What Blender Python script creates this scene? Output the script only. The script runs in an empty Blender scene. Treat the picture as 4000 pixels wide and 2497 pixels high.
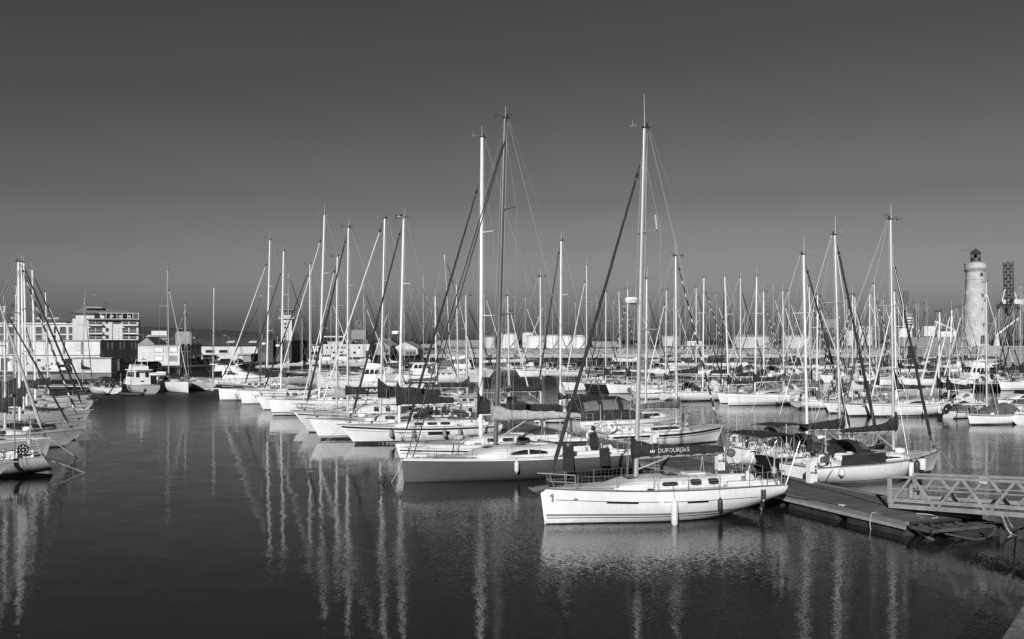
import bpy, math, random
from mathutils import Vector, Matrix
random.seed(7)
R = math.radians
F, CX, HZ, H = 3848.0, 2000.0, 1328.0, 7.5      # lens, centre, horizon and eye height measured from the photograph
SC = bpy.context.scene
COL = SC.collection

def wp(u, v, z=0.0):
    Y = (H - z) * F / (v - HZ)
    return Vector(((u - CX) / F * Y, Y, z))
def at(u, v, Y):
    return Vector(((u - CX) / F * Y, Y, H - (v - HZ) / F * Y))

# ------------------------------------------------------------------ materials (the photograph is black and white: all greys)
MATS = {}
def pm(name, g, rough=0.5, metal=0.0, var=0.12, scale=4.0, bump=0.0, bscale=40.0, stretch=(1, 1, 1), spec=0.5, coat=0.0):
    if name in MATS: return MATS[name]
    m = bpy.data.materials.new(name); m.use_nodes = True
    nt = m.node_tree; b = nt.nodes['Principled BSDF']
    b.inputs['Roughness'].default_value = rough
    b.inputs['Metallic'].default_value = metal
    b.inputs['Specular IOR Level'].default_value = spec
    b.inputs['Coat Weight'].default_value = coat
    tc = nt.nodes.new('ShaderNodeTexCoord'); mp = nt.nodes.new('ShaderNodeMapping')
    mp.inputs['Scale'].default_value = stretch
    nt.links.new(tc.outputs['Object'], mp.inputs['Vector'])
    n = nt.nodes.new('ShaderNodeTexNoise'); n.inputs['Scale'].default_value = scale; n.inputs['Detail'].default_value = 5
    nt.links.new(mp.outputs['Vector'], n.inputs['Vector'])
    r = nt.nodes.new('ShaderNodeMapRange')
    r.inputs['From Min'].default_value = 0.3; r.inputs['From Max'].default_value = 0.7
    r.inputs['To Min'].default_value = g * (1 - var); r.inputs['To Max'].default_value = min(1, g * (1 + var))
    nt.links.new(n.outputs['Fac'], r.inputs['Value'])
    nt.links.new(r.outputs['Result'], b.inputs['Base Color'])
    if bump:
        n2 = nt.nodes.new('ShaderNodeTexNoise'); n2.inputs['Scale'].default_value = bscale; n2.inputs['Detail'].default_value = 4
        nt.links.new(mp.outputs['Vector'], n2.inputs['Vector'])
        bp = nt.nodes.new('ShaderNodeBump'); bp.inputs['Strength'].default_value = bump; bp.inputs['Distance'].default_value = 0.05 if name.startswith('canvas') else 0.02
        nt.links.new(n2.outputs['Fac'], bp.inputs['Height']); nt.links.new(bp.outputs['Normal'], b.inputs['Normal'])
    MATS[name] = m
    return m

def brick_mat(name, g1, g2, gm, scale, bw, bh, mortar=0.02, vec='Object', bump=0.5, rough=0.85, offs=0.5):
    m = bpy.data.materials.new(name); m.use_nodes = True
    nt = m.node_tree; b = nt.nodes['Principled BSDF']; b.inputs['Roughness'].default_value = rough
    tc = nt.nodes.new('ShaderNodeTexCoord')
    br = nt.nodes.new('ShaderNodeTexBrick')
    br.inputs['Color1'].default_value = (g1, g1, g1, 1); br.inputs['Color2'].default_value = (g2, g2, g2, 1)
    br.inputs['Mortar'].default_value = (gm, gm, gm, 1); br.inputs['Scale'].default_value = scale
    br.inputs['Mortar Size'].default_value = mortar; br.inputs['Brick Width'].default_value = bw; br.inputs['Row Height'].default_value = bh
    br.offset = offs
    if vec == 'XZ':
        s = nt.nodes.new('ShaderNodeSeparateXYZ'); c = nt.nodes.new('ShaderNodeCombineXYZ')
        nt.links.new(tc.outputs['Object'], s.inputs[0]); nt.links.new(s.outputs['X'], c.inputs['X']); nt.links.new(s.outputs['Z'], c.inputs['Y'])
        nt.links.new(c.outputs[0], br.inputs['Vector'])
    else:
        nt.links.new(tc.outputs[vec], br.inputs['Vector'])
    n = nt.nodes.new('ShaderNodeTexNoise'); n.inputs['Scale'].default_value = 0.35; n.inputs['Detail'].default_value = 8
    nt.links.new(tc.outputs['Object'], n.inputs['Vector'])
    r = nt.nodes.new('ShaderNodeMapRange'); r.inputs['From Min'].default_value = 0.3; r.inputs['From Max'].default_value = 0.7
    r.inputs['To Min'].default_value = 0.72; r.inputs['To Max'].default_value = 1.12
    nt.links.new(n.outputs['Fac'], r.inputs['Value'])
    mx = nt.nodes.new('ShaderNodeMix'); mx.data_type = 'RGBA'; mx.blend_type = 'MULTIPLY'; mx.inputs[0].default_value = 1
    nt.links.new(br.outputs['Color'], mx.inputs[6]); nt.links.new(r.outputs['Result'], mx.inputs[7])
    nt.links.new(mx.outputs[2], b.inputs['Base Color'])
    bp = nt.nodes.new('ShaderNodeBump'); bp.inputs['Strength'].default_value = bump; bp.inputs['Distance'].default_value = 0.03; bp.invert = True
    nt.links.new(br.outputs['Fac'], bp.inputs['Height']); nt.links.new(bp.outputs['Normal'], b.inputs['Normal'])
    return m

def gelcoat(name, g, rough, dirt, bump=.03):
    """hull paint: faint fairing waves, run-off streaks down the topsides, scum just above the waterline"""
    m = pm(name, g, rough, var=0.05, scale=1.3, bump=bump, bscale=2.5, coat=0.25); nt = m.node_tree; b = nt.nodes['Principled BSDF']
    tc = nt.nodes['Texture Coordinate']; old = b.inputs['Base Color'].links[0].from_socket
    mp = nt.nodes.new('ShaderNodeMapping'); mp.inputs['Scale'].default_value = (5, 5, .25); nt.links.new(tc.outputs['Object'], mp.inputs['Vector'])
    n = nt.nodes.new('ShaderNodeTexNoise'); n.inputs['Scale'].default_value = 1.6; n.inputs['Detail'].default_value = 6; nt.links.new(mp.outputs['Vector'], n.inputs['Vector'])
    st = nt.nodes.new('ShaderNodeMapRange'); st.inputs['From Min'].default_value = .50; st.inputs['From Max'].default_value = .78; st.inputs['To Min'].default_value = 1; st.inputs['To Max'].default_value = 1 - dirt
    nt.links.new(n.outputs['Fac'], st.inputs['Value'])
    sp = nt.nodes.new('ShaderNodeSeparateXYZ'); nt.links.new(tc.outputs['Object'], sp.inputs[0])
    n2 = nt.nodes.new('ShaderNodeTexNoise'); n2.inputs['Scale'].default_value = 3.0; n2.inputs['Detail'].default_value = 5; nt.links.new(tc.outputs['Object'], n2.inputs['Vector'])
    ad = nt.nodes.new('ShaderNodeMath'); ad.operation = 'MULTIPLY_ADD'; ad.inputs[1].default_value = .5; nt.links.new(n2.outputs['Fac'], ad.inputs[0]); nt.links.new(sp.outputs['Z'], ad.inputs[2])
    sc = nt.nodes.new('ShaderNodeMapRange'); sc.inputs['From Min'].default_value = .25; sc.inputs['From Max'].default_value = .50; sc.inputs['To Min'].default_value = 1 - 2.2 * dirt; sc.inputs['To Max'].default_value = 1
    nt.links.new(ad.outputs[0], sc.inputs['Value'])
    m1 = nt.nodes.new('ShaderNodeMath'); m1.operation = 'MULTIPLY'; nt.links.new(old, m1.inputs[0]); nt.links.new(st.outputs[0], m1.inputs[1])
    m2 = nt.nodes.new('ShaderNodeMath'); m2.operation = 'MULTIPLY'; nt.links.new(m1.outputs[0], m2.inputs[0]); nt.links.new(sc.outputs[0], m2.inputs[1])
    nt.links.new(m2.outputs[0], b.inputs['Base Color']); return m
WHITE = gelcoat('gelcoat_white', 0.82, 0.22, .10)
CREAM = gelcoat('gelcoat_cream', 0.60, 0.3, .16)
OLDWHITE = gelcoat('gelcoat_old_white', 0.48, 0.4, .22)
GREYHULL = gelcoat('gelcoat_grey', 0.10, 0.3, .08)
DARKHULL = pm('gelcoat_dark', 0.022, 0.25, var=0.1, coat=0.3)
DECKW = pm('deck_white', 0.72, 0.55, var=0.06, scale=3, bump=0.05)
DECKG = pm('deck_grey', 0.46, 0.6, var=0.1, scale=3, bump=0.08)
TEAK = brick_mat('teak_deck', 0.22, 0.27, 0.05, 1.0, 3.0, 0.06, 0.006, bump=0.1)
ALU = pm('mast_aluminium', 0.58, 0.36, 0.35, var=0.05, scale=2)
ALUF = pm('mast_dull_aluminium', 0.33, 0.45, 0.2, var=0.06)
ALUG = pm('mast_grey_aluminium', 0.36, 0.42, 0.15, var=0.06)
ALUD = pm('mast_grey_anodised', 0.10, 0.4, 0.0, var=0.05)
ALUW = pm('mast_white_paint', 0.78, 0.35, 0.0, var=0.04)
WOODM = pm('mast_varnished_wood', 0.09, 0.35, var=0.2, scale=8)
STEEL = pm('stainless_steel', 0.42, 0.38, 0.7, var=0.05)
WIRE = pm('rigging_wire', 0.34, 0.4, 0.5, var=0.1)
WIRED = pm('rigging_wire_dark', 0.10, 0.5, 0.2, var=0.1)
ROPE = pm('rope_pale', 0.45, 0.9, var=0.2, scale=30, bump=0.4, bscale=90)
ROPED = pm('rope_dark', 0.06, 0.9, var=0.2, scale=30)
CANVD = pm('canvas_dark', 0.024, 0.85, var=0.4, scale=1.6, bump=0.8, bscale=5, stretch=(1, 1, 2.2))
CANVM = pm('canvas_mid_grey', 0.11, 0.85, var=0.3, scale=1.6, bump=0.8, bscale=5)
CANVP = pm('canvas_pale', 0.42, 0.85, var=0.18, scale=2.0, bump=0.9, bscale=4, stretch=(1, 1, 2))
CANVW = pm('canvas_white', 0.66, 0.85, var=0.10, scale=2.5, bump=0.4, bscale=6)
GLASS = pm('window_dark_glass', 0.02, 0.08, var=0.1)
CLEARV = pm('canopy_vinyl', 0.16, 0.2, var=0.3, scale=1.5)
RUBBER = pm('rubber_dark', 0.03, 0.6, var=0.2)
FENW = pm('fender_white', 0.68, 0.45, var=0.14, scale=5)
FEND = pm('fender_dark', 0.035, 0.45, var=0.2, scale=5)
FENG = pm('fender_grey', 0.25, 0.5, var=0.2, scale=5)
BLACKP = pm('black_paint', 0.025, 0.4, var=0.1)
GREYP = pm('grey_paint', 0.22, 0.5, var=0.1)
WHITEP = pm('white_paint', 0.78, 0.5, var=0.05)
BOOT = pm('antifouling_dark', 0.03, 0.7, var=0.25, scale=3)
WOODTRIM = pm('wood_trim', 0.14, 0.5, var=0.25, scale=6, stretch=(1, 8, 8))

# ------------------------------------------------------------------ mesh builder
class MB:
    def __init__(s): s.v = []; s.f = []; s.m = []; s.uv = None
    def face(s, idx, mi=0): s.f.append(tuple(idx)); s.m.append(mi)
    def add(s, pts):
        k = len(s.v); s.v.extend([tuple(p) for p in pts]); return k
    def poly(s, pts, mi=0):
        k = s.add(pts); s.face(range(k, k + len(pts)), mi)
    def grid(s, rows, mi=0, closed=False, mif=None):
        n = len(rows[0]); base = [s.add(r) for r in rows]
        for i in range(len(rows) - 1):
            for j in range(n if closed else n - 1):
                j2 = (j + 1) % n
                s.face((base[i] + j, base[i + 1] + j, base[i + 1] + j2, base[i] + j2), mif(i, j) if mif else mi)
        return base
    def loft(s, rings, mi=0, caps=True, mif=None):
        base = s.grid(rings, mi, True, mif); n = len(rings[0])
        if caps:
            s.face(reversed(range(base[0], base[0] + n)), mi) ; s.face(range(base[-1], base[-1] + n), mi)
    def tube(s, pts, r, n=6, r1=None, mi=0, mif=None, caps=True, flat=1.0):
        pts = [Vector(p) for p in pts]; rings = []
        for i, p in enumerate(pts):
            t = (pts[min(i + 1, len(pts) - 1)] - pts[max(i - 1, 0)])
            if t.length < 1e-9: t = Vector((0, 0, 1))
            t.normalize()
            ref = Vector((0, 0, 1)) if abs(t.z) < 0.9 else Vector((1, 0, 0))
            a = t.cross(ref).normalized(); b = t.cross(a).normalized()
            q = i / max(1, len(pts) - 1)
            rr = r if r1 is None else r + (r1 - r) * q
            rings.append([p + a * (math.cos(2 * math.pi * k / n) * rr * flat) + b * (math.sin(2 * math.pi * k / n) * rr) for k in range(n)])
        s.loft(rings, mi, caps, mif)
    def box(s, c, d, rz=0.0, mi=0, M=None):
        c = Vector(c); hx, hy, hz = d[0] / 2, d[1] / 2, d[2] / 2
        pts = [Vector((x, y, z)) for z in (-hz, hz) for x, y in ((-hx, -hy), (hx, -hy), (hx, hy), (-hx, hy))]
        if M is None: M = Matrix.Rotation(rz, 3, 'Z')
        k = s.add([c + M @ p for p in pts])
        for q in ((3, 2, 1, 0), (4, 5, 6, 7), (0, 1, 5, 4), (1, 2, 6, 5), (2, 3, 7, 6), (3, 0, 4, 7)): s.face([k + i for i in q], mi)
    def rev(s, prof, c=(0, 0, 0), n=12, mi=0, M=None, mif=None):
        c = Vector(c); rings = []
        for r, z in prof:
            ring = [Vector((r * math.cos(2 * math.pi * k / n), r * math.sin(2 * math.pi * k / n), z)) for k in range(n)]
            rings.append([c + (M @ p if M else p) for p in ring])
        s.loft(rings, mi, True, mif)
    def ring(s, c, rad, r, M=None, n=16, k=6, mi=0):
        c = Vector(c); pts = []
        for i in range(n + 1):
            p = Vector((rad * math.cos(2 * math.pi * i / n), rad * math.sin(2 * math.pi * i / n), 0)); pts.append(c + (M @ p if M else p))
        s.tube(pts, r, k, mi=mi)
    def obj(s, name, mats, parent=None, smooth=True, sharp=38):
        me = bpy.data.meshes.new(name); me.from_pydata(s.v, [], s.f)
        if not isinstance(mats, (list, tuple)): mats = [mats]
        for m in mats: me.materials.append(m)
        if len(mats) > 1: me.polygons.foreach_set('material_index', s.m)
        if smooth:
            me.polygons.foreach_set('use_smooth', [True] * len(me.polygons))
            me.set_sharp_from_angle(angle=R(sharp))
        me.update()
        o = bpy.data.objects.new(name, me); COL.objects.link(o)
        if parent: o.parent = parent
        return o

USED = {}
def tag(o, label=None, cat=None, group=None, kind=None):
    if label:
        if label in USED: print('DUP LABEL', label)
        USED[label] = o.name; o['label'] = label
    if cat: o['category'] = cat
    if group: o['group'] = group
    if kind: o['kind'] = kind
    return o
def empty(name, loc, rz=0.0):
    o = bpy.data.objects.new(name, None); o.empty_display_size = 0.3; COL.objects.link(o)
    o.location = loc; o.rotation_euler = (0, 0, rz); return o
def lerp(a, b, t): return a + (b - a) * t
def smooth01(t):
    t = max(0, min(1, t)); return t * t * (3 - 2 * t)

def lettering(text, size, mat, parent, M, name='lettering', bold=0.0, ext=0.004, shear=0.0, align='CENTER'):
    cu = bpy.data.curves.new('txt', 'FONT'); cu.body = text; cu.size = size; cu.align_x = align; cu.align_y = 'CENTER'
    cu.extrude = ext; cu.offset = bold; cu.shear = shear; cu.resolution_u = 3
    to = bpy.data.objects.new('txt', cu); COL.objects.link(to)
    dg = bpy.context.evaluated_depsgraph_get(); dg.update()
    me = bpy.data.meshes.new_from_object(to.evaluated_get(dg)); me.name = name
    bpy.data.objects.remove(to); bpy.data.curves.remove(cu)
    me.materials.clear(); me.materials.append(mat)
    o = bpy.data.objects.new(name, me); COL.objects.link(o)
    o.parent = parent; o.matrix_local = M
    return o
def frame(origin, xdir, zdir):
    x = Vector(xdir).normalized(); z = Vector(zdir).normalized(); y = z.cross(x).normalized(); z = x.cross(y)
    M = Matrix((x, y, z)).transposed().to_4x4(); M.translation = Vector(origin); return M

# ------------------------------------------------------------------ hull shape
class Hull:
    def __init__(s, L, B, fb, ovh=0.3, rake=0.3, kz=0.2, ts=0.78, tm=0.6, ent=2.0, kd=-0.4, full=1.0):
        s.L, s.B, s.fb, s.ovh, s.rake, s.kz, s.ts, s.tm, s.ent, s.kd, s.full = L, B, fb, ovh, rake, kz, ts, tm, ent, kd, full
    def b(s, t):
        t = max(0, min(1, t))
        if t < s.tm: f = 1 - (1 - t / s.tm) ** s.ent
        else: f = 1 - (1 - s.ts) * ((t - s.tm) / (1 - s.tm)) ** 2
        return max(0.012, s.B / 2 * f)
    def h(s, t):
        a, m, c = s.fb
        if t < 0.7: return m + (a - m) * (1 - t / 0.7) ** 2
        return m + (c - m) * ((t - 0.7) / 0.3) ** 2
    def k(s, t):
        if t < 0.55: return s.kd
        return s.kd + (s.kz - s.kd) * ((t - 0.55) / 0.45) ** 1.6
    def x(s, t, z=None):
        h = s.h(t); xd = -s.ovh + (s.L + s.ovh) * t
        if z is None: return xd
        q = 1 - z / h
        return xd + s.ovh * q * (1 - t) ** 3 - s.rake * q * max(0, t) ** 10
    def pt(s, t, z, side, eps=0.0):
        k, h = s.k(t), s.h(t); q = max(0, min(1, (z - k) / (h - k)))
        u = smooth01(t / 0.5) * s.full
        g = (1 - u) * q ** 0.75 + u * (1 - (1 - q) ** 2.6) ** 0.7
        return Vector((s.x(t, z), side * (s.b(t) * g + eps), z))
    def t_at(s, x): return (x + s.ovh) / (s.L + s.ovh)
    def mesh(s, N=24, M=9):
        mb = MB(); ts = [(i / N) ** 1.25 for i in range(N + 1)]
        rows = []
        for t in ts:
            k, h = s.k(t), s.h(t); row = []
            for j in range(M + 1):
                q = j / M; row.append(s.pt(t, k + (h - k) * q, 1))
            rows.append([Vector((p.x, -p.y, p.z)) for p in reversed(row)] + row)
        mb.grid(rows)
        mb.poly(rows[-1])
        return mb
    def strip(s, mb, t0, t1, lo, hi, n=20, eps=0.006, sides=(-1, 1), below=False, mi=0):
        for sd in sides:
            a, b = [], []
            for i in range(n + 1):
                t = lerp(t0, t1, i / n); h = s.h(t)
                zl, zh = (h - lo, h - hi) if below else (lo, hi)
                zl = max(zl, s.k(t) + 0.02); zh = max(zh, s.k(t) + 0.02)
                a.append(s.pt(t, zl, sd, eps)); b.append(s.pt(t, zh, sd, eps))
            mb.grid([a, b] if sd > 0 else [b, a], mi)
    def deck(s, N=20, ck=None, cmb=0.06, wc=0.55, coam=0.22, sole=0.42):
        mb = MB(); ts = sorted(set([i / N for i in range(N + 1)] + ([ck[0] - .002, ck[0], ck[1], ck[1] + .002] if ck else [])))
        rows = []
        for t in ts:
            if t > 1: continue
            b, h, x = s.b(t) - 0.004, s.h(t), s.x(t)
            if ck and ck[0] <= t <= ck[1]:
                w = min(wc * s.B / 2, b * .78)
                prof = [(b, 0), (w + .22, .02), (w + .16, coam), (w, coam), (w - .02, -sole), (0, -sole)]
            else:
                prof = [(b, 0), (b * .8, cmb * .36), (b * .66, cmb * .56), (b * .5, cmb * .75), (b * .3, cmb * .9), (0, cmb)]
            row = [Vector((x, y, h + z)) for y, z in prof]
            rows.append(row + [Vector((p.x, -p.y, p.z)) for p in reversed(row[:-1])])
        mb.grid(rows)
        return mb

class Coach:
    """cabin trunk standing on the deck"""
    def __init__(s, hull, t0, t1, hc, wf=0.62, fr=0.45, aft=0.06):
        s.H, s.t0, s.t1, s.hc, s.wf, s.fr, s.aft = hull, t0, t1, hc, wf, fr, aft
    def ht(s, q):
        up = smooth01(q / s.fr) if q < s.fr else 1.0
        return max(0.02, s.hc * (0.12 + 0.88 * up))
    def w(s, q):
        t = lerp(s.t0, s.t1, q)
        return min(s.H.b(t) * .74, s.H.B / 2 * s.wf) * (0.55 + 0.45 * smooth01(q / .3))
    def ringpts(s, q):
        t = lerp(s.t0, s.t1, q); x = s.H.x(t); z0 = s.H.h(t) - .02; w, h = s.w(q), s.ht(q)
        half = [(w, 0), (w * .985, h * .35), (w * .95, h * .72), (w * .84, h * .94), (w * .5, h * 1.05), (0, h * 1.1)]
        row = [Vector((x + (h * .12 if q > .99 else 0), y, z0 + z)) for y, z in half]
        return row + [Vector((p.x, -p.y, p.z)) for p in reversed(row[:-1])]
    def mesh(s, N=14):
        mb = MB(); rows = [s.ringpts(i / N) for i in range(N + 1)]
        mb.grid(rows); mb.poly(list(reversed(rows[0]))); mb.poly(rows[-1]); return mb
    def side(s, q, f, sd, eps=0.008):
        t = lerp(s.t0, s.t1, q); x = s.H.x(t); z0 = s.H.h(t) - .02; w, h = s.w(q), s.ht(q)
        P_ = [(0, 1), (.35, .985), (.72, .95), (.94, .84), (1.05, .5)]
        for (fa, ya), (fb, yb) in zip(P_, P_[1:]):
            if f <= fb: y = w * lerp(ya, yb, (f - fa) / (fb - fa)); break
        return Vector((x, sd * (y + eps), z0 + h * f))
    def window(s, mb, q0, q1, f0, f1, sd, n=8, shape='rect', eps=0.008):
        cols = []
        for i in range(n + 1):
            e = i / n; q = lerp(q0, q1, e)
            if shape == 'rect':
                cut = 0.0
                if e < .06 or e > .94: cut = .16 * (f1 - f0)
                lo, hi = f0 + cut, f1 - cut
            elif shape == 'arch':
                lo = f0; hi = f0 + (f1 - f0) * max(.05, math.sin(math.pi * (.04 + .92 * (q - .46) / .43)) ** .7)
            else:                                   # tapering forwards
                lo = f0; hi = lerp(f0 + .05, f1, min(1, e * 1.8))
            cols.append([s.side(q, lerp(lo, hi, k / 6), sd, eps) for k in range(7)])
        rows = [list(r_) for r_ in zip(*cols)]
        mb.grid(rows if sd > 0 else rows[::-1])
    def top(s, q, y=0): 
        t = lerp(s.t0, s.t1, q); return Vector((s.H.x(t), y, s.H.h(t) - .02 + s.ht(q) * (1.1 - .1 * min(1, abs(y) / (s.w(q) * .5)))))
# ------------------------------------------------------------------ sailing boats
def solve_x(pos, ang, u):
    dx, dy = math.cos(ang), math.sin(ang); k = (u - CX)
    return (k * pos.y - F * pos.x) / (F * dx - k * dy)
def z_at(v, Y): return H - (v - HZ) / F * Y

class Boat: pass

def sail_cover(mb, x0, x1, z, hm, hmid, hend, th=0.13, seed=0, n=18, lean=0.0, sway=0.0):
    rnd = random.Random(seed); rings = []
    for i in range(n + 1):
        e = i / n; x = lerp(x0, x1, e)
        hh = hend + (hmid - hend) * max(0, 1 - e) ** 1.0 + (hm - hmid) * math.exp(-(e / .10) ** 1.5)
        if e > .97: hh *= .8
        t = th * (1.0 + .25 * math.exp(-(e / .12) ** 2)) * (1 - .35 * e) * (1 + rnd.uniform(-.12, .12))
        hh *= 1 + rnd.uniform(-.05, .05)
        pr = [(0, -.07), (.75, 0), (1, hh * .28), (.86, hh * .6), (.45, hh * .9), (0, hh), (-.45, hh * .9), (-.86, hh * .6), (-1, hh * .28), (-.75, 0)]
        xo = lean * math.exp(-(e / .1) ** 1.5)
        rings.append([Vector((x + xo * (zz / max(hh, .01)), y * t + rnd.uniform(-.024, .024) + sway * e, z + zz + rnd.uniform(-.026, .02) - .05 * math.sin(e * 15 + seed) ** 2 * (zz < 0))) for y, zz in pr])
    mb.loft(rings)

def sailboat(label, pos, ang, L, B=None, fb=None, ovh=None, rake=0.3, kz=0.15, ts=0.78, hull=None, deck=None, lod=1, mast=None,
             coach=(.26, .70), hc=.42, ck=(.74, .95), cover=None, covers=(.9, .45, .25), boomlen=None, boomz=1.05, genoa=None, gfrac=.9, grad=.075,
             spread=(.38, .68), stripes=(), boot=True, toerail=None, windows='rect', hood=None, bimini=None, radar=None, mastm=None, mastr=.10,
             group=None, cat='sailboat', name='sailboat', seed=0, ant=True, rail=True, lines=(), xmast=None, ztop=None, full=1.0, ent=2.0,
             bag=None, coachm=None, antl=None, gear=True, winq=None, boommat=None, tender=None, covermat2=None, kd=-.4, bimtop=True):
    rnd = random.Random(seed * 13 + 5)
    B = B or L * .31
    fb = fb or (L * .125, L * .10, L * .095)
    ovh = L * .05 if ovh is None else ovh
    hm_, dk_ = hull or WHITE, deck or DECKW
    b = Boat(); b.pos, b.ang = Vector(pos), ang
    root = empty(name, pos, ang); b.root = root
    tag(root, label, cat, group)
    Hh = Hull(L, B, fb, ovh, rake, kz, ts, full=full, ent=ent, kd=kd); b.H = Hh
    M = Matrix.Translation(b.pos) @ Matrix.Rotation(ang, 4, 'Z'); b.M = M
    b.world = lambda p: M @ Vector(p)
    N = (34, 22, 12)[lod]
    # hull, boot top, stripes
    Hh.mesh(N, (11, 8, 6)[lod]).obj('hull', hm_, root, sharp=50)
    if boot:
        mb = MB(); Hh.strip(mb, .004, .93, -.06, boot if boot is not True else .09, n=N, eps=.008); mb.obj('boot_stripe', BOOT, root)
    for s in stripes:
        mb = MB(); Hh.strip(mb, s[0], s[1], s[2], s[3], n=24, eps=.009, below=(len(s) > 4 and s[4] == 'sheer'))
        mb.obj('hull_stripe', s[5] if len(s) > 5 else BLACKP, root)
    dko = Hh.deck((20, 16, 10)[lod], ck if ck and lod < 2 else None).obj('deck', dk_, root, sharp=30)
    if toerail or lod < 2:
        mb = MB()
        for sd in (-1, 1):
            mb.tube([Vector((Hh.x(t), sd * (Hh.b(t) - .01), Hh.h(t) + .025)) for t in [i / 16 for i in range(17)]], .035, 4)
        mb.obj('toe_rail', toerail or ALU, root)
    # cabin
    C = None
    if coach:
        C = Coach(Hh, coach[0], coach[1], hc); b.C = C
        co = C.mesh((18, 14, 8)[lod]).obj('coachroof', coachm or (dk_ if lod else hm_), root, sharp=35)
        wl = {'rect': [(.42, .55), (.60, .73), (.78, .92)], 'long': [(.38, .9)], 'taper': [(.36, .92)], 'arch': [(.49, .66), (.675, .86)], 'ports': [(.40, .46), (.54, .60), (.68, .74), (.82, .88)], None: []}[windows]
        f0, f1 = (.34, .80) if lod == 0 else (.3, .85)
        for q0, q1 in wl:
            for sd in (-1, 1):
                mb = MB(); C.window(mb, q0, q1, f0, f1, sd, shape=windows if windows in ('arch', 'taper') else 'rect')
                mb.obj('window', GLASS, co)
        if lod < 2:
            for q in (.34, .66):
                p = C.top(q); mb = MB(); mb.box(p + Vector((0, 0, .02)), (.52, .52, .05)); mb.obj('hatch', GLASS, co)
            mb = MB()
            for sd in (-1, 1):
                pts = [C.top(q, sd * C.w(q) * .72) + Vector((0, 0, .05 + (.05 if 0 < i < 4 else -.05))) for i, q in enumerate((.5, .52, .66, .8, .82))]
                mb.tube(pts, .018, 5)
            mb.obj('handrail', STEEL, co)
            mb = MB(); p = C.top(.86); mb.box(p + Vector((0, 0, .03)), (.8, .66, .06)); mb.obj('sliding_hatch', DECKW, co)
    # mast
    if mast is not None:
        um, ut, vt = mast
        xm = solve_x(b.pos, ang, um); xt = solve_x(b.pos, ang, ut)
        Yt = b.pos.y + xt * math.sin(ang); zt = z_at(vt, Yt)
    else:
        xm = xmast if xmast is not None else L * .40; zt = ztop or L * 1.35; xt = xm + zt * .012
    tm = Hh.t_at(xm)
    zb = Hh.h(min(1, max(0, tm))) + (0.0 if not coach or not (coach[0] < tm < coach[1]) else C.ht((tm - coach[0]) / (coach[1] - coach[0])) * 1.05)
    b.xm, b.zt, b.xt, b.zb = xm, zt, xt, zb
    def mp(e, y=0.0, dx=0.0): return Vector((lerp(xm, xt, e) + dx, y, lerp(zb, zt, e)))
    mm = mastm or ((ALUW if rnd.random() < .3 else ALU) if lod < 2 else (ALU if rnd.random() < .2 else ALUF))
    mb = MB(); bend = (rnd.random() - .3) * .05; mb.tube([mp(0), mp(.25, 0, -bend * .7), mp(.5, 0, -bend), mp(.8, 0, -bend * .5), mp(1)], mastr * 1.0, 10 if lod < 2 else 7, mastr * .72, flat=.72)
    mo = mb.obj('mast', mm, root)
    for e in spread:
        bw = Hh.B / 2 * lerp(.75, .55, e)
        for sd in (-1, 1):
            mb = MB(); mb.tube([mp(e), mp(e, sd * bw, .28 * bw)], .04 if lod < 2 else .05, 5, .025); mb.obj('spreader', mm, mo)
    if ant:
        p = mp(1); kk = rnd.random(); va = rnd.uniform(.25, .6)
        if lod == 0 or rnd.random() < .6: mb = MB(); mb.tube([p + Vector((.03, .05, -.05)), p + Vector((.03 + rnd.uniform(-.05, .05), .05, antl or .55 + rnd.random() * .8))], .011 if lod < 2 else .014, 4, .005); mb.obj('antenna', WHITEP, mo)
    if ant and (lod == 0 or kk < .62):
        mb = MB(); mb.tube([p + Vector((0, 0, .02)), p + Vector((-.55, 0, .16))], .011, 4)
        mb.tube([p + Vector((-.55, 0, .06)), p + Vector((-.55, 0, .32))], .014, 4)
        for a in (0, 2.1, 4.2): mb.rev([(.0, -.05), (.045, -.02), (.045, .02), (0, .05)], p + Vector((-.55 + .1 * math.cos(a), .1 * math.sin(a), .04)), 5)
        if lod == 0 or kk < .3:
            mb.tube([p + Vector((.0, 0, .0)), p + Vector((.30, 0, .02)), p + Vector((.30, 0, .22))], .010, 4); mb.tube([p + Vector((.16, 0, .2)), p + Vector((.5, 0, .25))], .010, 4)
        mb.obj('wind_vane', BLACKP if kk < .4 else GREYP, mo)
    if ant:
        mb = MB(); mb.box(p + Vector((.06, 0, .02)), (.34, .13, .06)); mb.obj('masthead', BLACKP if rnd.random() < .5 else ALU, mo)
        if lod < 2 or rnd.random() < .4:
            mb = MB(); mb.tube([p + Vector((.1, -.03, .03)), p + Vector((.1, -.03, .2))], .05, 7); mb.obj('masthead_light', BLACKP, mo)
    # standing rigging
    wr = .008 if lod == 0 else (.011 if lod == 1 else .014)
    bch = Hh.b(min(1, max(.05, Hh.t_at(xm + .25)))) - .08; hch = Hh.h(min(1, max(0, tm)))
    for sd in (-1, 1):
        mb = MB(); pts = [Vector((xm + .25, sd * bch, hch))]
        for e in spread: 
            bw = Hh.B / 2 * lerp(.75, .55, e); pts.append(mp(e, sd * bw, .28 * bw))
        pts.append(mp(.96 if gfrac > .95 else gfrac + .02)); mb.tube(pts, wr, 4); mb.obj('shroud', WIRE, root)
        if lod < 2 and spread:
            mb = MB(); mb.tube([Vector((xm + .25, sd * (bch - .05), hch)), mp(spread[0])], wr, 4); mb.obj('lower_shroud', WIRE, root)
    tack = Vector((-ovh * .55 + .25, 0, Hh.h(0) + .1)); hd = mp(gfrac, 0, -.12)
    b.tack = tack
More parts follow.
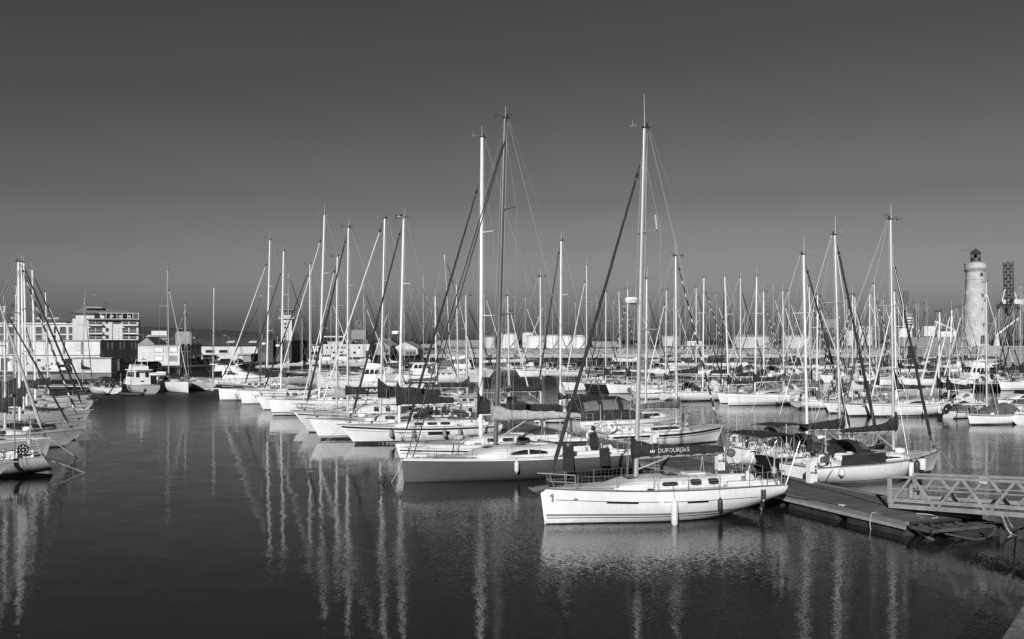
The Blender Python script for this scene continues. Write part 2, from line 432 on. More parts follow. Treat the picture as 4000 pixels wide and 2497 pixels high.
    if genoa:
        g0, g1 = genoa if isinstance(genoa, tuple) else (genoa, None)
        mb = MB(); mb.tube([tack, hd], wr, 4); mb.obj('forestay', WIRE, root)
        n = 46 if lod < 2 else 30; pts = []; rr = grad
        for i in range(n + 1):
            e = i / n; q = lerp(.045, .94, e)
            pts.append(tack.lerp(hd, q) + Vector((rnd.uniform(-.008, .008), rnd.uniform(-.008, .008), 0)))
        rings = []; ax = (hd - tack).normalized(); a = ax.cross(Vector((0, 1, 0))).normalized(); c = ax.cross(a)
        ns = 8
        for i, p in enumerate(pts):
            e = i / n; r_ = rr * (1.1 - .55 * e) * (1 + rnd.uniform(-.06, .06))
            if e < .03: r_ *= .45
            rings.append([p + (a * math.cos(2 * math.pi * k / ns) + c * math.sin(2 * math.pi * k / ns)) * r_ for k in range(ns)])
        mb = MB(); per = 4 if lod < 2 else 5
        mb.loft(rings, mif=(lambda i, j: 1 if ((i * 2 + j) % (per * 2)) < 2 else 0) if g1 else None)
        mb.obj('furled_headsail', [g0, g1] if g1 else g0, root)
        mb = MB(); mb.rev([(.05, -.08), (.13, -.07), (.13, -.04), (.05, -.03), (.05, .05), (.13, .06), (.13, .08)], tack + Vector((0, 0, .12)), 10); mb.obj('furling_drum', BLACKP, root)
        if lod < 2:
            mb = MB(); mb.tube([tack.lerp(hd, .945), tack.lerp(hd, .96)], .07, 7); mb.tube([tack.lerp(hd, .96), tack.lerp(hd, .99)], .022, 5); mb.obj('furling_swivel', BLACKP, root)
    else:
        mb = MB(); mb.tube([tack, hd], wr, 4); mb.obj('forestay', WIRE, root)
    xst = Hh.x(.99); zst = Hh.h(1)
    mb = MB()
    if lod == 0: mb.tube([mp(1, 0, .25), Vector((lerp(xt, xst, .82), 0, lerp(zt, zst, .82)))], wr, 4); [mb.tube([Vector((lerp(xt, xst, .82), 0, lerp(zt, zst, .82))), Vector((xst, sd * Hh.b(1) * .8, zst))], wr, 4) for sd in (-1, 1)]
    else: mb.tube([mp(1, 0, .2), Vector((xst, 0, zst))], wr, 4)
    mb.obj('backstay', WIRE, root)
    if lod < 2:
        mb = MB()
        for k in range(3): mb.tube([mp(.05, (k - 1) * .12, .16), mp(.985 - .04 * k, (k - 1) * .04, .12)], .006, 4)
        mb.tube([mp(0.0, .2, -.3), mp(.9, .02, -.1)], .006, 4)
        mb.obj('halyard', ROPE, root)
    # boom
    if cover is not None or bag:
        bl = boomlen or min((Hh.x(1) - xm) * .92, L * .42); bz = zb + boomz; b.bz = bz; b.bl = bl
        ex = mp(0).x + .12
        mb = MB(); mb.tube([Vector((ex, 0, bz)), Vector((ex + bl, 0, bz + .06))], .085 if lod < 2 else .09, 8, .07); bo = mb.obj('boom', boommat or mm, root)
        b.boom = bo
        mb = MB(); sail_cover(mb, ex - .30, ex + bl * .96, bz + .07, covers[0], covers[1], covers[2], seed=seed, n=26 if lod == 0 else 14, th=.15)
        sc_ = mb.obj('sail_cover', cover, root, sharp=60)
        mb = MB(); mb.tube([Vector((ex + bl, 0, bz + .1)), mp(.99, 0, .2)], wr * .8, 4); mb.obj('topping_lift', ROPE, root)
        if lod < 2:
            mb = MB(); mb.tube([Vector((ex + bl * .32, 0, bz - .05)), mp(.02, 0, .08)], .032, 6); mb.obj('boom_vang', ALU, root)
            mb = MB()
            for dx in (-.12, .12): mb.tube([Vector((ex + bl * .72, 0, bz - .05)), Vector((ex + bl * .72 + dx, 0, Hh.h(.8) + .3))], .012, 4)
            mb.obj('mainsheet', ROPE, root)
            mb = MB()
            for k in range(5):
                xx = ex + bl * (.12 + .19 * k); hh_ = covers[1] * (1 - .19 * k) + covers[2] * .19 * k
                mb.ring((xx, 0, bz + hh_ * .45), hh_ * .62, .012, Matrix.Rotation(R(90), 3, 'Y'), 12, 4)
            mb.obj('sail_tie', ROPE if cover in (CANVP, CANVW) else BLACKP, sc_)
    if rail and lod == 2:
        for sd in (-1, 1):
            mb = MB(); mb.tube([Vector((Hh.x(t), sd * (Hh.b(t) - .06), Hh.h(t) + .6)) for t in [.02 + .96 * i / 8 for i in range(9)]], .016, 3)
            for t in (.03, .2, .4, .6, .8, .95): mb.tube([Vector((Hh.x(t), sd * (Hh.b(t) - .06), Hh.h(t))), Vector((Hh.x(t), sd * (Hh.b(t) - .06), Hh.h(t) + .6))], .02, 3)
            mb.obj('guard_rail', STEEL, root)
        if rnd.random() < .6:
            mb = MB(); mb.box((Hh.x(.9), rnd.uniform(-.6, .6), Hh.h(.9) + .55), (rnd.uniform(.4, .9), rnd.uniform(.3, .8), rnd.uniform(.3, .7))); mb.obj('cockpit_locker', rnd.choice((CANVD, CANVM, WHITEP, CANVP)), root)
        if rnd.random() < .5:
            mb = MB(); mb.ring((Hh.x(.96), rnd.choice((-1, 1)) * Hh.b(.95), Hh.h(.96) + .45), .26, .08, Matrix.Rotation(R(90), 3, 'X'), 12, 5); mb.obj('lifebuoy', rnd.choice((WHITEP, CANVP, CANVD)), root)
    # guard rails
    if rail and lod < 2:
        hgt = .62; posts = []; ts_ = [.13 + .82 * i / 6 for i in range(7)] if lod == 0 else [.16 + .78 * i / 4 for i in range(5)]
        for sd in (-1, 1):
            for t in ts_:
                p = Vector((Hh.x(t), sd * (Hh.b(t) - .07), Hh.h(t)))
                mb = MB(); mb.tube([p, p + Vector((0, 0, hgt))], .014 if lod == 0 else .018, 5); mb.obj('stanchion', STEEL, root)
            for q in (.5, 1):
                mb = MB(); mb.tube([Vector((Hh.x(t), sd * (Hh.b(t) - .07), Hh.h(t) + hgt * q - .02)) for t in [.02 + .96 * i / 12 for i in range(13)]], .005 if lod == 0 else .008, 4)
                mb.obj('guard_wire', WIRE, root)
        mb = MB(); r_ = .017 if lod == 0 else .022
        p0 = Vector((Hh.x(.0) - .12, 0, Hh.h(0) + hgt + .03)); side = []
        for sd in (-1, 1):
            p1 = Vector((Hh.x(.12), sd * (Hh.b(.12) - .07), Hh.h(.12) + hgt)); pm_ = Vector((Hh.x(.03), sd * .22, Hh.h(.02) + hgt + .02)); side.append((p1, pm_))
            mb.tube([p1, p1 + Vector((.03, 0, -hgt))], r_, 5); mb.tube([pm_, Vector((Hh.x(.05), sd * (Hh.b(.05) - .05), Hh.h(.04)))], r_, 5)
            mb.tube([p1 + Vector((0, 0, -.3)), pm_ + Vector((0, 0, -.3))], r_ * .8, 5)
        mb.tube([side[0][0], side[0][1], p0, side[1][1], side[1][0]], r_, 5); mb.obj('pulpit', STEEL, root)
        mb = MB(); up = []
        for sd in (-1, 1):
            a1 = Vector((Hh.x(.90), sd * (Hh.b(.90) - .07), Hh.h(.9))); a2 = Vector((Hh.x(.99), sd * (Hh.b(.99) - .1), Hh.h(1))); a3 = Vector((Hh.x(.99), sd * .35, Hh.h(1)))
            v_ = Vector((0, 0, hgt))
            for a_ in (a1, a2, a3): mb.tube([a_, a_ + v_], r_, 5)
            mb.tube([a1 + v_, a2 + v_, a3 + v_], r_, 5); mb.tube([a1 + v_ * .5, a2 + v_ * .5, a3 + v_ * .5], r_ * .8, 5)
            mb.obj('pushpit', STEEL, root); mb = MB()
        # bow roller and anchor
        mb = MB(); x0 = Hh.x(0); z0 = Hh.h(0)
        mb.box((x0 + .05, 0, z0 + .05), (.6, .12, .06)); mb.obj('bow_roller', STEEL, root)
        # deck gear
        rr_ = rnd.random()
        if rr_ < .75 and gear:
            mb = MB(); sd = rnd.choice((-1, 1)); pz = Vector((Hh.x(.955), sd * (Hh.b(.955) - .02), Hh.h(.95) + .42)); mb.ring(pz, .24, .07, Matrix.Rotation(R(90), 3, 'X'), 16, 7); mb.obj('lifebuoy', WHITEP if rr_ < .45 else CANVP, root)
        if rnd.random() < .6 and gear:
            mb = MB(); sd = rnd.choice((-1, 1)); outboard(mb, Vector((Hh.x(.985), sd * (Hh.b(.98) - .3), Hh.h(1) + .62)), Matrix.Rotation(R(5), 3, 'Y'), .55); mb.obj('stowed_outboard', rnd.choice((CANVD, BLACKP, FENG)), root)
        if rnd.random() < .7 and coach and gear:
            mb = MB(); pq = C.top(.2); mb.rev([(0, 0), (.30, .02), (.34, .14), (.30, .26), (0, .3)], pq + Vector((-.2, 0, 0)), 12); mb.obj('liferaft', rnd.choice((WHITEP, CANVM, CANVP)), root)
        if rnd.random() < .7:
            mb = MB(); sd = rnd.choice((-1, 1)); p_ = Vector((Hh.x(.93), sd * (Hh.b(.93) - .05), Hh.h(.93) + .4)); mb.tube([p_, p_ + Vector((.05, 0, 1.5))], .03, 5); mb.rev([(0, 0), (.11, .05), (.11, .3), (0, .36)], p_ + Vector((0, 0, .1)), 8); mb.obj('danbuoy', CANVP, root)
        for k in range(5):
            mb = MB(); t_ = rnd.uniform(.3, .9); sd = rnd.choice((-1, 1)); pc = Vector((Hh.x(t_), sd * (Hh.b(t_) - .22), Hh.h(t_) + .07)); mb.ring(pc, rnd.uniform(.1, .2), .03, None, 10, 4)
            mb.obj('rope_coil', ROPE if rnd.random() < .5 else ROPED, root)
        mb = MB()
        for sd in (-1, 1): mb.tube([Vector((Hh.x(t_), sd * (Hh.b(t_) * .62), Hh.h(t_) + .09)) for t_ in (.12, .3, .5, .68, .8)], .014, 4)
        mb.obj('jib_sheet', ROPED if rnd.random() < .5 else ROPE, root)
        # cockpit
        if ck:
            mb = MB(); xw = Hh.x(lerp(ck[0], ck[1], .72)); zw = Hh.h(.9) + .35
            mb.ring((xw, 0, zw), .42, .02, Matrix.Rotation(R(90), 3, 'Y'), 18, 5)
            for a in range(3): mb.tube([Vector((xw, .41 * math.cos(a * R(60)), zw + .41 * math.sin(a * R(60)))), Vector((xw, -.41 * math.cos(a * R(60)), zw - .41 * math.sin(a * R(60))))], .012, 4)
            mb.obj('steering_wheel', STEEL, root)
            mb = MB(); mb.tube([Vector((xw - .14, 0, Hh.h(.9) - .4)), Vector((xw - .14, 0, zw + .12))], .09, 7, .07); mb.obj('steering_pedestal', WHITEP, root)
            for sd in (-1, 1):
                for t in (lerp(ck[0], ck[1], .3), lerp(ck[0], ck[1], .62)):
                    mb = MB(); mb.rev([(.09, 0), (.075, .06), (.06, .12), (.085, .16), (.085, .2)], (Hh.x(t), sd * (min(.55 * B / 2, Hh.b(t) * .78) + .1), Hh.h(t) + .21), 9); mb.obj('winch', STEEL, root)
    # spray hood
    if hood and coach:
        t1 = coach[1]; x1 = Hh.x(t1); w = C.w(.9) * 1.02; z0 = Hh.h(t1) + C.ht(.95) * .55
        rings = []
        for dx, hh, ww in ((-1.25, .28, .80), (-.95, .52, .88), (-.55, .86, .95), (.0, .98, 1.0), (.45, .96, 1.02)):
            rings.append([Vector((x1 + dx, w * ww * math.cos(R(180) * k / 12), z0 + hh * math.sin(R(180) * k / 12) ** .62)) for k in range(13)])
        mb = MB(); mb.grid(rings); mb.grid([list(reversed(r_)) for r_ in [[p + (Vector((0, 0, -.02))) for p in ring_] for ring_ in rings]])
        ho = mb.obj('spray_hood', hood, root, sharp=60)
        if lod < 2:
            for sd in (0, 1):
                mb = MB(); rows = []
                for i in (1.15, 2.0, 2.9):
                    a, c = int(i), i - int(i); row = []
                    for kk in ((1.6, 2.6, 3.6) if sd == 0 else (8.4, 9.4, 10.4)):
                        k0, kf = int(kk), kk - int(kk)
                        f = lambda ri: rings[ri][k0].lerp(rings[ri][k0 + 1], kf)
                        p = f(a).lerp(f(min(a + 1, 4)), c); row.append(p + Vector((0, (1 if sd == 0 else -1) * .012, .012)))
                    rows.append(row)
                mb.grid(rows); mb.obj('hood_window', CLEARV, ho)
    if bimini:
        xa, xb_, zt_, w = Hh.x(bimini[0]), Hh.x(bimini[1]), Hh.h(.9) + bimini[2], Hh.b(.85) - .12
        xmid = (xa + xb_) / 2
        for i, (x0, x1) in enumerate(((xmid - .2, xa), (xmid, xmid), (xmid + .2, xb_))):
            mb = MB(); zz = Hh.h(.9); z2 = zt_ + (.06 if i == 1 else 0)
            mb.tube([Vector((x0, -w, zz)), Vector((lerp(x0, x1, .9), -w, lerp(zz, z2, .9))), Vector((x1, -w * .86, z2)), Vector((x1, w * .86, z2)), Vector((lerp(x0, x1, .9), w, lerp(zz, z2, .9))), Vector((x0, w, zz))], .018, 6); mb.obj('bimini_hoop', STEEL, root)
        if bimtop:
            mb = MB(); rows = []
            for x_, zz in ((xa, 0), (xmid, .08), (xb_, 0)): rows.append([Vector((x_, w * .9 * c, zt_ + zz + .03 - .03 * c * c)) for c in (-1, -.5, 0, .5, 1)])
            mb.grid(rows); mb.grid([[p - Vector((0, 0, .03)) for p in reversed(r_)] for r_ in rows]); mb.obj('bimini_canvas', bimini[3], root)
    if radar:
        e = radar if isinstance(radar, float) else .45
        p = mp(e, 0, -.42); mb = MB(); mb.rev([(.0, -.12), (.26, -.11), (.29, -.04), (.29, .05), (.24, .12), (0, .13)], p, 14); ro = mb.obj('radar_dome', WHITEP, mo)
        mb = MB(); mb.box(p + Vector((.2, 0, -.15)), (.46, .12, .05)); mb.obj('radar_bracket', ALU, mo); b.radar = p; b.rado = ro
    if bag:                                                   # bunched sail hanging at the mast foot
        mb = MB(); rnd2 = random.Random(seed + 3); rings = []
        for i in range(9):
            e = i / 8; rr = .34 * (1 - .55 * e) * (1 + rnd2.uniform(-.18, .18)); c = mp(0, 0, .15) + Vector((.1 + .45 * (1 - e) ** 2, 0, boomz - .6 + 1.9 * e))
            rings.append([c + Vector((math.cos(k * R(36)) * rr * (1 + rnd2.uniform(-.2, .2)), math.sin(k * R(36)) * rr * .6, rnd2.uniform(-.04, .04))) for k in range(10)])
        mb.loft(rings); mb.obj('loose_sail', bag, root, sharp=60)
    for (dx, dy, rr, mt) in lines:                            # bow lines running down into the water
        mb = MB(); a_ = Vector((-ovh + .15, .12, Hh.h(0) + .02)); mb.tube([a_, Vector((-ovh - dx, dy, -.15))], rr, 5); mb.obj('mooring_line', mt, root)
    return b

def fender(b, t, side, label, mat=FENW, ln=.62, r=.115, drop=.25, tip=None, group=None, ropel=None, zoff=0.0):
    """hangs on its own rope from the guard rail, just outside the hull"""
    Hh = b.H; zt = Hh.h(t) - drop; zc = zt - ln / 2
    y = max(Hh.pt(t, max(.02, z_), 1).y for z_ in (zt, zc, zt - ln)) + r + .015
    p = b.world((Hh.x(t, zc), side * y, zt - ln))
    o = empty('fender', p, b.ang); tag(o, label, 'fender', group or 'fenders hanging on the moored boats')
    mb = MB(); q = ln
    mb.rev([(r * .15, -.05), (r * .3, -.03), (r * .42, .01), (r * .9, .10 * q), (r, .2 * q), (r, .8 * q), (r * .9, .9 * q), (r * .42, q - .01), (r * .3, q + .03), (r * .15, q + .05)], n=14,
           mif=(lambda i, j: 1 if (i in (0, 1, 2) or i >= 6) else 0))
    mb.obj('fender_body', [mat, tip or (mat if mat is not FENW else FENW)], o)
    up = (ropel or (drop + .42)); dy = -side * (y - (Hh.b(t) - .07))
    mb = MB(); mb.tube([Vector((0, 0, ln + .04)), Vector((0, dy, ln + up))] if drop < .1 else [Vector((0, 0, ln + .04)), Vector((0, dy * .25, ln + drop * .8)), Vector((0, dy, ln + up))], .009, 5); mb.obj('fender_rope', ROPED, o)
    return o
# ------------------------------------------------------------------ camera, light, sky
cam = bpy.data.cameras.new('camera'); co = bpy.data.objects.new('camera', cam); COL.objects.link(co)
co.location = (0, 0, H); co.rotation_euler = (R(90), 0, 0)
cam.sensor_width = 36; cam.lens = 36 * F / 4000; cam.shift_y = (HZ - 1248.5) / 4000
cam.clip_start = 0.5; cam.clip_end = 40000
SC.camera = co
SUN_AZ, SUN_EL = 13, 20           # degrees left of straight behind the camera, degrees up
sd = Vector((-math.sin(R(SUN_AZ)) * math.cos(R(SUN_EL)), -math.cos(R(SUN_AZ)) * math.cos(R(SUN_EL)), math.sin(R(SUN_EL))))
sl = bpy.data.lights.new('sun', 'SUN'); sl.energy = 4.4; sl.angle = R(0.5); sl.color = (1, 1, 1)
so = bpy.data.objects.new('sun', sl); COL.objects.link(so); so.rotation_euler = sd.to_track_quat('Z', 'Y').to_euler(); so.location = (-30, -40, 60)
w = bpy.data.worlds.new('World'); SC.world = w; w.use_nodes = True
nt = w.node_tree; bg = nt.nodes['Background']
sky = nt.nodes.new('ShaderNodeTexSky'); sky.sky_type = 'NISHITA'; sky.sun_disc = False
sky.sun_elevation = R(SUN_EL); sky.sun_rotation = R(180 + SUN_AZ); sky.altitude = 0; sky.air_density = 1.0; sky.dust_density = 1.2
bw = nt.nodes.new('ShaderNodeRGBToBW'); nt.links.new(sky.outputs[0], bw.inputs[0])
tc = nt.nodes.new('ShaderNodeTexCoord'); sp = nt.nodes.new('ShaderNodeSeparateXYZ'); nt.links.new(tc.outputs['Generated'], sp.inputs[0])
rp = nt.nodes.new('ShaderNodeValToRGB'); rp.color_ramp.interpolation = 'B_SPLINE'
SKY = [(0.0, .38), (.035, .46), (.08, .66), (.13, .74), (.20, .57), (.28, .42), (.36, .34), (1.0, .20)]
while len(rp.color_ramp.elements) < len(SKY): rp.color_ramp.elements.new(.5)
for e, (p, g) in zip(rp.color_ramp.elements, SKY): e.position = p; e.color = (g, g, g, 1)
nt.links.new(sp.outputs['Z'], rp.inputs[0])
mu = nt.nodes.new('ShaderNodeMath'); mu.operation = 'MULTIPLY'; nt.links.new(bw.outputs[0], mu.inputs[0]); nt.links.new(rp.outputs[0], mu.inputs[1])
rp2 = nt.nodes.new('ShaderNodeValToRGB'); COR = [(0.0, .92), (.0356, .99), (.055, .95), (.09, .74), (.141, .567), (.237, .645), (.32, .73), (1.0, .73)]
while len(rp2.color_ramp.elements) < len(COR): rp2.color_ramp.elements.new(.5)
for e, (p, g) in zip(rp2.color_ramp.elements, COR): e.position = p; e.color = (g, g, g, 1)
nt.links.new(sp.outputs['Z'], rp2.inputs[0])
m2_ = nt.nodes.new('ShaderNodeMath'); m2_.operation = 'MULTIPLY'; nt.links.new(mu.outputs[0], m2_.inputs[0]); nt.links.new(rp2.outputs[0], m2_.inputs[1])
az = nt.nodes.new('ShaderNodeMath'); az.operation = 'MULTIPLY_ADD'; az.inputs[1].default_value = .17; az.inputs[2].default_value = 1; nt.links.new(sp.outputs['X'], az.inputs[0])
nz = nt.nodes.new('ShaderNodeTexNoise'); nz.inputs['Scale'].default_value = 2.2; nz.inputs['Detail'].default_value = 4; mpz = nt.nodes.new('ShaderNodeMapping'); mpz.inputs['Scale'].default_value = (1, 1, 7); mpz.inputs['Rotation'].default_value = (0, .12, 0)
nt.links.new(tc.outputs['Generated'], mpz.inputs['Vector']); nt.links.new(mpz.outputs['Vector'], nz.inputs['Vector'])
nm = nt.nodes.new('ShaderNodeMapRange'); nm.inputs['From Min'].default_value = .3; nm.inputs['From Max'].default_value = .7; nm.inputs['To Min'].default_value = .965; nm.inputs['To Max'].default_value = 1.035; nt.links.new(nz.outputs['Fac'], nm.inputs['Value'])
m3_ = nt.nodes.new('ShaderNodeMath'); m3_.operation = 'MULTIPLY'; nt.links.new(m2_.outputs[0], m3_.inputs[0]); nt.links.new(az.outputs[0], m3_.inputs[1])
mu = nt.nodes.new('ShaderNodeMath'); mu.operation = 'MULTIPLY'; nt.links.new(m3_.outputs[0], mu.inputs[0]); nt.links.new(nm.outputs[0], mu.inputs[1])
nt.links.new(mu.outputs[0], bg.inputs['Color']); bg.inputs['Strength'].default_value = 0.07
SC.view_settings.view_transform = 'Standard'; SC.view_settings.look = 'None'; SC.view_settings.exposure = 0; SC.view_settings.gamma = 1
SC.cycles.max_bounces = 6; SC.cycles.glossy_bounces = 3; SC.cycles.diffuse_bounces = 2; SC.cycles.caustics_reflective = False; SC.cycles.caustics_refractive = False
SC.cycles.sample_clamp_indirect = 6

# ------------------------------------------------------------------ water
m = bpy.data.materials.new('harbour_water'); m.use_nodes = True; nt = m.node_tree; b = nt.nodes['Principled BSDF']
b.inputs['Base Color'].default_value = (.018, .018, .018, 1); b.inputs['IOR'].default_value = 1.333
tc = nt.nodes.new('ShaderNodeTexCoord')
def noise(scale, stretch, detail=3, rot=0):
    mp = nt.nodes.new('ShaderNodeMapping'); mp.inputs['Scale'].default_value = stretch; mp.inputs['Rotation'].default_value = (0, 0, R(rot))
    nt.links.new(tc.outputs['Object'], mp.inputs['Vector'])
    n = nt.nodes.new('ShaderNodeTexNoise'); n.inputs['Scale'].default_value = scale; n.inputs['Detail'].default_value = detail
    nt.links.new(mp.outputs['Vector'], n.inputs['Vector']); return n.outputs['Fac']
def mth(op, a, c):
    n = nt.nodes.new('ShaderNodeMath'); n.operation = op
    for i, q in enumerate((a, c)):
        if isinstance(q, (int, float)): n.inputs[i].default_value = q
        else: nt.links.new(q, n.inputs[i])
    return n.outputs[0]
def slope(scale, stretch, amp, rot, detail=2):
    """random surface tilt: independent x and y slopes taken from the noise colour"""
    mp = nt.nodes.new('ShaderNodeMapping'); mp.inputs['Scale'].default_value = stretch; mp.inputs['Rotation'].default_value = (0, 0, R(rot))
    nt.links.new(tc.outputs['Object'], mp.inputs['Vector'])
    n = nt.nodes.new('ShaderNodeTexNoise'); n.inputs['Scale'].default_value = scale; n.inputs['Detail'].default_value = detail
    nt.links.new(mp.outputs['Vector'], n.inputs['Vector'])
    a = nt.nodes.new('ShaderNodeVectorMath'); a.operation = 'SUBTRACT'; a.inputs[1].default_value = (.5, .5, .5); nt.links.new(n.outputs['Color'], a.inputs[0])
    c = nt.nodes.new('ShaderNodeVectorMath'); c.operation = 'MULTIPLY'; c.inputs[1].default_value = (amp, amp, 0); nt.links.new(a.outputs[0], c.inputs[0]); return c.outputs[0]
def vm(op, a, c, scalar=False):
    n = nt.nodes.new('ShaderNodeVectorMath'); n.operation = op; nt.links.new(a, n.inputs[0])
    if op == 'SCALE': nt.links.new(c, n.inputs['Scale'])
    elif isinstance(c, tuple): n.inputs[1].default_value = c
    elif c is not None: nt.links.new(c, n.inputs[1])
    return n.outputs[0]
pr = nt.nodes.new('ShaderNodeMapRange'); pr.inputs['From Min'].default_value = .40; pr.inputs['From Max'].default_value = .62; pr.inputs['To Min'].default_value = .35; pr.inputs['To Max'].default_value = 1.5
nt.links.new(noise(.045, (1, 1.6, 1), 3, 30), pr.inputs['Value'])
sy = nt.nodes.new('ShaderNodeSeparateXYZ'); nt.links.new(tc.outputs['Object'], sy.inputs[0])
wd = nt.nodes.new('ShaderNodeMapRange'); wd.interpolation_type = 'SMOOTHSTEP'; wd.inputs['From Min'].default_value = 82; wd.inputs['From Max'].default_value = 215; wd.inputs['To Min'].default_value = 0; wd.inputs['To Max'].default_value = 1
nt.links.new(mth('SUBTRACT', sy.outputs['Y'], mth('MULTIPLY', sy.outputs['X'], .9)), wd.inputs['Value'])      # the open basin beyond the moorings is wind-ruffled
rg = nt.nodes.new('ShaderNodeMapRange'); rg.inputs['To Min'].default_value = .02; rg.inputs['To Max'].default_value = .66; nt.links.new(wd.outputs[0], rg.inputs['Value']); nt.links.new(rg.outputs[0], b.inputs['Roughness'])
wt = mth('ADD', mth('MULTIPLY', wd.outputs[0], -.4), 1.0)
lee = nt.nodes.new('ShaderNodeMapRange'); lee.interpolation_type = 'SMOOTHSTEP'; lee.inputs['From Min'].default_value = -9; lee.inputs['From Max'].default_value = 7; lee.inputs['To Min'].default_value = .38; lee.inputs['To Max'].default_value = 1.0   # sheltered water to the left
nt.links.new(mth('ADD', sy.outputs['X'], mth('MULTIPLY', noise(.09, (1, 1.4, 1), 3, 0), 10)), lee.inputs['Value'])
fine = vm('ADD', slope(8.5, (1, 1.7, 1), .18, 25), slope(24.0, (1, 1.4, 1), .14, -20))
tilt = vm('ADD', vm('SCALE', vm('SCALE', vm('SCALE', fine, pr.outputs[0]), wt), lee.outputs[0]), slope(.6, (1, 1.3, 1), .035, 10))
nrm = vm('NORMALIZE', vm('ADD', tilt, (0, 0, 1)), None)
nt.links.new(nrm, b.inputs['Normal'])
mb = MB(); mb.grid([[(-9000, -60, 0), (9000, -60, 0)], [(-9000, 16000, 0), (9000, 16000, 0)]][::-1]); wo = mb.obj('water', m, smooth=False); tag(wo, kind='structure')
if wo.data.polygons[0].normal.z < 0: wo.data.flip_normals()

# ------------------------------------------------------------------ land
CONC = pm('quay_concrete', .30, .85, var=.25, scale=.6, bump=.4, bscale=6)
CONCL = pm('quay_concrete_pale', .36, .85, var=.18, scale=.25, bump=.3, bscale=5, stretch=(1, 1, 3))
ASPH = pm('asphalt', .06, .9, var=.25, scale=.4)
GROUND = pm('dock_ground', .17, .9, var=.3, scale=.12, bump=.3)
RUBBLE = pm('rubble_stone', .33, .95, var=.5, scale=.9, bump=1.0, bscale=3)
def prism(name, pts, z0, z1, mat, parent=None):
    mb = MB(); mb.poly([(x, y, z1) for x, y in pts]); n = len(pts)
    for i in range(n):
        a, c = pts[i], pts[(i + 1) % n]; mb.poly([(a[0], a[1], z0), (c[0], c[1], z0), (c[0], c[1], z1), (a[0], a[1], z1)])
    import bmesh
    o = mb.obj(name, mat, parent, smooth=False); bm = bmesh.new(); bm.from_mesh(o.data); bmesh.ops.remove_doubles(bm, verts=bm.verts, dist=.001); bmesh.ops.recalc_face_normals(bm, faces=bm.faces); bm.to_mesh(o.data); bm.free(); return o
def XY(u, v, z=0): p = wp(u, v, z); return (p.x, p.y)
edge = [XY(u, v) for u, v in ((-700, 1496), (200, 1484), (435, 1478), (540, 1463), (740, 1450), (1000, 1435), (1137, 1423), (1300, 1411), (1460, 1404), (1520, 1398))]
tag(prism('quay', edge + [(-40, 560), (-520, 560), (-520, 160)], -2, 1.0, [CONC][0]), kind='structure')
apron = [(x * .9955, y + 1.6) for x, y in edge]
tag(prism('quay_road', apron + [(-42, 555), (-515, 555), (-515, 165)], .9, 1.012, ASPH), kind='structure')
fy = 418.0
tag(prism('breakwater_quay', [(-52, fy), (190, fy - 2), (260, fy + 120), (260, 900), (-45, 900)], -2, 1.45, CONCL), kind='structure')
# rubble bank, a rough slope behind the pale quay wall
mb = MB(); rows = []; rnd = random.Random(4)
for j in range(7):
    e = j / 6; rows.append([(lerp(-30, 182, i / 150) + rnd.uniform(-.5, .5), fy + 6 + 9 * e + rnd.uniform(-.4, .4), 1.3 + 2.3 * e ** .8 + rnd.uniform(-.45, .35)) for i in range(151)])
mb.grid(list(reversed(rows))); tag(mb.obj('rubble_bank', RUBBLE, smooth=False), kind='stuff')
tag(prism('dock_land', [(-30, fy + 14.6), (186, fy + 14.6), (255, 560), (255, 890), (-30, 890)], 1, 3.3, GROUND), kind='structure')
# hills
mb = MB(); D = 5200.0; prof = [(-900, 1290), (-400, 1284), (0, 1278), (300, 1272), (546, 1276), (640, 1279), (760, 1284), (850, 1288), (930, 1293), (1000, 1299), (1080, 1306), (1180, 1307), (1260, 1301), (1310, 1297), (1370, 1300), (1440, 1309), (1520, 1318), (1640, 1324), (1800, 1329)]
rows = [[], [], []]; rnd = random.Random(2)
for i in range(len(prof) - 1):
    for k in range(5):
        e = k / 5; u = lerp(prof[i][0], prof[i + 1][0], e); v = lerp(prof[i][1], prof[i + 1][1], e) + rnd.uniform(-.7, .7)
        p = at(u, v, D); q = at(u, 1328 + 1, D - 700); q.z = -3
        rows[0].append(q); rows[1].append(Vector(((p.x + q.x) / 2, D - 400, p.z * .55 + rnd.uniform(-4, 4)))); rows[2].append(p)
mb.grid(list(reversed(rows))); tag(mb.obj('hills', pm('hill_scrub', .055, .95, var=.35, scale=.01, bump=.5, bscale=.05)), kind='structure')
# stone corner of the quay the photographer stands on
tag(prism('near_quay', [(-3.48, -.1), (9.0, 18.1), (13.52, 24.6), (26, 27), (60, 27), (60, -30), (-24, -30)], -2, 2.0, pm('near_quay_stone', .17, .95, var=.6, scale=3.5, bump=1.0, bscale=14)), kind='structure')

# ------------------------------------------------------------------ buildings
PLAST = pm('plaster_white', .54, .85, var=.08, scale=.25)
PLASTO = pm('plaster_weathered', .60, .9, var=.16, scale=.35, bump=.3, bscale=2)
PLASTG = pm('plaster_grey', .26, .9, var=.12, scale=.3)
DARKW = pm('cladding_dark', .05, .8, var=.2, scale=.3)  # dark doors; on the tower sheds it is wall shade put into the colour
ROOFT = brick_mat('roof_tiles', .15, .20, .08, 1, 1.2, .35, .04, bump=.4)
ROOFG = pm('roof_dark_sheet', .085, .7, var=.2, scale=.2)
ROOFP = pm('roof_pale_sheet', .5, .6, var=.1, scale=.2)
PEEL = pm('peeled_plaster', .16, .95, var=.3, scale=1)
SHUT = pm('roller_shutter', .70, .6, var=.05)
TRIMG = pm('window_surround', .33, .8, var=.1)

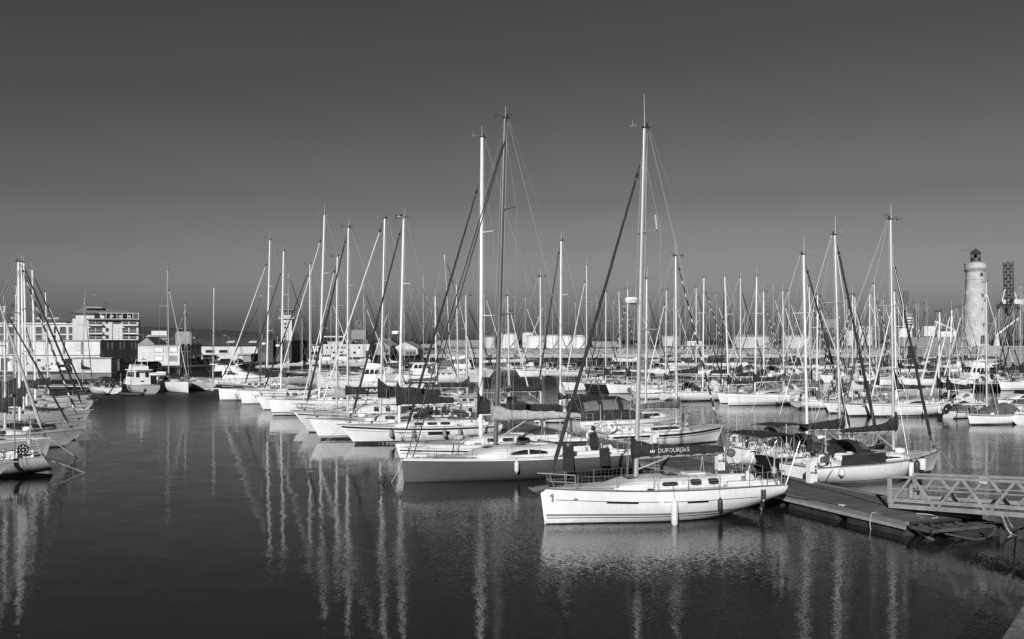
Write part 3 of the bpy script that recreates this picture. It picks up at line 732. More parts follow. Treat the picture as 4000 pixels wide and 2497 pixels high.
class Bld:
    """box whose front face spans pixels u0..u1 at distance Y; the face is turned rot degrees"""
    def __init__(s, name, label, cat, u0, u1, vtop, Y, depth, mat, z0=1.0, rot=0.0, group=None):
        a = at(u0, 1328, Y); s.rot = R(rot); s.Y = Y
        dx, dy = math.cos(s.rot), math.sin(s.rot)
        k = (u1 - CX); s.w = (k * a.y - F * a.x) / (F * dx - k * dy)
        s.z0 = z0; s.h = z_at(vtop, Y) - z0; s.d = depth; s.a = a
        s.root = empty(name, (a.x, a.y, z0), s.rot); tag(s.root, label, cat, group)
        mb = MB(); mb.box((s.w / 2, depth / 2, s.h / 2), (s.w, depth, s.h)); s.wall = mb.obj('wall', mat, s.root, smooth=False)
    def loc(s, u, v):
        dx, dy = math.cos(s.rot), math.sin(s.rot); k = u - CX
        x = (k * s.a.y - F * s.a.x) / (F * dx - k * dy); Yp = s.a.y + x * dy
        return x, z_at(v, Yp) - s.z0
    def panel(s, name, u0, u1, v0, v1, mat, out=.05, th=.2, parent=None, frame_=None):
        x0, z1 = s.loc(u0, v0); x1, z0 = s.loc(u1, v1)
        mb = MB(); mb.box(((x0 + x1) / 2, -out + th / 2, (z0 + z1) / 2), (x1 - x0, th, z1 - z0)); o = mb.obj(name, mat, parent or s.root, smooth=False)
        if frame_:
            mb = MB(); w_ = min(.16, (x1 - x0) * .12)
            for xx in (x0 - w_ / 2, x1 + w_ / 2): mb.box((xx, -out / 2 - .03, (z0 + z1) / 2), (w_, out + .10, z1 - z0 + 2 * w_))
            for zz in (z0 - w_ / 2, z1 + w_ / 2): mb.box(((x0 + x1) / 2, -out / 2 - .03, zz), (x1 - x0, out + .10, w_))
            mb.obj('frame', frame_, o, smooth=False)
        return o
    def side_panel(s, name, y0, y1, z0, z1, mat, out=.05):
        mb = MB(); mb.box((s.w + out - .1, (y0 + y1) / 2, (z0 + z1) / 2), (.2, y1 - y0, z1 - z0)); return mb.obj(name, mat, s.root, smooth=False)
    def gable(s, rise, over=.4, mat=None, axis='x'):
        mb = MB(); w, d, h = s.w, s.d, s.h
        if axis == 'x': P = [(-over, -over, h), (w + over, -over, h), (w + over, d / 2, h + rise), (-over, d / 2, h + rise), (-over, d + over, h), (w + over, d + over, h)]
        else: P = [(-over, -over, h), (-over, d + over, h), (w / 2, d + over, h + rise), (w / 2, -over, h + rise), (w + over, -over, h), (w + over, d + over, h)]
        P = [Vector(p) for p in P]; up = Vector((0, 0, .12))
        for q in ((0, 1, 2, 3), (3, 2, 5, 4)) if axis == 'x' else ((0, 3, 2, 1), (3, 4, 5, 2)):
            mb.poly([P[i] + up for i in q]); mb.poly([P[i] + Vector((0, 0, .004)) for i in reversed(q)])
        o = mb.obj('roof', mat or ROOFG, s.root, smooth=False)
        mb = MB()
        if axis == 'x': mb.poly([(0, 0, h), (0, d / 2, h + rise), (0, d, h)]); mb.poly([(w, 0, h), (w, d, h), (w, d / 2, h + rise)])
        else: mb.poly([(0, 0, h), (w, 0, h), (w / 2, 0, h + rise)]); mb.poly([(0, d, h), (w / 2, d, h + rise), (w, d, h)])
        mb.obj('gable_wall', s.wall.data.materials[0], s.root, smooth=False); return o

# long white harbour shed with pilasters (left foreground of the quay)
B_ = Bld('warehouse', 'long low white warehouse with buttresses, peeling plaster and a shaded right end', 'warehouse', -420, 391, 1333, 203, 20.5, PLASTO)
for x_ in (-150, -30, 35, 44, 112, 181, 247, 318): B_.panel('pilaster', x_, x_ + 6, 1333, 1386, PLASTG, .35, .4)
mb = MB(); x0, z0 = B_.loc(-420, 1386); x1, _ = B_.loc(391, 1386); mb.box(((x0 + x1) / 2, -.16, z0), (x1 - x0, .4, .22)); mb.obj('ledge', PLAST, B_.root, smooth=False)
mb = MB(); mb.box((B_.w / 2, B_.d / 2, B_.h + .1), (B_.w + .5, B_.d + .5, .25)); mb.obj('coping', PLASTG, B_.root, smooth=False)
rnd = random.Random(8)
for k in range(26):
    u = rnd.uniform(0, 275); v = rnd.uniform(1392, 1444); s_ = rnd.uniform(.15, .6); x, z = B_.loc(u, v); mb = MB()
    mb.poly([(x + s_ * math.cos(a) * rnd.uniform(.5, 1.1), -.006, z + s_ * .7 * math.sin(a) * rnd.uniform(.5, 1.2)) for a in [i * R(40) for i in range(9)]]); mb.obj('bare_patch', PEEL, B_.root, smooth=False)
B_.panel('window', 146, 158, 1403, 1411, GLASS, .03, frame_=TRIMG); B_.panel('window', 254, 282, 1402, 1425, GLASS, .03, frame_=TRIMG); B_.panel('door', 4, 29, 1400, 1448, DARKW, .03)
for k in range(9):
    for z_ in (1.2, 4.3): B_.side_panel('window', 1.2 + k * 2.15, 2.2 + k * 2.15, z_, z_ + 1.7, GLASS if k % 3 else PLAST)
B_ = Bld('kiosk_building', 'small plain white flat-roofed block standing on the quay in front of the warehouse', 'building', 283, 434, 1402, 195, 3, PLAST)
mb = MB(); mb.box((B_.w / 2, 1.5, B_.h + .13), (B_.w + .4, 3.4, .26)); mb.obj('roof', PLASTG, B_.root, smooth=False)
# apartment block
B_ = Bld('apartment_block', 'cream apartment block with balconies and tiled roof behind the white warehouse', 'apartment block', 283, 541, 1245, 300, 9, pm('plaster_cream', .56, .85, var=.06, scale=.2), rot=17)
def px(name, x0, x1, y0, y1, mat, out=.05, th=.2, **k):      # crop pixels -> photo pixels
    return B_.panel(name, x0 * .463, x1 * .463, 900 + y0 * .463, 900 + y1 * .463, mat, out, th, **k)
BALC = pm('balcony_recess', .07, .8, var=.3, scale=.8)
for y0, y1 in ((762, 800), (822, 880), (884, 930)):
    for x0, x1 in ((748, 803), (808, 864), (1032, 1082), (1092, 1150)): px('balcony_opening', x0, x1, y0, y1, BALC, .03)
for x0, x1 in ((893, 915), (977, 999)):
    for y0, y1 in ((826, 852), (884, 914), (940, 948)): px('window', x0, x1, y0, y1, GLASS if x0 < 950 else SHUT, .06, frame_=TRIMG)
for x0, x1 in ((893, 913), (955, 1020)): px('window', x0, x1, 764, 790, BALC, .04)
for y in (797, 868, 922):
    px('balcony', 742, 868, y - 3, y + 9, PLASTO, 1.5, 1.5); px('balcony', 1030, 1170, y - 3, y + 9, PLASTO, 1.5, 1.5)
    for x0, x1 in ((744, 866), (1032, 1168)):
        w_ = px('balcony_railing', x0, x1, y - 24, y - 20, TRIMG, 1.45, .06)
px('cornice', 730, 1178, 744, 756, PLASTG, 1.9, 2.2); px('drainpipe', 943, 950, 745, 948, TRIMG, .2, .25)
mb = MB(); w_, h_, d_ = B_.w, B_.h, B_.d
mb.box((w_ / 2 - 1, d_ / 2 + 1.5, h_ + .85), (w_ - 3, d_ - 4, 1.7)); mb.obj('penthouse', PLAST, B_.root, smooth=False)
for k in range(8):
    mb = MB(); mb.box((w_ * .42 + k * 1.55, .6, h_ + .85), (.16, .16, 1.7)); mb.obj('terrace_post', PLAST, B_.root, smooth=False)
mb = MB(); mb.box((w_ * .7, .6, h_ + 1.78), (w_ * .62, .5, .16)); mb.obj('terrace_beam', PLAST, B_.root, smooth=False)
for x_ in (.35, .5, .64, .78): mb = MB(); mb.box((w_ * x_, 3.44, h_ + .85), (1.5, .12, 1.3)); mb.obj('window', GLASS, B_.root, smooth=False)
mb = MB(); zr = h_ + 1.72; mb.poly([(-.5, 2, zr), (w_ - 1, 2, zr), (w_ * .62, d_ / 2, zr + 1.8), (w_ * .12, d_ / 2, zr + 2.0)]); mb.poly([(w_ - 1, 2, zr), (w_ - 1, d_, zr), (w_ * .62, d_ / 2, zr + 1.8)]); mb.poly([(-.5, 2, zr), (w_ * .12, d_ / 2, zr + 2.0), (-.5, d_, zr)]); mb.poly([(-.5, d_, zr), (w_ * .12, d_ / 2, zr + 2.0), (w_ * .62, d_ / 2, zr + 1.8), (w_ - 1, d_, zr)])
rf = mb.obj('roof', ROOFT, B_.root, smooth=False)
mb = MB(); p_ = (w_ * .5, d_ / 2 - 1, zr + 1.8)
mb.tube([p_, (p_[0], p_[1], p_[2] + 1.8)], .04, 4); [mb.tube([(p_[0] - .9, p_[1], p_[2] + z_), (p_[0] + .9, p_[1], p_[2] + z_)], .025, 4) for z_ in (1.2, 1.7)]; mb.obj('aerial', BLACKP, rf)
mb = MB(); mb.box((w_ * .3, d_ / 2 - 2, zr + 1.8), (5, 1.2, .5)); mb.obj('roof_vent', PLASTG, rf, smooth=False)
B_ = Bld('apartment_block', 'lower apartment wing with tall dark windows and a long tiled roof, at the left edge', 'apartment block', -350, 288, 1256, 302, 20, pm('plaster_cream', .56), rot=12)
for x0 in (-150, 0, 70, 180, 302, 454, 505, 580, 655):
    for y0, y1 in ((815, 872), (884, 930)):
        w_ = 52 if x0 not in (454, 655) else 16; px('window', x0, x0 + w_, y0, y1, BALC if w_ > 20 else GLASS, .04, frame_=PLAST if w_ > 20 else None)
        if w_ > 20: px('balcony_railing', x0, x0 + w_, y1 - 16, y1 - 13, TRIMG, .4, .06)
for x0 in (-50, 64, 148, 362, 560, 632): px('window', x0, x0 + 38, 764, 786, SHUT if x0 % 4 else BALC, .05)
px('parapet', -700, 700, 786, 794, PLAST, .5, .6)
B_.gable(3.0, .6, ROOFT)
for u in (30, 262, 352, 412):
    mb = MB(); x, z = B_.loc(u * .463 + 20, 1220); mb.box((x, 3.2, B_.h + 1.15), (1.5, 1.6, .25), M=Matrix.Rotation(R(16), 3, 'X')); mb.obj('roof_light', SHUT, B_.root, smooth=False)
# square white block with dark flank
B_ = Bld('harbour_office', 'square pale two-storey block with white roller shutters, its right side in shade', 'building', 532, 702, 1352, 250, 17.5, PLASTO)
for x0, x1, y0, y1, m_ in ((1305, 1375, 988, 1024, SHUT), (1432, 1495, 988, 1024, SHUT), (1305, 1372, 1062, 1098, SHUT), (1432, 1490, 1062, 1100, PLASTG)): px('shutter', x0, x1, y0, y1, m_, .06, frame_=TRIMG)
for y0 in (2, 6, 10, 14):
    for z_ in (1, 4): B_.side_panel('window', y0, y0 + 1.8, z_, z_ + 1.5, GLASS)
mb = MB(); mb.box((B_.w / 2, 8.75, B_.h + .12), (B_.w + .3, 17.8, .24)); mb.obj('coping', PLASTG, B_.root, smooth=False)
for k, x_ in enumerate((.62, .7, .78, .86)): 
    mb = MB(); mb.rev([(1.0, 0), (1.0, 3.0), (.6, 3.5), (0, 3.6)], (B_.w * x_, 12, B_.h + .24), 12); mb.obj('roof_tank', PLASTG, B_.root)
B_ = Bld('house', 'small gabled house with weathered walls behind the square block', 'house', 540, 604, 1345, 292, 10, PLASTG); B_.gable(2.1, .3, ROOFT, 'y'); B_.panel('window', 556, 563, 1349, 1356, GLASS, .03); B_.panel('window', 582, 589, 1349, 1356, GLASS, .03)
B_ = Bld('office_building', 'distant white office building with stacked open terraces below the hill', 'office building', 577, 652, 1309, 420, 20, PLAST)
for v in (1311, 1317, 1324): B_.panel('window_band', 577 + (6 if v < 1314 else 0), 650, v, v + 3, GLASS, .05); B_.panel('terrace', 575, 660, v + 3, v + 4.5, PLAST, 2, 2)
mb = MB(); mb.box((B_.w * .5, 8, B_.h + .9), (B_.w * .8, 12, 1.8)); mb.obj('top_floor', PLAST, B_.root, smooth=False)
B_ = Bld('office_building', 'plain distant white hall with a row of small windows right of the terraced offices', 'office building', 668, 762, 1318, 430, 25, PLAST)
for k in range(7): B_.panel('window', 675 + k * 12, 681 + k * 12, 1322, 1326, GLASS, .05)
mb = MB(); mb.box((B_.w * .3, 10, B_.h + .8), (B_.w * .6, 14, 1.6)); mb.obj('upper_floor', PLAST, B_.root, smooth=False)
# long white shed with dark roof
B_ = Bld('quay_shed', 'long white shed with dark sheet roof and two low windows behind the parked vans', 'shed', 700, 1006, 1352, 330, 24, PLAST)
B_.gable(2.6, .5, ROOFG)
for u0, u1 in ((804, 837), (857, 888)): B_.panel('window', u0, u1, 1368, 1378, GLASS, .05, frame_=TRIMG)
B_.panel('fascia', 787, 940, 1384, 1387, TRIMG, 2.2, 2.4); B_.panel('loading_bay', 790, 905, 1387, 1400, BALC, .05)
for u in (885, 972): mb = MB(); x, z = B_.loc(u, 1340); mb.box((x, 5.5, B_.h + 1.4), (2.6, 2.4, .25), M=Matrix.Rotation(R(12), 3, 'X')); mb.obj('roof_light', SHUT, B_.root, smooth=False)
B_ = Bld('storage_hut', 'small sheet-metal storage hut with dark side among the parked vans', 'hut', 928, 980, 1385, 292, 8, PLASTG); mb = MB(); mb.box((B_.w / 2, 3.6, B_.h + .1), (B_.w + .8, 9, .2)); mb.obj('roof', ROOFP, B_.root, smooth=False); B_.panel('door', 934, 948, 1390, 1411, PLAST, .05)
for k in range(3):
    B_ = Bld('dark_shed', ['tall dark windowless shed next to the long white shed', 'dark blank shed block in the middle of three', 'dark blank shed block at the foot of the lookout tower'][k], 'shed', (1008, 1068, 1100)[k], (1067, 1099, 1139)[k], (1327, 1334, 1330)[k], 292 + k * 2, 22, DARKW, group='dark sheds by the lookout tower')  # end walls in shade, that shade put into one dark colour
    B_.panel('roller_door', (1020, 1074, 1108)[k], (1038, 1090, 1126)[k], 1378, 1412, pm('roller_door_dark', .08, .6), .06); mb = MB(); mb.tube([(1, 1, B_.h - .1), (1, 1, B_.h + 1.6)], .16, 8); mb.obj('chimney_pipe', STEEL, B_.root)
# lookout tower
B_ = Bld('lookout_tower', 'slender square white lookout tower with glazed top room and railed balcony', 'tower', 1101, 1140, 1246, 302, 3.4, PLAST)
for v in (1262, 1276, 1312, 1326): B_.panel('window', 1110, 1118, v, v + 8, GLASS, .04)
zt_ = B_.h
mb = MB(); mb.box((B_.w / 2, 1.7, zt_ + .12), (B_.w + 1.8, 5.2, .24)); mb.obj('balcony', PLAST, B_.root, smooth=False)
mb = MB(); x0, x1, y0, y1 = -.85, B_.w + .85, -.85, 4.25
for z_ in (.55, 1.1): mb.tube([(x0, y0, zt_ + z_), (x1, y0, zt_ + z_), (x1, y1, zt_ + z_), (x0, y1, zt_ + z_), (x0, y0, zt_ + z_)], .035, 4)
for k in range(7): mb.tube([(lerp(x0, x1, k / 6), y0, zt_ + .2), (lerp(x0, x1, k / 6), y0, zt_ + 1.1)], .03, 4)
mb.obj('railing', PLAST, B_.root)
mb = MB(); mb.box((B_.w / 2, 1.7, zt_ + 1.4), (B_.w - .6, 2.6, 2.4)); tr = mb.obj('lookout_room', PLAST, B_.root, smooth=False)
for k in range(3): mb = MB(); mb.box((.55 + k * (B_.w - .8) / 3 + .3, .41, zt_ + 1.7), ((B_.w - 1) / 3 - .12, .1, 1.2)); mb.obj('window', GLASS, tr, smooth=False)
mb = MB(); mb.box((B_.w / 2, 1.7, zt_ + 2.75), (B_.w + 1.6, 4.8, .2)); mb.obj('roof', PLASTG, B_.root, smooth=False)
mb = MB(); mb.tube([(B_.w / 2, 1.7, zt_ + 2.8), (B_.w / 2, 1.7, zt_ + 5.4)], .06, 5); mb.tube([(B_.w / 2 - .6, 1.7, zt_ + 3.9), (B_.w / 2 + .6, 1.7, zt_ + 3.9)], .05, 4); mb.rev([(.35, 0), (.35, .5), (0, .6)], (B_.w / 2, 1.7, zt_ + 4.3), 8); mb.obj('mast', GREYP, B_.root)
# pilot station and neighbours
B_ = Bld('pilot_station', 'white flat-roofed station with a flared glass control room on top', 'building', 1262, 1450, 1345, 372, 14, PLAST)
for u in (1275, 1293, 1320, 1334, 1345, 1400, 1420): B_.panel('window', u, u + 6, 1354, 1362, GLASS, .05)
for u in (1300, 1328, 1380): B_.panel('window', u, u + 10, 1374, 1382, GLASS, .05)
B_.panel('stair_tower', 1418, 1446, 1348, 1395, PLASTO, 1.6, 1.8); B_.panel('door', 1428, 1440, 1370, 1395, DARKW, 1.75, .2)
x0, z0 = B_.loc(1272, 1345); x1, z1 = B_.loc(1335, 1327); mb = MB()
ring = lambda g, z: [(x0 - g, 2 - g, z), (x1 + g, 2 - g, z), (x1 + g, 9 + g, z), (x0 - g, 9 + g, z)]
mb.loft([ring(-.6, B_.h), ring(-.2, B_.h + 1.0)]); mb.obj('control_room_base', PLAST, B_.root, smooth=False)
mb = MB(); mb.loft([ring(-.2, B_.h + 1.004), ring(.6, B_.h + 2.6)]); mb.obj('control_room_glass', GLASS, B_.root, smooth=False)
mb = MB(); mb.loft([ring(.9, B_.h + 2.604), ring(.9, B_.h + 3.1)]); mb.obj('control_room_roof', PLAST, B_.root, smooth=False)
B_ = Bld('harbour_house', 'narrow white two-storey house with big dark windows right of the lookout tower', 'building', 1141, 1182, 1346, 345, 12, PLAST)
for u0, v0 in ((1144, 1352), (1163, 1352), (1150, 1374)): B_.panel('window', u0, u0 + 12, v0, v0 + 14, GLASS, .05, frame_=TRIMG)
B_ = Bld('harbour_house', 'low terrace of grey and white houses with awnings behind the pilot boats', 'building', 1183, 1258, 1352, 385, 12, PLASTO)
for k in range(5): B_.panel('window', 1186 + k * 14, 1194 + k * 14, 1357, 1364, GLASS, .05)
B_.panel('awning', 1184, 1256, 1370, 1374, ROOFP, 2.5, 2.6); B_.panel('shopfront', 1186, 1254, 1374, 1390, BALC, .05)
sheds = [(1448, 1523, 1352, 400, PLASTG, 2.4, 'grey sheet-clad shed with a shallow gable left of the white-gabled shed'), (1529, 1632, 1363, 410, PLAST, 3.0, 'broad shed with bright white gable facing the water'),
         (1640, 1700, 1360, 520, PLASTG, 2.0, 'low grey shed beyond the white-gabled shed'), (1706, 1880, 1352, 560, PLASTG, 3.2, 'long pale warehouse left of the storage tanks')]
for u0, u1, v, Y, m_, rise, lb in sheds:
    B_ = Bld('port_shed', lb, 'shed', u0, u1, v, Y, 30, m_, z0=1.4 if Y < 430 else 3.3, group='sheds of the port'); B_.panel('lean_to_front', lerp(u0, u1, .06), lerp(u0, u1, .94), v + 2, v + 26, PLASTG, .06, .1) if m_ is PLAST else None; B_.gable(rise, .5, ROOFP if m_ is not PLAST else ROOFP, 'y' if Y < 480 else 'x')  # flat grey panel stands in for the dim open lower front
    if Y < 480:
        for k in range(3): B_.panel('window', lerp(u0, u1, .56 + k * .13), lerp(u0, u1, .56 + k * .13 + .1), v + 10, v + 24, BALC, .09)
    else:
        B_.panel('loading_bay', lerp(u0, u1, .1), lerp(u0, u1, .9), v + 6, v + 15, BALC, .05)
B_ = Bld('port_shed', 'open-sided pale canopy shed just right of the storage tanks', 'shed', 2330, 2420, 1357, 520, 26, PLASTG, z0=3.3, group='sheds of the port'); B_.gable(3, 1.5, ROOFP, 'x'); B_.panel('opening', 2335, 2412, 1358, 1364, BALC, .05)
B_ = Bld('port_building', 'low wide port office among the masts right of centre', 'building', 2618, 2780, 1352, 600, 20, PLASTG, z0=3.3); [B_.panel('window', 2625 + k * 15, 2634 + k * 15, 1355, 1359, GLASS, .06) for k in range(10)]
mb = MB(); mb.box((B_.w * .6, 8, B_.h + 1.5), (B_.w * .35, 12, 3)); mb.obj('upper_floor', PLAST, B_.root, smooth=False)
B_ = Bld('port_building', 'white cabin with terrace on the quay among the masts', 'building', 2660, 2790, 1353, 470, 9, PLAST, z0=3.3); [B_.panel('window', 2668 + k * 20, 2680 + k * 20, 1356, 1363, GLASS, .06) for k in range(6)]; B_.panel('roof', 2655, 2795, 1351, 1353.5, PLASTG, 1, 10)

# storage tanks
TANKW = pm('tank_white', .66, .6, var=.06, scale=.12, stretch=(1, 1, .25)); TANKG = pm('tank_grey', .48, .6, var=.08, scale=.12, stretch=(1, 1, .25))
def tank(u0, u1, vt, vb, Y, lab, mat=TANKW, dome=.12, stair=True, logo=False):
    c = at((u0 + u1) / 2, 1328, Y); r = (u1 - u0) / 2 / F * Y; zt = z_at(vt, Y); zb = 3.3; c.y += r
    o = empty('storage_tank', (c.x, c.y, zb)); tag(o, lab, 'storage tank', 'storage tanks on the far quay'); h = zt - zb
    mb = MB(); mb.rev([(r, 0), (r, h * .33), (r * 1.004, h * .332), (r * 1.004, h * .345), (r, h * .347), (r, h * (1 - dome))], n=40); mb.obj('shell', mat, o)
    mb = MB(); mb.rev([(r * 1.01, h * (1 - dome) + .01), (r * .92, h * (1 - dome * .45)), (r * .6, h * (1 - dome * .1)), (0, h)], n=40); mb.obj('roof', mat, o)
    mb = MB()
    for k in range(36):
        a = k * R(10); p = Vector((r * math.cos(a), r * math.sin(a), h * (1 - dome))); mb.tube([p, p + Vector((0, 0, 1.1))], .05, 4)
    mb.ring((0, 0, h * (1 - dome) + 1.1), r, .05, None, 36, 4); mb.obj('railing', GREYP, o)
    if stair:
        mb = MB(); mb.tube([Vector((r * 1.04 * math.cos(a), r * 1.04 * math.sin(a), h * (1 - dome) * (1 - e))) for e, a in [(i / 14, R(-20 - 70 * i / 14)) for i in range(15)]], .28, 4, flat=.3); mb.obj('staircase', GREYP, o)
    if logo:
        mb = MB()
        for z0_, z1_, s0, s1 in ((h * .60, h * .68, -.08, .0), (h * .52, h * .60, -.02, .06)): mb.poly([(r * 1.006 * math.sin(s) , -r * 1.006 * math.cos(s), z) for s, z in ((s0, z0_), (s1, z0_), (s1 + .04, z1_), (s0 + .04, z1_))])
        for k in range(9): mb.poly([(r * 1.006 * math.sin(s), -r * 1.006 * math.cos(s), z) for s, z in ((-.2 + k * .05, h * .42), (-.17 + k * .05, h * .42), (-.17 + k * .05, h * .47), (-.2 + k * .05, h * .47))])
        mb.obj('emblem', GREYP, o)
tank(1894, 1936, 1314, 1368, 500, 'small pale storage tank leftmost of the tank farm', TANKG)
tank(1951, 2026, 1302, 1368, 495, 'wide white storage tank with spiral stair behind the grey mast')
tank(2040, 2086, 1297, 1368, 530, 'tallest narrow storage tank, standing behind its neighbours')
tank(2057, 2130, 1309, 1368, 492, 'squat white tank in front of the tallest tank', dome=.16)
tank(2130, 2188, 1308, 1368, 498, 'white tank with conical roof in the middle of the tank farm', dome=.10)
tank(2184, 2238, 1308, 1368, 488, 'white tank with low domed roof, second from the right of its cluster', dome=.2)
tank(2238, 2292, 1308, 1368, 490, 'rightmost white tank of its cluster, with a round domed roof', dome=.3)
tank(2878, 3034, 1310, 1372, 505, 'very wide grey tank with a dark emblem, seen through the masts', TANKG, .14, True, True)
tank(3070, 3190, 1310, 1372, 500, 'wide pale tank right of the tank with the emblem', TANKG, .16)
tank(2590, 2660, 1312, 1368, 640, 'far hazy grey tank seen faintly between the masts right of centre', TANKG, .12)
# dark rubber pads on the far quay wall
for k, u in enumerate((1823, 1917, 2012, 2120, 2345, 2570, 2688, 2780)):
    p = at(u, 1390, fy - .35); o = None; mb = MB(); mb.box((0, 0, 0), (1.2, .5, 1.1)); mb.box((0, -.3, .1), (.8, .3, .7)); o = mb.obj('quay_pad', RUBBER, smooth=False); o.location = p
    tag(o, ['dark rubber pad on the far quay wall, ' + t for t in ('leftmost, before the long warehouse', 'just left of the wide white tank', 'between white mast and tanks', 'under the squat tank', 'right of the tank cluster', 'left of the tall front mast', 'right of the tall front mast', 'rightmost, near the white cabin')][k], 'dock pad', 'rubber pads on the far quay')

# ------------------------------------------------------------------ lighthouse and jetty
LY = 292.0; lu = 3811
STONE = brick_mat('lighthouse_stone', .48, .55, .31, 1, 1.15, .46, .018, 'UV', .3)
WALLST = brick_mat('jetty_stone', .20, .27, .11, 1, 1.3, .5, .03, 'XZ', .6)
jl = at(3586, 1356, 286)
jt = empty('jetty_wall', (jl.x, jl.y, 0)); tag(jt, 'long dark stone jetty wall below the lighthouse', 'wall')
mb = MB(); mb.box((150, 4, z_at(1356, 286) / 2 - .5), (300, 8, z_at(1356, 286) + 1)); mb.obj('wall', WALLST, jt, smooth=False)
mb = MB(); mb.box((150, 4, z_at(1356, 286) + .16), (300.4, 8.6, .3)); mb.obj('coping', CONC, jt, smooth=False)
lc = at(lu, 1356, LY); zb = z_at(1352, LY)
lh = empty('lighthouse', (lc.x * (LY + 2.5) / LY, lc.y + 2.5, 0)); tag(lh, 'tall round pale stone lighthouse with dark lantern on the jetty', 'lighthouse')
def zz(v): return z_at(v, LY)
def stone_rev(prof, name, mat, n=40):
    mb = MB(); mb.rev(prof, n=n); o = mb.obj(name, mat, lh); uv = o.data.uv_layers.new(name='UVMap')
    for p in o.data.polygons:
        a0 = None
        for li in p.loop_indices:
            c = o.data.vertices[o.data.loops[li].vertex_index].co; a = math.atan2(c.y, c.x)
            if a0 is None: a0 = a
            if a - a0 > 3: a -= 2 * math.pi
            if a - a0 < -3: a += 2 * math.pi
            uv.data[li].uv = (a * 2.9, c.z)
    return o
r0, r1 = 3.45, 2.72
tw = stone_rev([(r0 + .5, -.5), (r0 + .35, zz(1352)), (r0 + .3, zz(1346)), (r0, zz(1344)), (lerp(r0, r1, .5), zz(1200)), (r1 + .08, zz(1092.5)), (r1 + .22, zz(1092)), (r1 + .22, zz(1090)), (r1, zz(1089.5)), (r1, zz(1060))], 'tower', STONE)
gal = stone_rev([(r1, zz(1060) + .01), (r1 + .15, zz(1052)), (r1 + .5, zz(1047)), (r1 + .55, zz(1046)), (r1 + .55, zz(1045)), (r1 + .42, zz(1044.5)), (r1 + .42, zz(1030)), (r1 + .52, zz(1029.5)), (r1 + .52, zz(1027)), (r1 + .2, zz(1026.9)), (r1 + .2, zz(1043)), (0, zz(1043))], 'gallery', STONE)
for k in range(28):
    a = k * 2 * math.pi / 28; mb = MB(); M3 = Matrix.Rotation(a, 3, 'Z')
    for q in range(3): mb.box(M3 @ Vector((r1 + .12 + .12 * q, 0, zz(1058) + .28 * q)), (.3 + .14 * q, .26, .28), M=M3)
    mb.obj('corbel', STONE, gal, smooth=False)
mb = MB(); mb.rev([(1.75, zz(1043) + .01), (1.75, zz(1024)), (1.6, zz(1023.8)), (1.55, zz(1021))], n=24); mb.obj('lantern_base', STONE, lh)
LANT = pm('lantern_dark', .045, .5)
mb = MB(); mb.rev([(1.40, zz(1021) + .01), (1.40, zz(1007)), (1.46, zz(1006.8)), (1.46, zz(1006))], n=24); la = mb.obj('lantern', LANT, lh)
g_ = bpy.data.materials.new('lantern_glass'); g_.use_nodes = True; g_.node_tree.nodes['Principled BSDF'].inputs['Transmission Weight'].default_value = 1; g_.node_tree.nodes['Principled BSDF'].inputs['Roughness'].default_value = .02; g_.node_tree.nodes['Principled BSDF'].inputs['IOR'].default_value = 1.05
mb = MB(); mb.rev([(1.3, zz(1006) + .01), (1.3, zz(990))], n=24); mb.obj('glazing', g_, la)
mb = MB(); [mb.tube([(1.34 * math.cos(a), 1.34 * math.sin(a), zz(1006)), (1.34 * math.cos(a), 1.34 * math.sin(a), zz(990))], .055, 4) for a in [k * R(36) + .1 for k in range(10)]]; mb.obj('glazing_bar', LANT, la)
mb = MB(); mb.rev([(.35, zz(1006)), (.5, zz(1001)), (.5, zz(996)), (.3, zz(991))], n=14); mb.obj('lamp_lens', pm('lens', .5, .1), la)
mb = MB(); mb.rev([(1.42, zz(990) + .01), (1.6, zz(989)), (1.5, zz(987)), (1.2, zz(980)), (.7, zz(975)), (.35, zz(973.5)), (.35, zz(972)), (.42, zz(970.5)), (.3, zz(968.5)), (0, zz(968))], n=24); dm = mb.obj('dome', LANT, lh)
mb = MB(); mb.tube([(0, 0, zz(968)), (0, 0, zz(961))], .04, 4); mb.obj('lightning_rod', BLACKP, dm)
def lwin(ang, v0, v1, wdt, name='window'):
    z0, z1 = zz(v1), zz(v0); a = R(ang); f = (z0 - zz(1344)) / (zz(1060) - zz(1344)); rr = lerp(r0, r1, max(0, f)) + .02
    M3 = Matrix.Rotation(a, 3, 'Z'); mb = MB(); mb.box(M3 @ Vector((rr - .15, 0, (z0 + z1) / 2)), (.4, wdt, z1 - z0), M=M3); o = mb.obj(name, GLASS, lh, smooth=False)
    mb = MB(); t = .1
    for yy in (-wdt / 2 - t / 2, wdt / 2 + t / 2): mb.box(M3 @ Vector((rr - .02, yy, (z0 + z1) / 2)), (.34, t, z1 - z0 + 2 * t), M=M3)
    for z_ in (z0 - t / 2, z1 + t / 2): mb.box(M3 @ Vector((rr - .02, 0, z_)), (.34, wdt, t), M=M3)
    mb.box(M3 @ Vector((rr + .03, 0, (z0 + z1) / 2)), (.12, .06, z1 - z0 - .004), M=M3); mb.obj('frame', STONE, o, smooth=False)
base_a = math.degrees(math.atan2(-lc.y, -lc.x))       # towards the camera
lwin(base_a + 35, 1066, 1079, .75); lwin(base_a + 38, 1148, 1160, .5); lwin(base_a + 38, 1205, 1217, .5); lwin(base_a + 38, 1263, 1275, .5)
lwin(base_a - 62, 1133, 1148, .6); lwin(base_a - 62, 1192, 1206, .6); lwin(base_a + 32, 1311, 1343, 1.2, 'door')
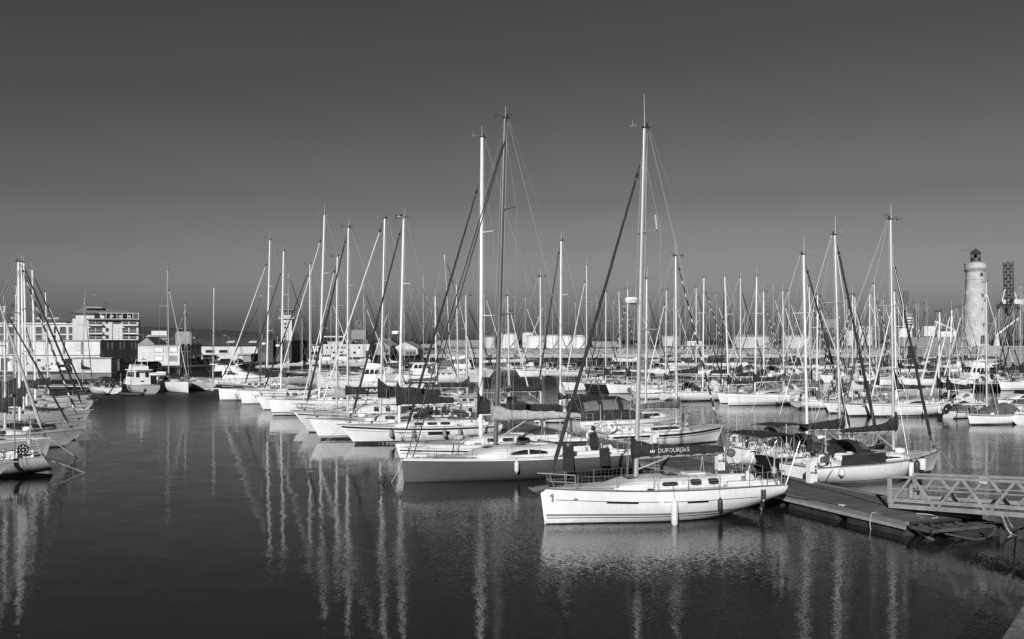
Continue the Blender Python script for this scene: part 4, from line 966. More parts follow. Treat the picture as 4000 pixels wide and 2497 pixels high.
# plinth in front of the wall
mb = MB(); mb.box((0, -6.2, zz(1356) / 2), (7.6, 6, zz(1356) + .8)); mb.obj('plinth', STONE, lh, smooth=False)
uvp = lh.children[-1].data.uv_layers.new(name='UVMap')
for p in lh.children[-1].data.polygons:
    for li in p.loop_indices:
        c = lh.children[-1].data.vertices[lh.children[-1].data.loops[li].vertex_index].co; uvp.data[li].uv = (c.x + c.y, c.z)

# ------------------------------------------------------------------ port cranes and ship
CRD = pm('crane_dark', .05, .6); CRG = pm('crane_grey', .20, .6); CRW = pm('crane_white', .62, .6)
def lattice(mb, a, c, w_, n, r=.2, d=None):
    a, c = Vector(a), Vector(c); ax = (c - a).normalized(); s1 = ax.cross(Vector((0, 1, 0))).normalized() * w_ / 2; s2 = ax.cross(s1).normalized() * (d or w_) / 2
    cs = [s1 + s2, s1 - s2, -s1 - s2, -s1 + s2]
    for q in cs: mb.tube([a + q, c + q], r, 4)
    for i in range(n):
        p, q_ = a.lerp(c, i / n), a.lerp(c, (i + 1) / n)
        for k in range(4):
            k2 = (k + 1) % 4; mb.tube([p + cs[k], p + cs[k2]], r * .6, 4); mb.tube([p + cs[k], q_ + cs[k2]] if i % 2 else [p + cs[k2], q_ + cs[k]], r * .6, 4)
CY = 900.0
def ca(u, v, dy=0): return at(u, v, CY + dy)
o = empty('gantry_crane', (ca(3940, 1328).x, CY, 3.3)); tag(o, 'dark ship-to-shore gantry crane with raised lattice boom behind the lighthouse', 'crane')
inv = Matrix.Translation(-Vector((ca(3940, 1328).x, CY, 3.3)))
def cobj(mb, name, mat, oo, iv): ob = mb.obj(name, mat, oo, smooth=False); ob.data.transform(iv); return ob
mb = MB(); lattice(mb, ca(3942, 1205), ca(3938, 1024), 6.0, 14, .44); cobj(mb, 'boom', CRD, o, inv)
mb = MB(); lattice(mb, ca(3897, 1197), ca(3990, 1197), 3.5, 10, .45); mb.box(ca(3943, 1199), (21, 3.4, 1.6)); cobj(mb, 'cross_beam', CRD, o, inv)
for u in (3903, 3984):
    for dy in (0, 20): mb = MB(); mb.tube([ca(u, 1200, dy), ca(u, 1318, dy)], 1.1, 6); cobj(mb, 'leg', CRG, o, inv)
    mb = MB(); mb.tube([ca(u, 1285), ca(u, 1285, 20)], .8, 5); cobj(mb, 'leg_brace', CRG, o, inv)
mb = MB(); mb.box(ca(3945, 1212), (7, 6, 6)); mb.box(ca(3947, 1226), (4.5, 4, 4)); cobj(mb, 'machine_house', CRD, o, inv)
mb = MB(); mb.box(ca(3922, 1182, 4), (5, 8, 5)); mb.box(ca(3968, 1181, 4), (10, 8, 5)); cobj(mb, 'engine_house', CRW, o, inv)
mb = MB(); mb.tube([ca(3956, 1130), ca(3978, 1180)], .6, 5); mb.tube([ca(3926, 1130), ca(3914, 1180)], .6, 5); cobj(mb, 'stay', CRW, o, inv)
def portcrane(label, u, vb, Y, tower, jib, mat, cat='crane'):
    q = at(u, vb, Y); o = empty('harbour_crane', (q.x, Y, 3.3)); tag(o, label, cat); iv = Matrix.Translation(-Vector((q.x, Y, 3.3)))
    mb = MB(); lattice(mb, at(u, vb, Y), at(u, tower, Y), 4.0, 7, .38); cobj(mb, 'tower', mat, o, iv)
    mb = MB(); mb.box(at(u, lerp(vb, tower, .35), Y), (9, 7, 6)); mb.box(at(u + 8, lerp(vb, tower, .42), Y), (7, 5, 3)); cobj(mb, 'cab', mat, o, iv)
    for (a, c) in jib: mb = MB(); lattice(mb, at(a[0], a[1], Y), at(c[0], c[1], Y), 2.4, 9, .3); cobj(mb, 'jib', mat, o, iv)
    mb = MB()
    for dx in (-5, 5): mb = MB(); mb.tube([at(u, vb - 8, Y) + Vector((dx, 0, 0)), Vector((q.x + dx * 1.2, Y, 3.3))], .7, 5); cobj(mb, 'leg', mat, o, iv)
portcrane('pale slewing harbour crane with its jib up to the left, among the right-hand masts', 3238, 1300, 700, 1198, [((3196, 1152), (3232, 1228)), ((3232, 1228), (3262, 1290))], CRG)
portcrane('lattice dockside crane seen between the masts left of centre', 1402, 1338, 640, 1252, [((1402, 1255), (1418, 1330)), ((1402, 1255), (1388, 1330))], CRG)
portcrane('dark slim harbour crane just right of the tall right-hand mast', 3540, 1300, 860, 1132, [((3540, 1135), (3536, 1240))], CRG)
q = at(3893, 1352, 300); o = empty('jib_crane', (q.x, 300, q.z)); tag(o, 'white quay derrick with slanting jib on the jetty right of the lighthouse', 'crane')
iv = Matrix.Translation(-Vector((q.x, 300, q.z)))
mb = MB(); mb.rev([(1.0, 0), (.85, .9), (.6, 1.9), (.45, 2.1), (.4, 3.4)], q, 12); cobj(mb, 'pedestal', CRW, o, iv)
mb = MB(); mb.tube([at(3892, 1318, 300), at(3897, 1306, 300), at(3978, 1243, 300)], .42, 6, .25); mb.tube([at(3892, 1318, 300), at(3886, 1300, 300)], .25, 5); cobj(mb, 'jib', CRW, o, iv)
# ship
SY = 800.0; q = at(3520, 1328, SY); o = empty('cargo_ship', (q.x, SY, 0)); tag(o, 'large moored ship with stepped white superstructure beyond the jetty', 'ship'); iv = Matrix.Translation(-Vector((q.x, SY, 0)))
def sb(u0, u1, v0, v1, dy=14): a, c = at(u0, v0, SY), at(u1, v1, SY); mb = MB(); mb.box(((a.x + c.x) / 2, SY + dy / 2, (a.z + c.z) / 2), (c.x - a.x, dy, a.z - c.z)); return mb
a0 = at(3500, 1317, SY); a1 = at(3790, 1317, SY); mb = MB()
mb.loft([[(a0.x, SY, -1), (a0.x, SY, a0.z), (a0.x, SY + 24, a0.z), (a0.x, SY + 24, -1)], [(lerp(a0.x, a1.x, .85), SY - 2, -1), (lerp(a0.x, a1.x, .85), SY - 3, a0.z), (lerp(a0.x, a1.x, .85), SY + 26, a0.z), (lerp(a0.x, a1.x, .85), SY + 25, -1)], [(a1.x, SY + 11, -1), (a1.x + 4, SY + 11, a0.z + 1), (a1.x + 4, SY + 12, a0.z + 1), (a1.x, SY + 12, -1)]]); cobj(mb, 'hull', CRG, o, iv)
su = sb(3510, 3562, 1283, 1316.8); so_ = cobj(su, 'superstructure', CRW, o, iv)
cobj(sb(3540, 3568, 1240, 1282.8), 'bridge_tower', CRW, o, iv); cobj(sb(3524, 3539, 1262, 1282.8, 10), 'funnel', CRG, o, iv)
for v in (1246, 1256, 1266): cobj(sb(3542, 3566, v, v + 3.5, -.4), 'window', GLASS, o, iv)
cobj(sb(3611, 3652, 1274, 1314, 16), 'cargo_tank', CRW, o, iv); cobj(sb(3675, 3735, 1295, 1316, 16), 'cargo_tank', CRW, o, iv)
mb = MB(); mb.tube([at(3590, 1316, SY), at(3590, 1288, SY)], .8, 5); mb.tube([at(3665, 1316, SY), at(3665, 1290, SY)], .8, 5); mb.tube([at(3652, 1255, SY), at(3732, 1292, SY)], .8, 5, .5); cobj(mb, 'derrick', CRW, o, iv)
for k, (u0, u1, vt) in enumerate(((3357, 3382, 1272), (3388, 3412, 1274), (3310, 3340, 1290))): tank(u0, u1, vt, 1320, 760, ['tall grey silo among the right-hand masts, left of a pair', 'tall grey silo among the right-hand masts, right of a pair', 'lower grey silo left of the pair of tall silos'][k], TANKG, .08, False)

# ------------------------------------------------------------------ cars, lamps, fence on the left quay
TYRE = pm('tyre', .02, .8); CARW = pm('car_paint_white', .72, .25, var=.02, coat=.5); CARD = pm('car_paint_dark', .03, .2, var=.02, coat=.5); CARG = pm('car_paint_grey', .2, .3, var=.02, coat=.5); LAMPG = pm('lamp_glass', .4, .1)
def car(p, ang, label, paint, van=False, name=None):
    o = empty(name or ('parked_van' if van else 'parked_car'), p, ang); tag(o, label, 'van' if van else 'car', 'vehicles parked on the left quay')
    L, W = (4.9, 1.95) if van else (4.2, 1.75); hh = 2.2 if van else 1.48; bh = .95 if not van else 1.15
    pr = [(0, .35), (.02, .62), (.06, .80), (.26, .95), (.34, .97), (.95, .98), (.99, .8), (1, .4)] if not van else [(0, .35), (.02, .7), (.05, .95), (.2, 1.1), (.25, 1.16), (.98, 1.18), (1, .9), (1, .4)]
    mb = MB(); rings = []
    for e, z in pr:
        w_ = W / 2 * (.86 if e in (0, 1) else (.96 if e < .05 or e > .97 else 1)); x = e * L - L / 2
        rings.append([(x, -w_, .3), (x, -w_ * 1.0, z * .75), (x, -w_ * .93, z), (x, w_ * .93, z), (x, w_, z * .75), (x, w_, .3)])
    mb.loft(rings); mb.obj('body', paint, o, sharp=40)
    g = [(.27, bh), (.40, hh - .06), (.48, hh), (.78, hh), (.90, hh - .14), (.98, bh)] if not van else [(.22, bh), (.31, hh - .1), (.36, hh), (.95, hh), (.985, hh - .08), (.99, bh)]
    mb = MB(); rings = []
    for e, z in g:
        x = e * L - L / 2; k = (z - bh) / (hh - bh); w_ = W / 2 * (.93 - .14 * k)
        rings.append([(x, -W / 2 * .93, bh - .02), (x, -w_, z), (x, w_, z), (x, W / 2 * .93, bh - .02)])
    mb.loft(rings); cab = mb.obj('cabin', GLASS if not van else paint, o, sharp=25)
    mb = MB(); r_ = [r for r in g if r[1] > hh - .08]; x0, x1 = r_[0][0] * L - L / 2, r_[-1][0] * L - L / 2; mb.box(((x0 + x1) / 2, 0, hh + .012), (x1 - x0 + .25, W * .78, .05)); mb.obj('roof', paint, o)
    if van:
        for sd in (-1, 1): mb = MB(); mb.box((-.95, sd * W * .44, 1.62), (1.0, .05, .55)); mb.obj('window', GLASS, cab)
        mb = MB(); mb.box((-1.10 - .22, 0, 1.62), (.05, W * .74, .62), M=Matrix.Rotation(R(-23), 3, 'Y')); mb.obj('windscreen', GLASS, cab)
    else:
        for sd in (-1, 1):
            mb = MB()
            for e in (.30, .56, .80, .93): x = e * L - L / 2; mb.tube([(x, sd * W * .465, bh), (x + (.35 if e < .4 else (-.1 if e > .85 else 0)), sd * W * .40, hh)], .045, 4)
            mb.obj('pillar', paint, cab)
    for x in (-L * .30, L * .30):
        for sd in (-1, 1):
            mb = MB(); mb.rev([(.2, -.1), (.31, -.1), (.33, 0), (.31, .1), (.2, .1)], (x, sd * (W / 2 - .1), .32), 14, M=Matrix.Rotation(R(90), 3, 'X')); wh = mb.obj('wheel', TYRE, o)
            mb = MB(); mb.rev([(.19, -.115), (.19, .115)], (x, sd * (W / 2 - .1), .32), 10, M=Matrix.Rotation(R(90), 3, 'X')); mb.obj('rim', STEEL, wh)
    for sd in (-1, 1):
        mb = MB(); mb.box((-L / 2 + .06, sd * W * .33, .68), (.1, .3, .13)); mb.obj('headlight', LAMPG, o); mb = MB(); mb.box((L / 2 - .02, sd * W * .36, .8), (.08, .22, .16)); mb.obj('tail_light', GREYP, o)
def cp(u, v): return wp(u, v, 1.015)
car(cp(253, 1451), R(-78), 'white saloon car seen from behind beside the peeling warehouse wall', CARW)
for k, (u, v, a, m_, l) in enumerate(((478, 1443, 8, CARW, 'white hatchback parked side-on by the iron fence'), (520, 1441, 25, CARD, 'dark car next to the white hatchback by the fence'), (548, 1439, 30, CARD, 'dark car with its nose to the water, second right of the white hatchback'), (575, 1438, 32, CARG, 'grey car third right of the white hatchback'), (592, 1437, 35, CARD, 'dark car at the right end of the row by the fence'),
                            (744, 1424, 15, CARG, 'grey car alone in front of the shaded flank of the square block'), (802, 1422, 10, CARD, 'dark car beside the storage hut lane, left of the white vans'), (820, 1421, 20, CARG, 'mid grey car partly behind the pale mast, left of the vans'), (874, 1424, 40, CARD, 'dark car in front of the white vans'))): car(cp(u, v), R(a), l, m_)
for k, (u, v, l) in enumerate(((860, 1419, 'white van at the left of the group in front of the long shed'), (885, 1415, 'white van in the middle of the group in front of the long shed'), (905, 1411, 'white van behind the middle van in front of the long shed'), (922, 1409, 'white van nearest the storage hut'))): car(cp(u, v), R(30), l, CARW, True)
def lamp(u, vb, vt, Y, label):
    p = at(u, vb, Y); zt = z_at(vt, Y); p.z = 1.0; h = zt - 1; o = empty('street_lamp', p); tag(o, label, 'street lamp', 'street lamps on the left quay')
    mb = MB(); mb.tube([(0, 0, 0), (0, 0, h - .5), (-.1, 0, h - .1), (-.5, 0, h), (-1.2, 0, h + .05)], .09, 6, .05); mb.obj('post', GREYP, o)
    mb = MB(); mb.rev([(.0, -.1), (.22, -.06), (.25, .02), (.1, .12), (0, .13)], (-1.3, 0, h + .03), 10); mb.obj('lamp_head', WHITEP, o)
lamp(392, 1440, 1354, 240, 'street lamp at the shaded corner of the white warehouse'); lamp(892, 1400, 1312, 322, 'street lamp rising above the long shed roof'); lamp(947, 1400, 1356, 300, 'short street lamp in front of the long shed wall'); lamp(560, 1420, 1308, 300, 'street lamp behind the gabled house')
a, c = cp(436, 1452), cp(488, 1444); o = empty('iron_fence', a); tag(o, 'tall iron bar fence between the white block and the parked cars', 'fence')
mb = MB(); n = 26
for i in range(n + 1): p = (c - a) * (i / n); mb.tube([p, p + Vector((0, 0, 2.4))], .035, 4)
mb.obj('bars', GREYP, o); mb = MB(); [mb.tube([Vector((0, 0, z_)), (c - a) + Vector((0, 0, z_))], .045, 4) for z_ in (.3, 2.1)]; mb.obj('rail', GREYP, o)
for k, (u, v, Y, l) in enumerate(((366, 1150, 150, 'white gull in the sky above the apartment block'), (1561, 847, 95, 'white gull in the sky beside the twin mastheads left of centre'), (3769, 979, 200, 'gull flying just left of the lighthouse lantern'))):
    o = empty('gull', at(u, v, Y), R(40 * k)); tag(o, l, 'gull', 'gulls in flight'); s_ = Y / 150
    mb = MB(); mb.rev([(.0, -.28), (.05, -.2), (.085, 0), (.06, .18), (.045, .22), (.05, .27), (0, .33)], (0, 0, 0), 8, M=Matrix.Rotation(R(90), 3, 'Y')); mb.obj('body', FENW, o)
    for sd in (-1, 1):
        mb = MB(); mb.grid([[(-.1, sd * y, .02 + z), (.02, sd * y, .035 + z), (.12 * c_, sd * y, .02 + z)] for y, z, c_ in ((.05, 0, 1), (.3, .14, 1), (.55, .16, .6), (.72, .1, .1))]); mb.grid([[(-.1, sd * y, .0 + z), (.12 * c_, sd * y, .0 + z)] for y, z, c_ in ((.05, 0, 1), (.3, .14, 1), (.55, .16, .6), (.72, .1, .1))]); mb.obj('wing', FENG, o)
# ------------------------------------------------------------------ motor boats
def outboard(mb, p, M3, s=1.0):
    """cowl, leg and propeller"""
    f = lambda q: p + M3 @ (Vector(q) * s)
    rings = []
    for z, a, b_ in ((.0, .17, .13), (.1, .26, .19), (.35, .30, .21), (.52, .26, .19), (.62, .12, .1)):
        rings.append([f((a * math.cos(k * R(36)) - .05, b_ * math.sin(k * R(36)), z)) for k in range(10)])
    mb.loft(rings)
    rings = []
    for z, a, b_ in ((.02, .12, .07), (-.35, .10, .05), (-.62, .09, .04), (-.85, .07, .03)): rings.append([f((a * math.cos(k * R(45)), b_ * math.sin(k * R(45)), z)) for k in range(8)])
    mb.loft(rings); mb.box(f((-.02, 0, -.45)), (.4 * s, .16 * s, .02 * s), M=M3)
    mb.tube([f((-.2, 0, -.66)), f((.2, 0, -.66))], .06 * s, 8)
    for k in range(3): a = k * R(120); mb.box(f((.2, .11 * math.sin(a), -.66 + .11 * math.cos(a))), (.03 * s, .09 * s, .13 * s), M=M3)

def motorboat(label, pos, ang, L, B=None, fb=None, hull=None, style='cuddy', cat='motorboat', group=None, seed=0, canopy=None, eng=None, name='motorboat', hood=None, kd=-.35):
    rnd = random.Random(seed); B = B or L * .34; fb = fb or (L * .16, L * .13, L * .12)
    b = Boat(); b.pos, b.ang = Vector(pos), ang; root = empty(name, pos, ang); b.root = root; tag(root, label, cat, group)
    Hh = Hull(L, B, fb, L * .06, 0, -.2, .9, full=1.0, kd=kd); b.H = Hh; M = Matrix.Translation(b.pos) @ Matrix.Rotation(ang, 4, 'Z'); b.world = lambda p: M @ Vector(p)
    Hh.mesh(20, 7).obj('hull', hull or WHITE, root, sharp=50)
    mb = MB(); Hh.strip(mb, .004, .98, -.05, .08, n=20, eps=.008); mb.obj('boot_stripe', BOOT, root)
    mb = MB(); Hh.strip(mb, .004, .99, .12, .03, n=20, eps=.03, below=True); mb.obj('rubbing_strake', RUBBER if rnd.random() < .5 else GREYP, root)
    Hh.deck(16, (.62, .96) if style in ('cuddy', 'open') else None).obj('deck', DECKW, root, sharp=30)
    if style == 'cuddy':
        C = Coach(Hh, .2, .62, L * .10, .7, .7); cm = C.mesh(12).obj('cabin', DECKW, root)
        for sd in (-1, 1): mb = MB(); C.window(mb, .5, .9, .35, .8, sd, shape='taper'); mb.obj('window', GLASS, cm)
        x0 = Hh.x(.6); w = Hh.b(.6) * .7; z0 = Hh.h(.6) + L * .09
        mb = MB(); mb.grid([[(x0 - .5, -w * .8, z0), (x0 - .6, 0, z0 + .02), (x0 - .5, w * .8, z0)], [(x0, -w * .85, z0 + .5), (x0 - .05, 0, z0 + .52), (x0, w * .85, z0 + .5)]]); mb.obj('windscreen', GLASS, root)
    if style in ('trawler', 'fly', 'pilot'):
        x0, x1 = Hh.x(.34), Hh.x(.72); w = B * .36; z0 = Hh.h(.5); hh = 2.0
        mb = MB(); mb.loft([[(x0 + .0, -w, z0), (x1, -w, z0), (x1, w, z0), (x0, w, z0)], [(x0 + .28, -w * .95, z0 + 1.0), (x1, -w * .97, z0 + 1.0), (x1, w * .97, z0 + 1.0), (x0 + .28, w * .95, z0 + 1.0)], [(x0 + .75, -w * .9, z0 + hh), (x1 - .1, -w * .92, z0 + hh), (x1 - .1, w * .92, z0 + hh), (x0 + .75, w * .9, z0 + hh)]])
        wh = mb.obj('wheelhouse', WHITEP, root, smooth=False)
        mb = MB(); mb.box(((x0 + x1) / 2 + .35, 0, z0 + hh + .05), (x1 - x0 + .5, w * 2.05, .1)); mb.obj('roof', WHITEP, wh, smooth=False)
        n = 4
        for sd in (-1, 1):
            for k in range(n):
                a, c = lerp(x0 + .75, x1 - .2, (k + .08) / n), lerp(x0 + .75, x1 - .2, (k + .92) / n); mb = MB()
                mb.poly([(a - .12, sd * (w * .965 + .012), z0 + 1.08), (c - (.06 if k < n - 1 else 0), sd * (w * .965 + .012), z0 + 1.08), (c, sd * (w * .93 + .012), z0 + 1.78), (a + .1, sd * (w * .93 + .012), z0 + 1.78)][::sd]); mb.obj('window', GLASS, wh, smooth=False)
        for k in range(3):
            y0, y1 = lerp(-w * .85, w * .85, (k + .06) / 3), lerp(-w * .85, w * .85, (k + .94) / 3); mb = MB(); mb.poly([(x0 + .31, y0, z0 + 1.08), (x0 + .31 + .31, y0, z0 + 1.8), (x0 + .31 + .31, y1, z0 + 1.8), (x0 + .31, y1, z0 + 1.08)]); mb.obj('window', GLASS, wh, smooth=False)
        for k in range(3):
            y0, y1 = lerp(-w * .85, w * .85, (k + .1) / 3), lerp(-w * .85, w * .85, (k + .9) / 3); z2 = .35 if k == 1 else 1.0; mb = MB(); mb.poly([(x1 + .012 - .0, y0, z0 + z2), (x1 + .012, y1, z0 + z2), (x1 + .012 - .085, y1, z0 + 1.75), (x1 + .012 - .085, y0, z0 + 1.75)]); mb.obj('window' if k != 1 else 'door', GLASS, wh, smooth=False)
        if style in ('trawler', 'fly'):
            zf = z0 + hh + .1; mb = MB(); mb.loft([[(x0 + .7, -w * .8, zf), (x1 - .3, -w * .85, zf), (x1 - .3, w * .85, zf), (x0 + .7, w * .8, zf)], [(x0 + 1.1, -w * .8, zf + .7), (x1 - .4, -w * .85, zf + .45), (x1 - .4, w * .85, zf + .45), (x0 + 1.1, w * .8, zf + .7)]]); mb.obj('flybridge', WHITEP, root, smooth=False)
            mb = MB()
            for sd in (-1, 1): mb.tube([(x1 - .6, sd * w * .8, zf + .4), (x1 - .3, sd * w * .7, zf + 1.3), (x1 - .2, 0, zf + 1.45)], .05, 6)
            mb.rev([(0, 0), (.28, .02), (.28, .18), (0, .22)], (x1 - .2, 0, zf + 1.45), 10); mb.obj('radar_arch', WHITEP, root)
            if canopy:
                mb = MB(); mb.box(((x0 + x1) / 2 + .3, 0, zf + 1.75), (x1 - x0 - .3, w * 1.6, .07)); mb.obj('canopy', canopy, root); mb = MB()
                for sx in (x0 + 1.2, x1 - .3):
                    for sd in (-1, 1): mb.tube([(sx, sd * w * .75, zf + .4), (sx, sd * w * .75, zf + 1.74)], .025, 4)
                mb.obj('canopy_frame', STEEL, root)
        mb = MB(); mb.tube([(x1 - .4, 0, z0 + hh), (x1 - .3, 0, z0 + hh + 3.0)], .045, 5); mb.tube([(x1 - .35, -.5, z0 + hh + 2.2), (x1 - .35, .5, z0 + hh + 2.2)], .03, 4); mb.obj('signal_mast', WHITEP, root)
    if style == 'express':
        C = Coach(Hh, .12, .66, L * .12, .74, .8); cm = C.mesh(14).obj('cabin', WHITE, root)
        for sd in (-1, 1): mb = MB(); C.window(mb, .62, .97, .45, .9, sd, shape='taper'); mb.obj('window', GLASS, cm)
        x0, z0, w = Hh.x(.5), Hh.h(.5) + L * .11, Hh.b(.6) * .75
        mb = MB(); mb.loft([[(x0 - .9, -w * .8, z0), (x0 + L * .3, -w, z0 - .1), (x0 + L * .3, w, z0 - .1), (x0 - .9, w * .8, z0)], [(x0 + .2, -w * .7, z0 + .75), (x0 + L * .28, -w * .85, z0 + .9), (x0 + L * .28, w * .85, z0 + .9), (x0 + .2, w * .7, z0 + .75)]]); mb.obj('canopy', canopy or CANVD, root)
        mb = MB(); mb.box((x0 + L * .3, 0, z0 + 1.0), (1.2, w * 2, .12)); mb.obj('radar_arch', WHITE, root)
    if style == 'cover':                                   # tarpaulin over the cockpit
        x0, x1 = Hh.x(.3), Hh.x(.98); rows = []
        for i in range(8):
            e = i / 7; t = lerp(.3, .98, e); w = Hh.b(t) * .98; z = Hh.h(t); hh = L * .12 * math.sin(math.pi * (.15 + .75 * e)) * (1.25 if i % 3 == 1 else 1)
            rows.append([(Hh.x(t), w * math.cos(R(180) * k / 8), z - .05 + hh * math.sin(R(180) * k / 8) ** .8) for k in range(9)])
        mb = MB(); mb.grid(rows); mb.poly(list(reversed(rows[0]))); mb.poly(rows[-1]); mb.obj('tarpaulin', canopy or CANVM, root, sharp=60)
    if eng:
        M3 = Matrix.Rotation(R(eng[2]), 3, 'Y'); mb = MB(); outboard(mb, Vector((Hh.x(1) + .35, eng[3] if len(eng) > 3 else 0, Hh.h(1) * .85 + .1)), M3, eng[1]); mb.obj('outboard_engine', eng[0], root)
    mb = MB()
    for sd in (-1, 1):
        mb.tube([Vector((Hh.x(t), sd * (Hh.b(t) - .06), Hh.h(t) + .5)) for t in (.02, .1, .2, .3, .4)] , .02, 4)
        for t in (.06, .2, .38): mb.tube([Vector((Hh.x(t), sd * (Hh.b(t) - .06), Hh.h(t))), Vector((Hh.x(t), sd * (Hh.b(t) - .06), Hh.h(t) + .5))], .016, 4)
    mb.obj('bow_rail', STEEL, root)
    return b

# ------------------------------------------------------------------ pontoons
PLANK = brick_mat('pontoon_planks', .085, .20, .02, 1.0, .15, 4.2, .012, bump=.8, offs=.5)
FLOATM = pm('float_dark', .028, .75, var=.5, scale=1.4, bump=.4)
EDGEW = pm('edge_timber', .17, .8, var=.3, scale=1.5, stretch=(.3, 4, 4))
def pontoon(label, P0, ang, L, W, detail=True, seed=0):
    o = empty('pontoon', (P0[0], P0[1], 0), ang); tag(o, label, 'pontoon'); zt = .55
    mb = MB(); mb.box((L / 2, -W / 2, zt - .04), (L, W - .36, .08)); mb.obj('planking', PLANK, o, smooth=False)
    mb = MB(); [mb.box((L / 2, y, zt - .02), (L, .17, .16)) for y in (-.09, -W + .09)]; mb.obj('edge_beam', EDGEW, o, smooth=False)
    mb = MB(); [mb.box((L / 2, y, zt - .17), (L, .06, .13)) for y in (.012, -W - .012)]; mb.obj('fascia', pm('fascia_aluminium', .38, .5, .2, var=.2), o, smooth=False)
    x = .2
    while x < L - 3:
        mb = MB(); mb.box((x + 1.6, -W / 2, .10), (3.1, W - .25, .62)); mb.obj('float', FLOATM, o, smooth=False); x += 3.75 if detail else 6
    return o
PA = R(112)
pt = pontoon('nearest long timber pontoon running away from the gangway between two rows of yachts', (14.9, 37.3), PA, 95, 3.9)
Mp = Matrix.Translation((14.9, 37.3, 0)) @ Matrix.Rotation(PA, 4, 'Z')
mb = MB()                                                    # open steel frame at the end, chain fittings
for y in (-.2, -3.7): mb.box((-.55, y, .42), (1.1, .1, .12))
mb.box((-1.05, -1.95, .42), (.1, 3.6, .12)); [mb.box((-.55, -.6 - .62 * k, .42), (1.0, .09, .1)) for k in range(5)]
mb.obj('end_frame', pm('end_timber', .07, .85, var=.4, scale=3), pt, smooth=False)
mb = MB(); mb.box((-.5, -2.6, .06), (1.0, 2.2, .6)); mb.obj('float', FLOATM, pt, smooth=False)
def chain(name, label, p, q, sag, r=.035, n=22, mat=None):
    p, q = Vector(p), Vector(q); o = empty(name, p); tag(o, label, 'chain')
    mb = MB(); prev = None; pts = [p.lerp(q, i / n) - Vector((0, 0, sag * 4 * (i / n) * (1 - i / n))) for i in range(n + 1)]
    for i in range(n):
        c = (pts[i] + pts[i + 1]) / 2 - p; d = (pts[i + 1] - pts[i]); l = d.length * .72; d.normalize()
        a = d.cross(Vector((0, 0, 1))).normalized(); b_ = d.cross(a); s_ = a if i % 2 else b_
        loop = [c + d * (l * math.cos(k * R(45))) + s_ * (r * 1.5 * math.sin(k * R(45))) for k in range(9)]; mb.tube(loop, r * .42, 5)
    mb.obj('chain_links', mat or pm('chain_rusty', .17, .8, var=.4, scale=8), o); return o
chain('mooring_chain', 'pale chain dropping from the near corner of the pontoon into the water', Mp @ Vector((-.05, -.35, .40)), Mp @ Vector((-.75, -.8, -.1)), .02)
chain('mooring_chain', 'dark chain slung in a loop under the end frame of the pontoon', Mp @ Vector((-1.08, -3.3, .38)), Mp @ Vector((-1.1, -1.3, -.08)), .12, mat=pm('chain_dark', .03, .8))
chain('mooring_chain', 'dark chain hanging straight down at the far corner of the pontoon end', Mp @ Vector((-1.1, -3.7, .36)), Mp @ Vector((-1.35, -4.0, -.2)), .02, mat=pm('chain_dark', .03, .8))
def rope(name, label, pts, r, mat, cat='rope'):
    p0 = Vector(pts[0]); o = empty(name, p0); tag(o, label, cat)
    P = [Vector(q) for q in pts]; S_ = []
    for i in range(len(P) - 1):
        a, b0, c, d = P[max(0, i - 1)], P[i], P[i + 1], P[min(len(P) - 1, i + 2)]
        for k in range(6):
            t = k / 6; S_.append(.5 * ((2 * b0) + (c - a) * t + (2 * a - 5 * b0 + 4 * c - d) * t * t + (3 * b0 - a - 3 * c + d) * t ** 3) - p0)
    S_.append(P[-1] - p0); mb = MB(); mb.tube(S_, r, 6); mb.obj('strand', mat, o); return o
rope('hawser', 'thick dark hawser hanging in a bight below the pontoon end frame', [Mp @ Vector(q) for q in ((-.12, -.55, .5), (-.9, -1.2, .22), (-1.25, -2.2, .02), (-1.2, -3.0, .1), (-1.0, -3.5, .4))], .04, ROPED)
rope('hose', 'pale curved hose lying half in the water at the right edge', [wp(3935, 2112, -.03), wp(3948, 2090, .06), wp(3962, 2078, .12), wp(3985, 2068, .2), wp(4012, 2061, .3), wp(4060, 2058, .3)], .05, pm('hose_pale', .40, .6, var=.2), 'hose')
rope('hose', 'pale pipe drooping from under the gangway to the water', [at(3916, 2018, 34.2), at(3924, 2040, 34.4), at(3938, 2072, 34.6), at(3955, 2088, 34.8), wp(3970, 2092, -.02)], .035, pm('hose_pale', .40, .6, var=.2), 'hose')
rope('rope', 'thin line hanging from the gangway beside the drooping pipe', [at(3933, 2020, 34.0), at(3946, 2045, 34.3), at(3960, 2068, 34.6), wp(3968, 2080, 0)], .015, ROPE)
mb = MB(); rnd = random.Random(3)
# mooring lines on the pontoon
rope('mooring_rope', 'dark stern line of the number one sloop made fast to the pontoon edge', [(11.7, 42.3, 1.25), (12.4, 41.9, .95), (13.3, 41.4, .66), (14.1, 40.2, .62)], .02, ROPED)
rope('mooring_rope', 'small coil of pale rope heaped on the pontoon edge behind the number one sloop', [Mp @ Vector(q) for q in ((3.6, -.1, .63), (3.7, -.3, .63), (3.9, -.2, .65), (3.75, -.05, .65), (3.6, -.25, .67), (3.9, -.35, .63))], .02, ROPE)
rope('mooring_rope', 'dark line lying along the pontoon edge from the number one sloop to the rope coil', [Mp @ Vector(q) for q in ((3.8, -.2, .63), (4.6, -.35, .60), (5.6, -.3, .60), (6.4, -.1, .7), (7.2, .5, 1.1))], .018, ROPED)
rope('mooring_rope', 'two-part stern line from the wood-trimmed yacht to the pontoon', [(17.0, 51.3, 1.1), (16.2, 50.0, .8), (15.5, 48.8, .6), (15.2, 48.5, .58)], .022, ROPE)
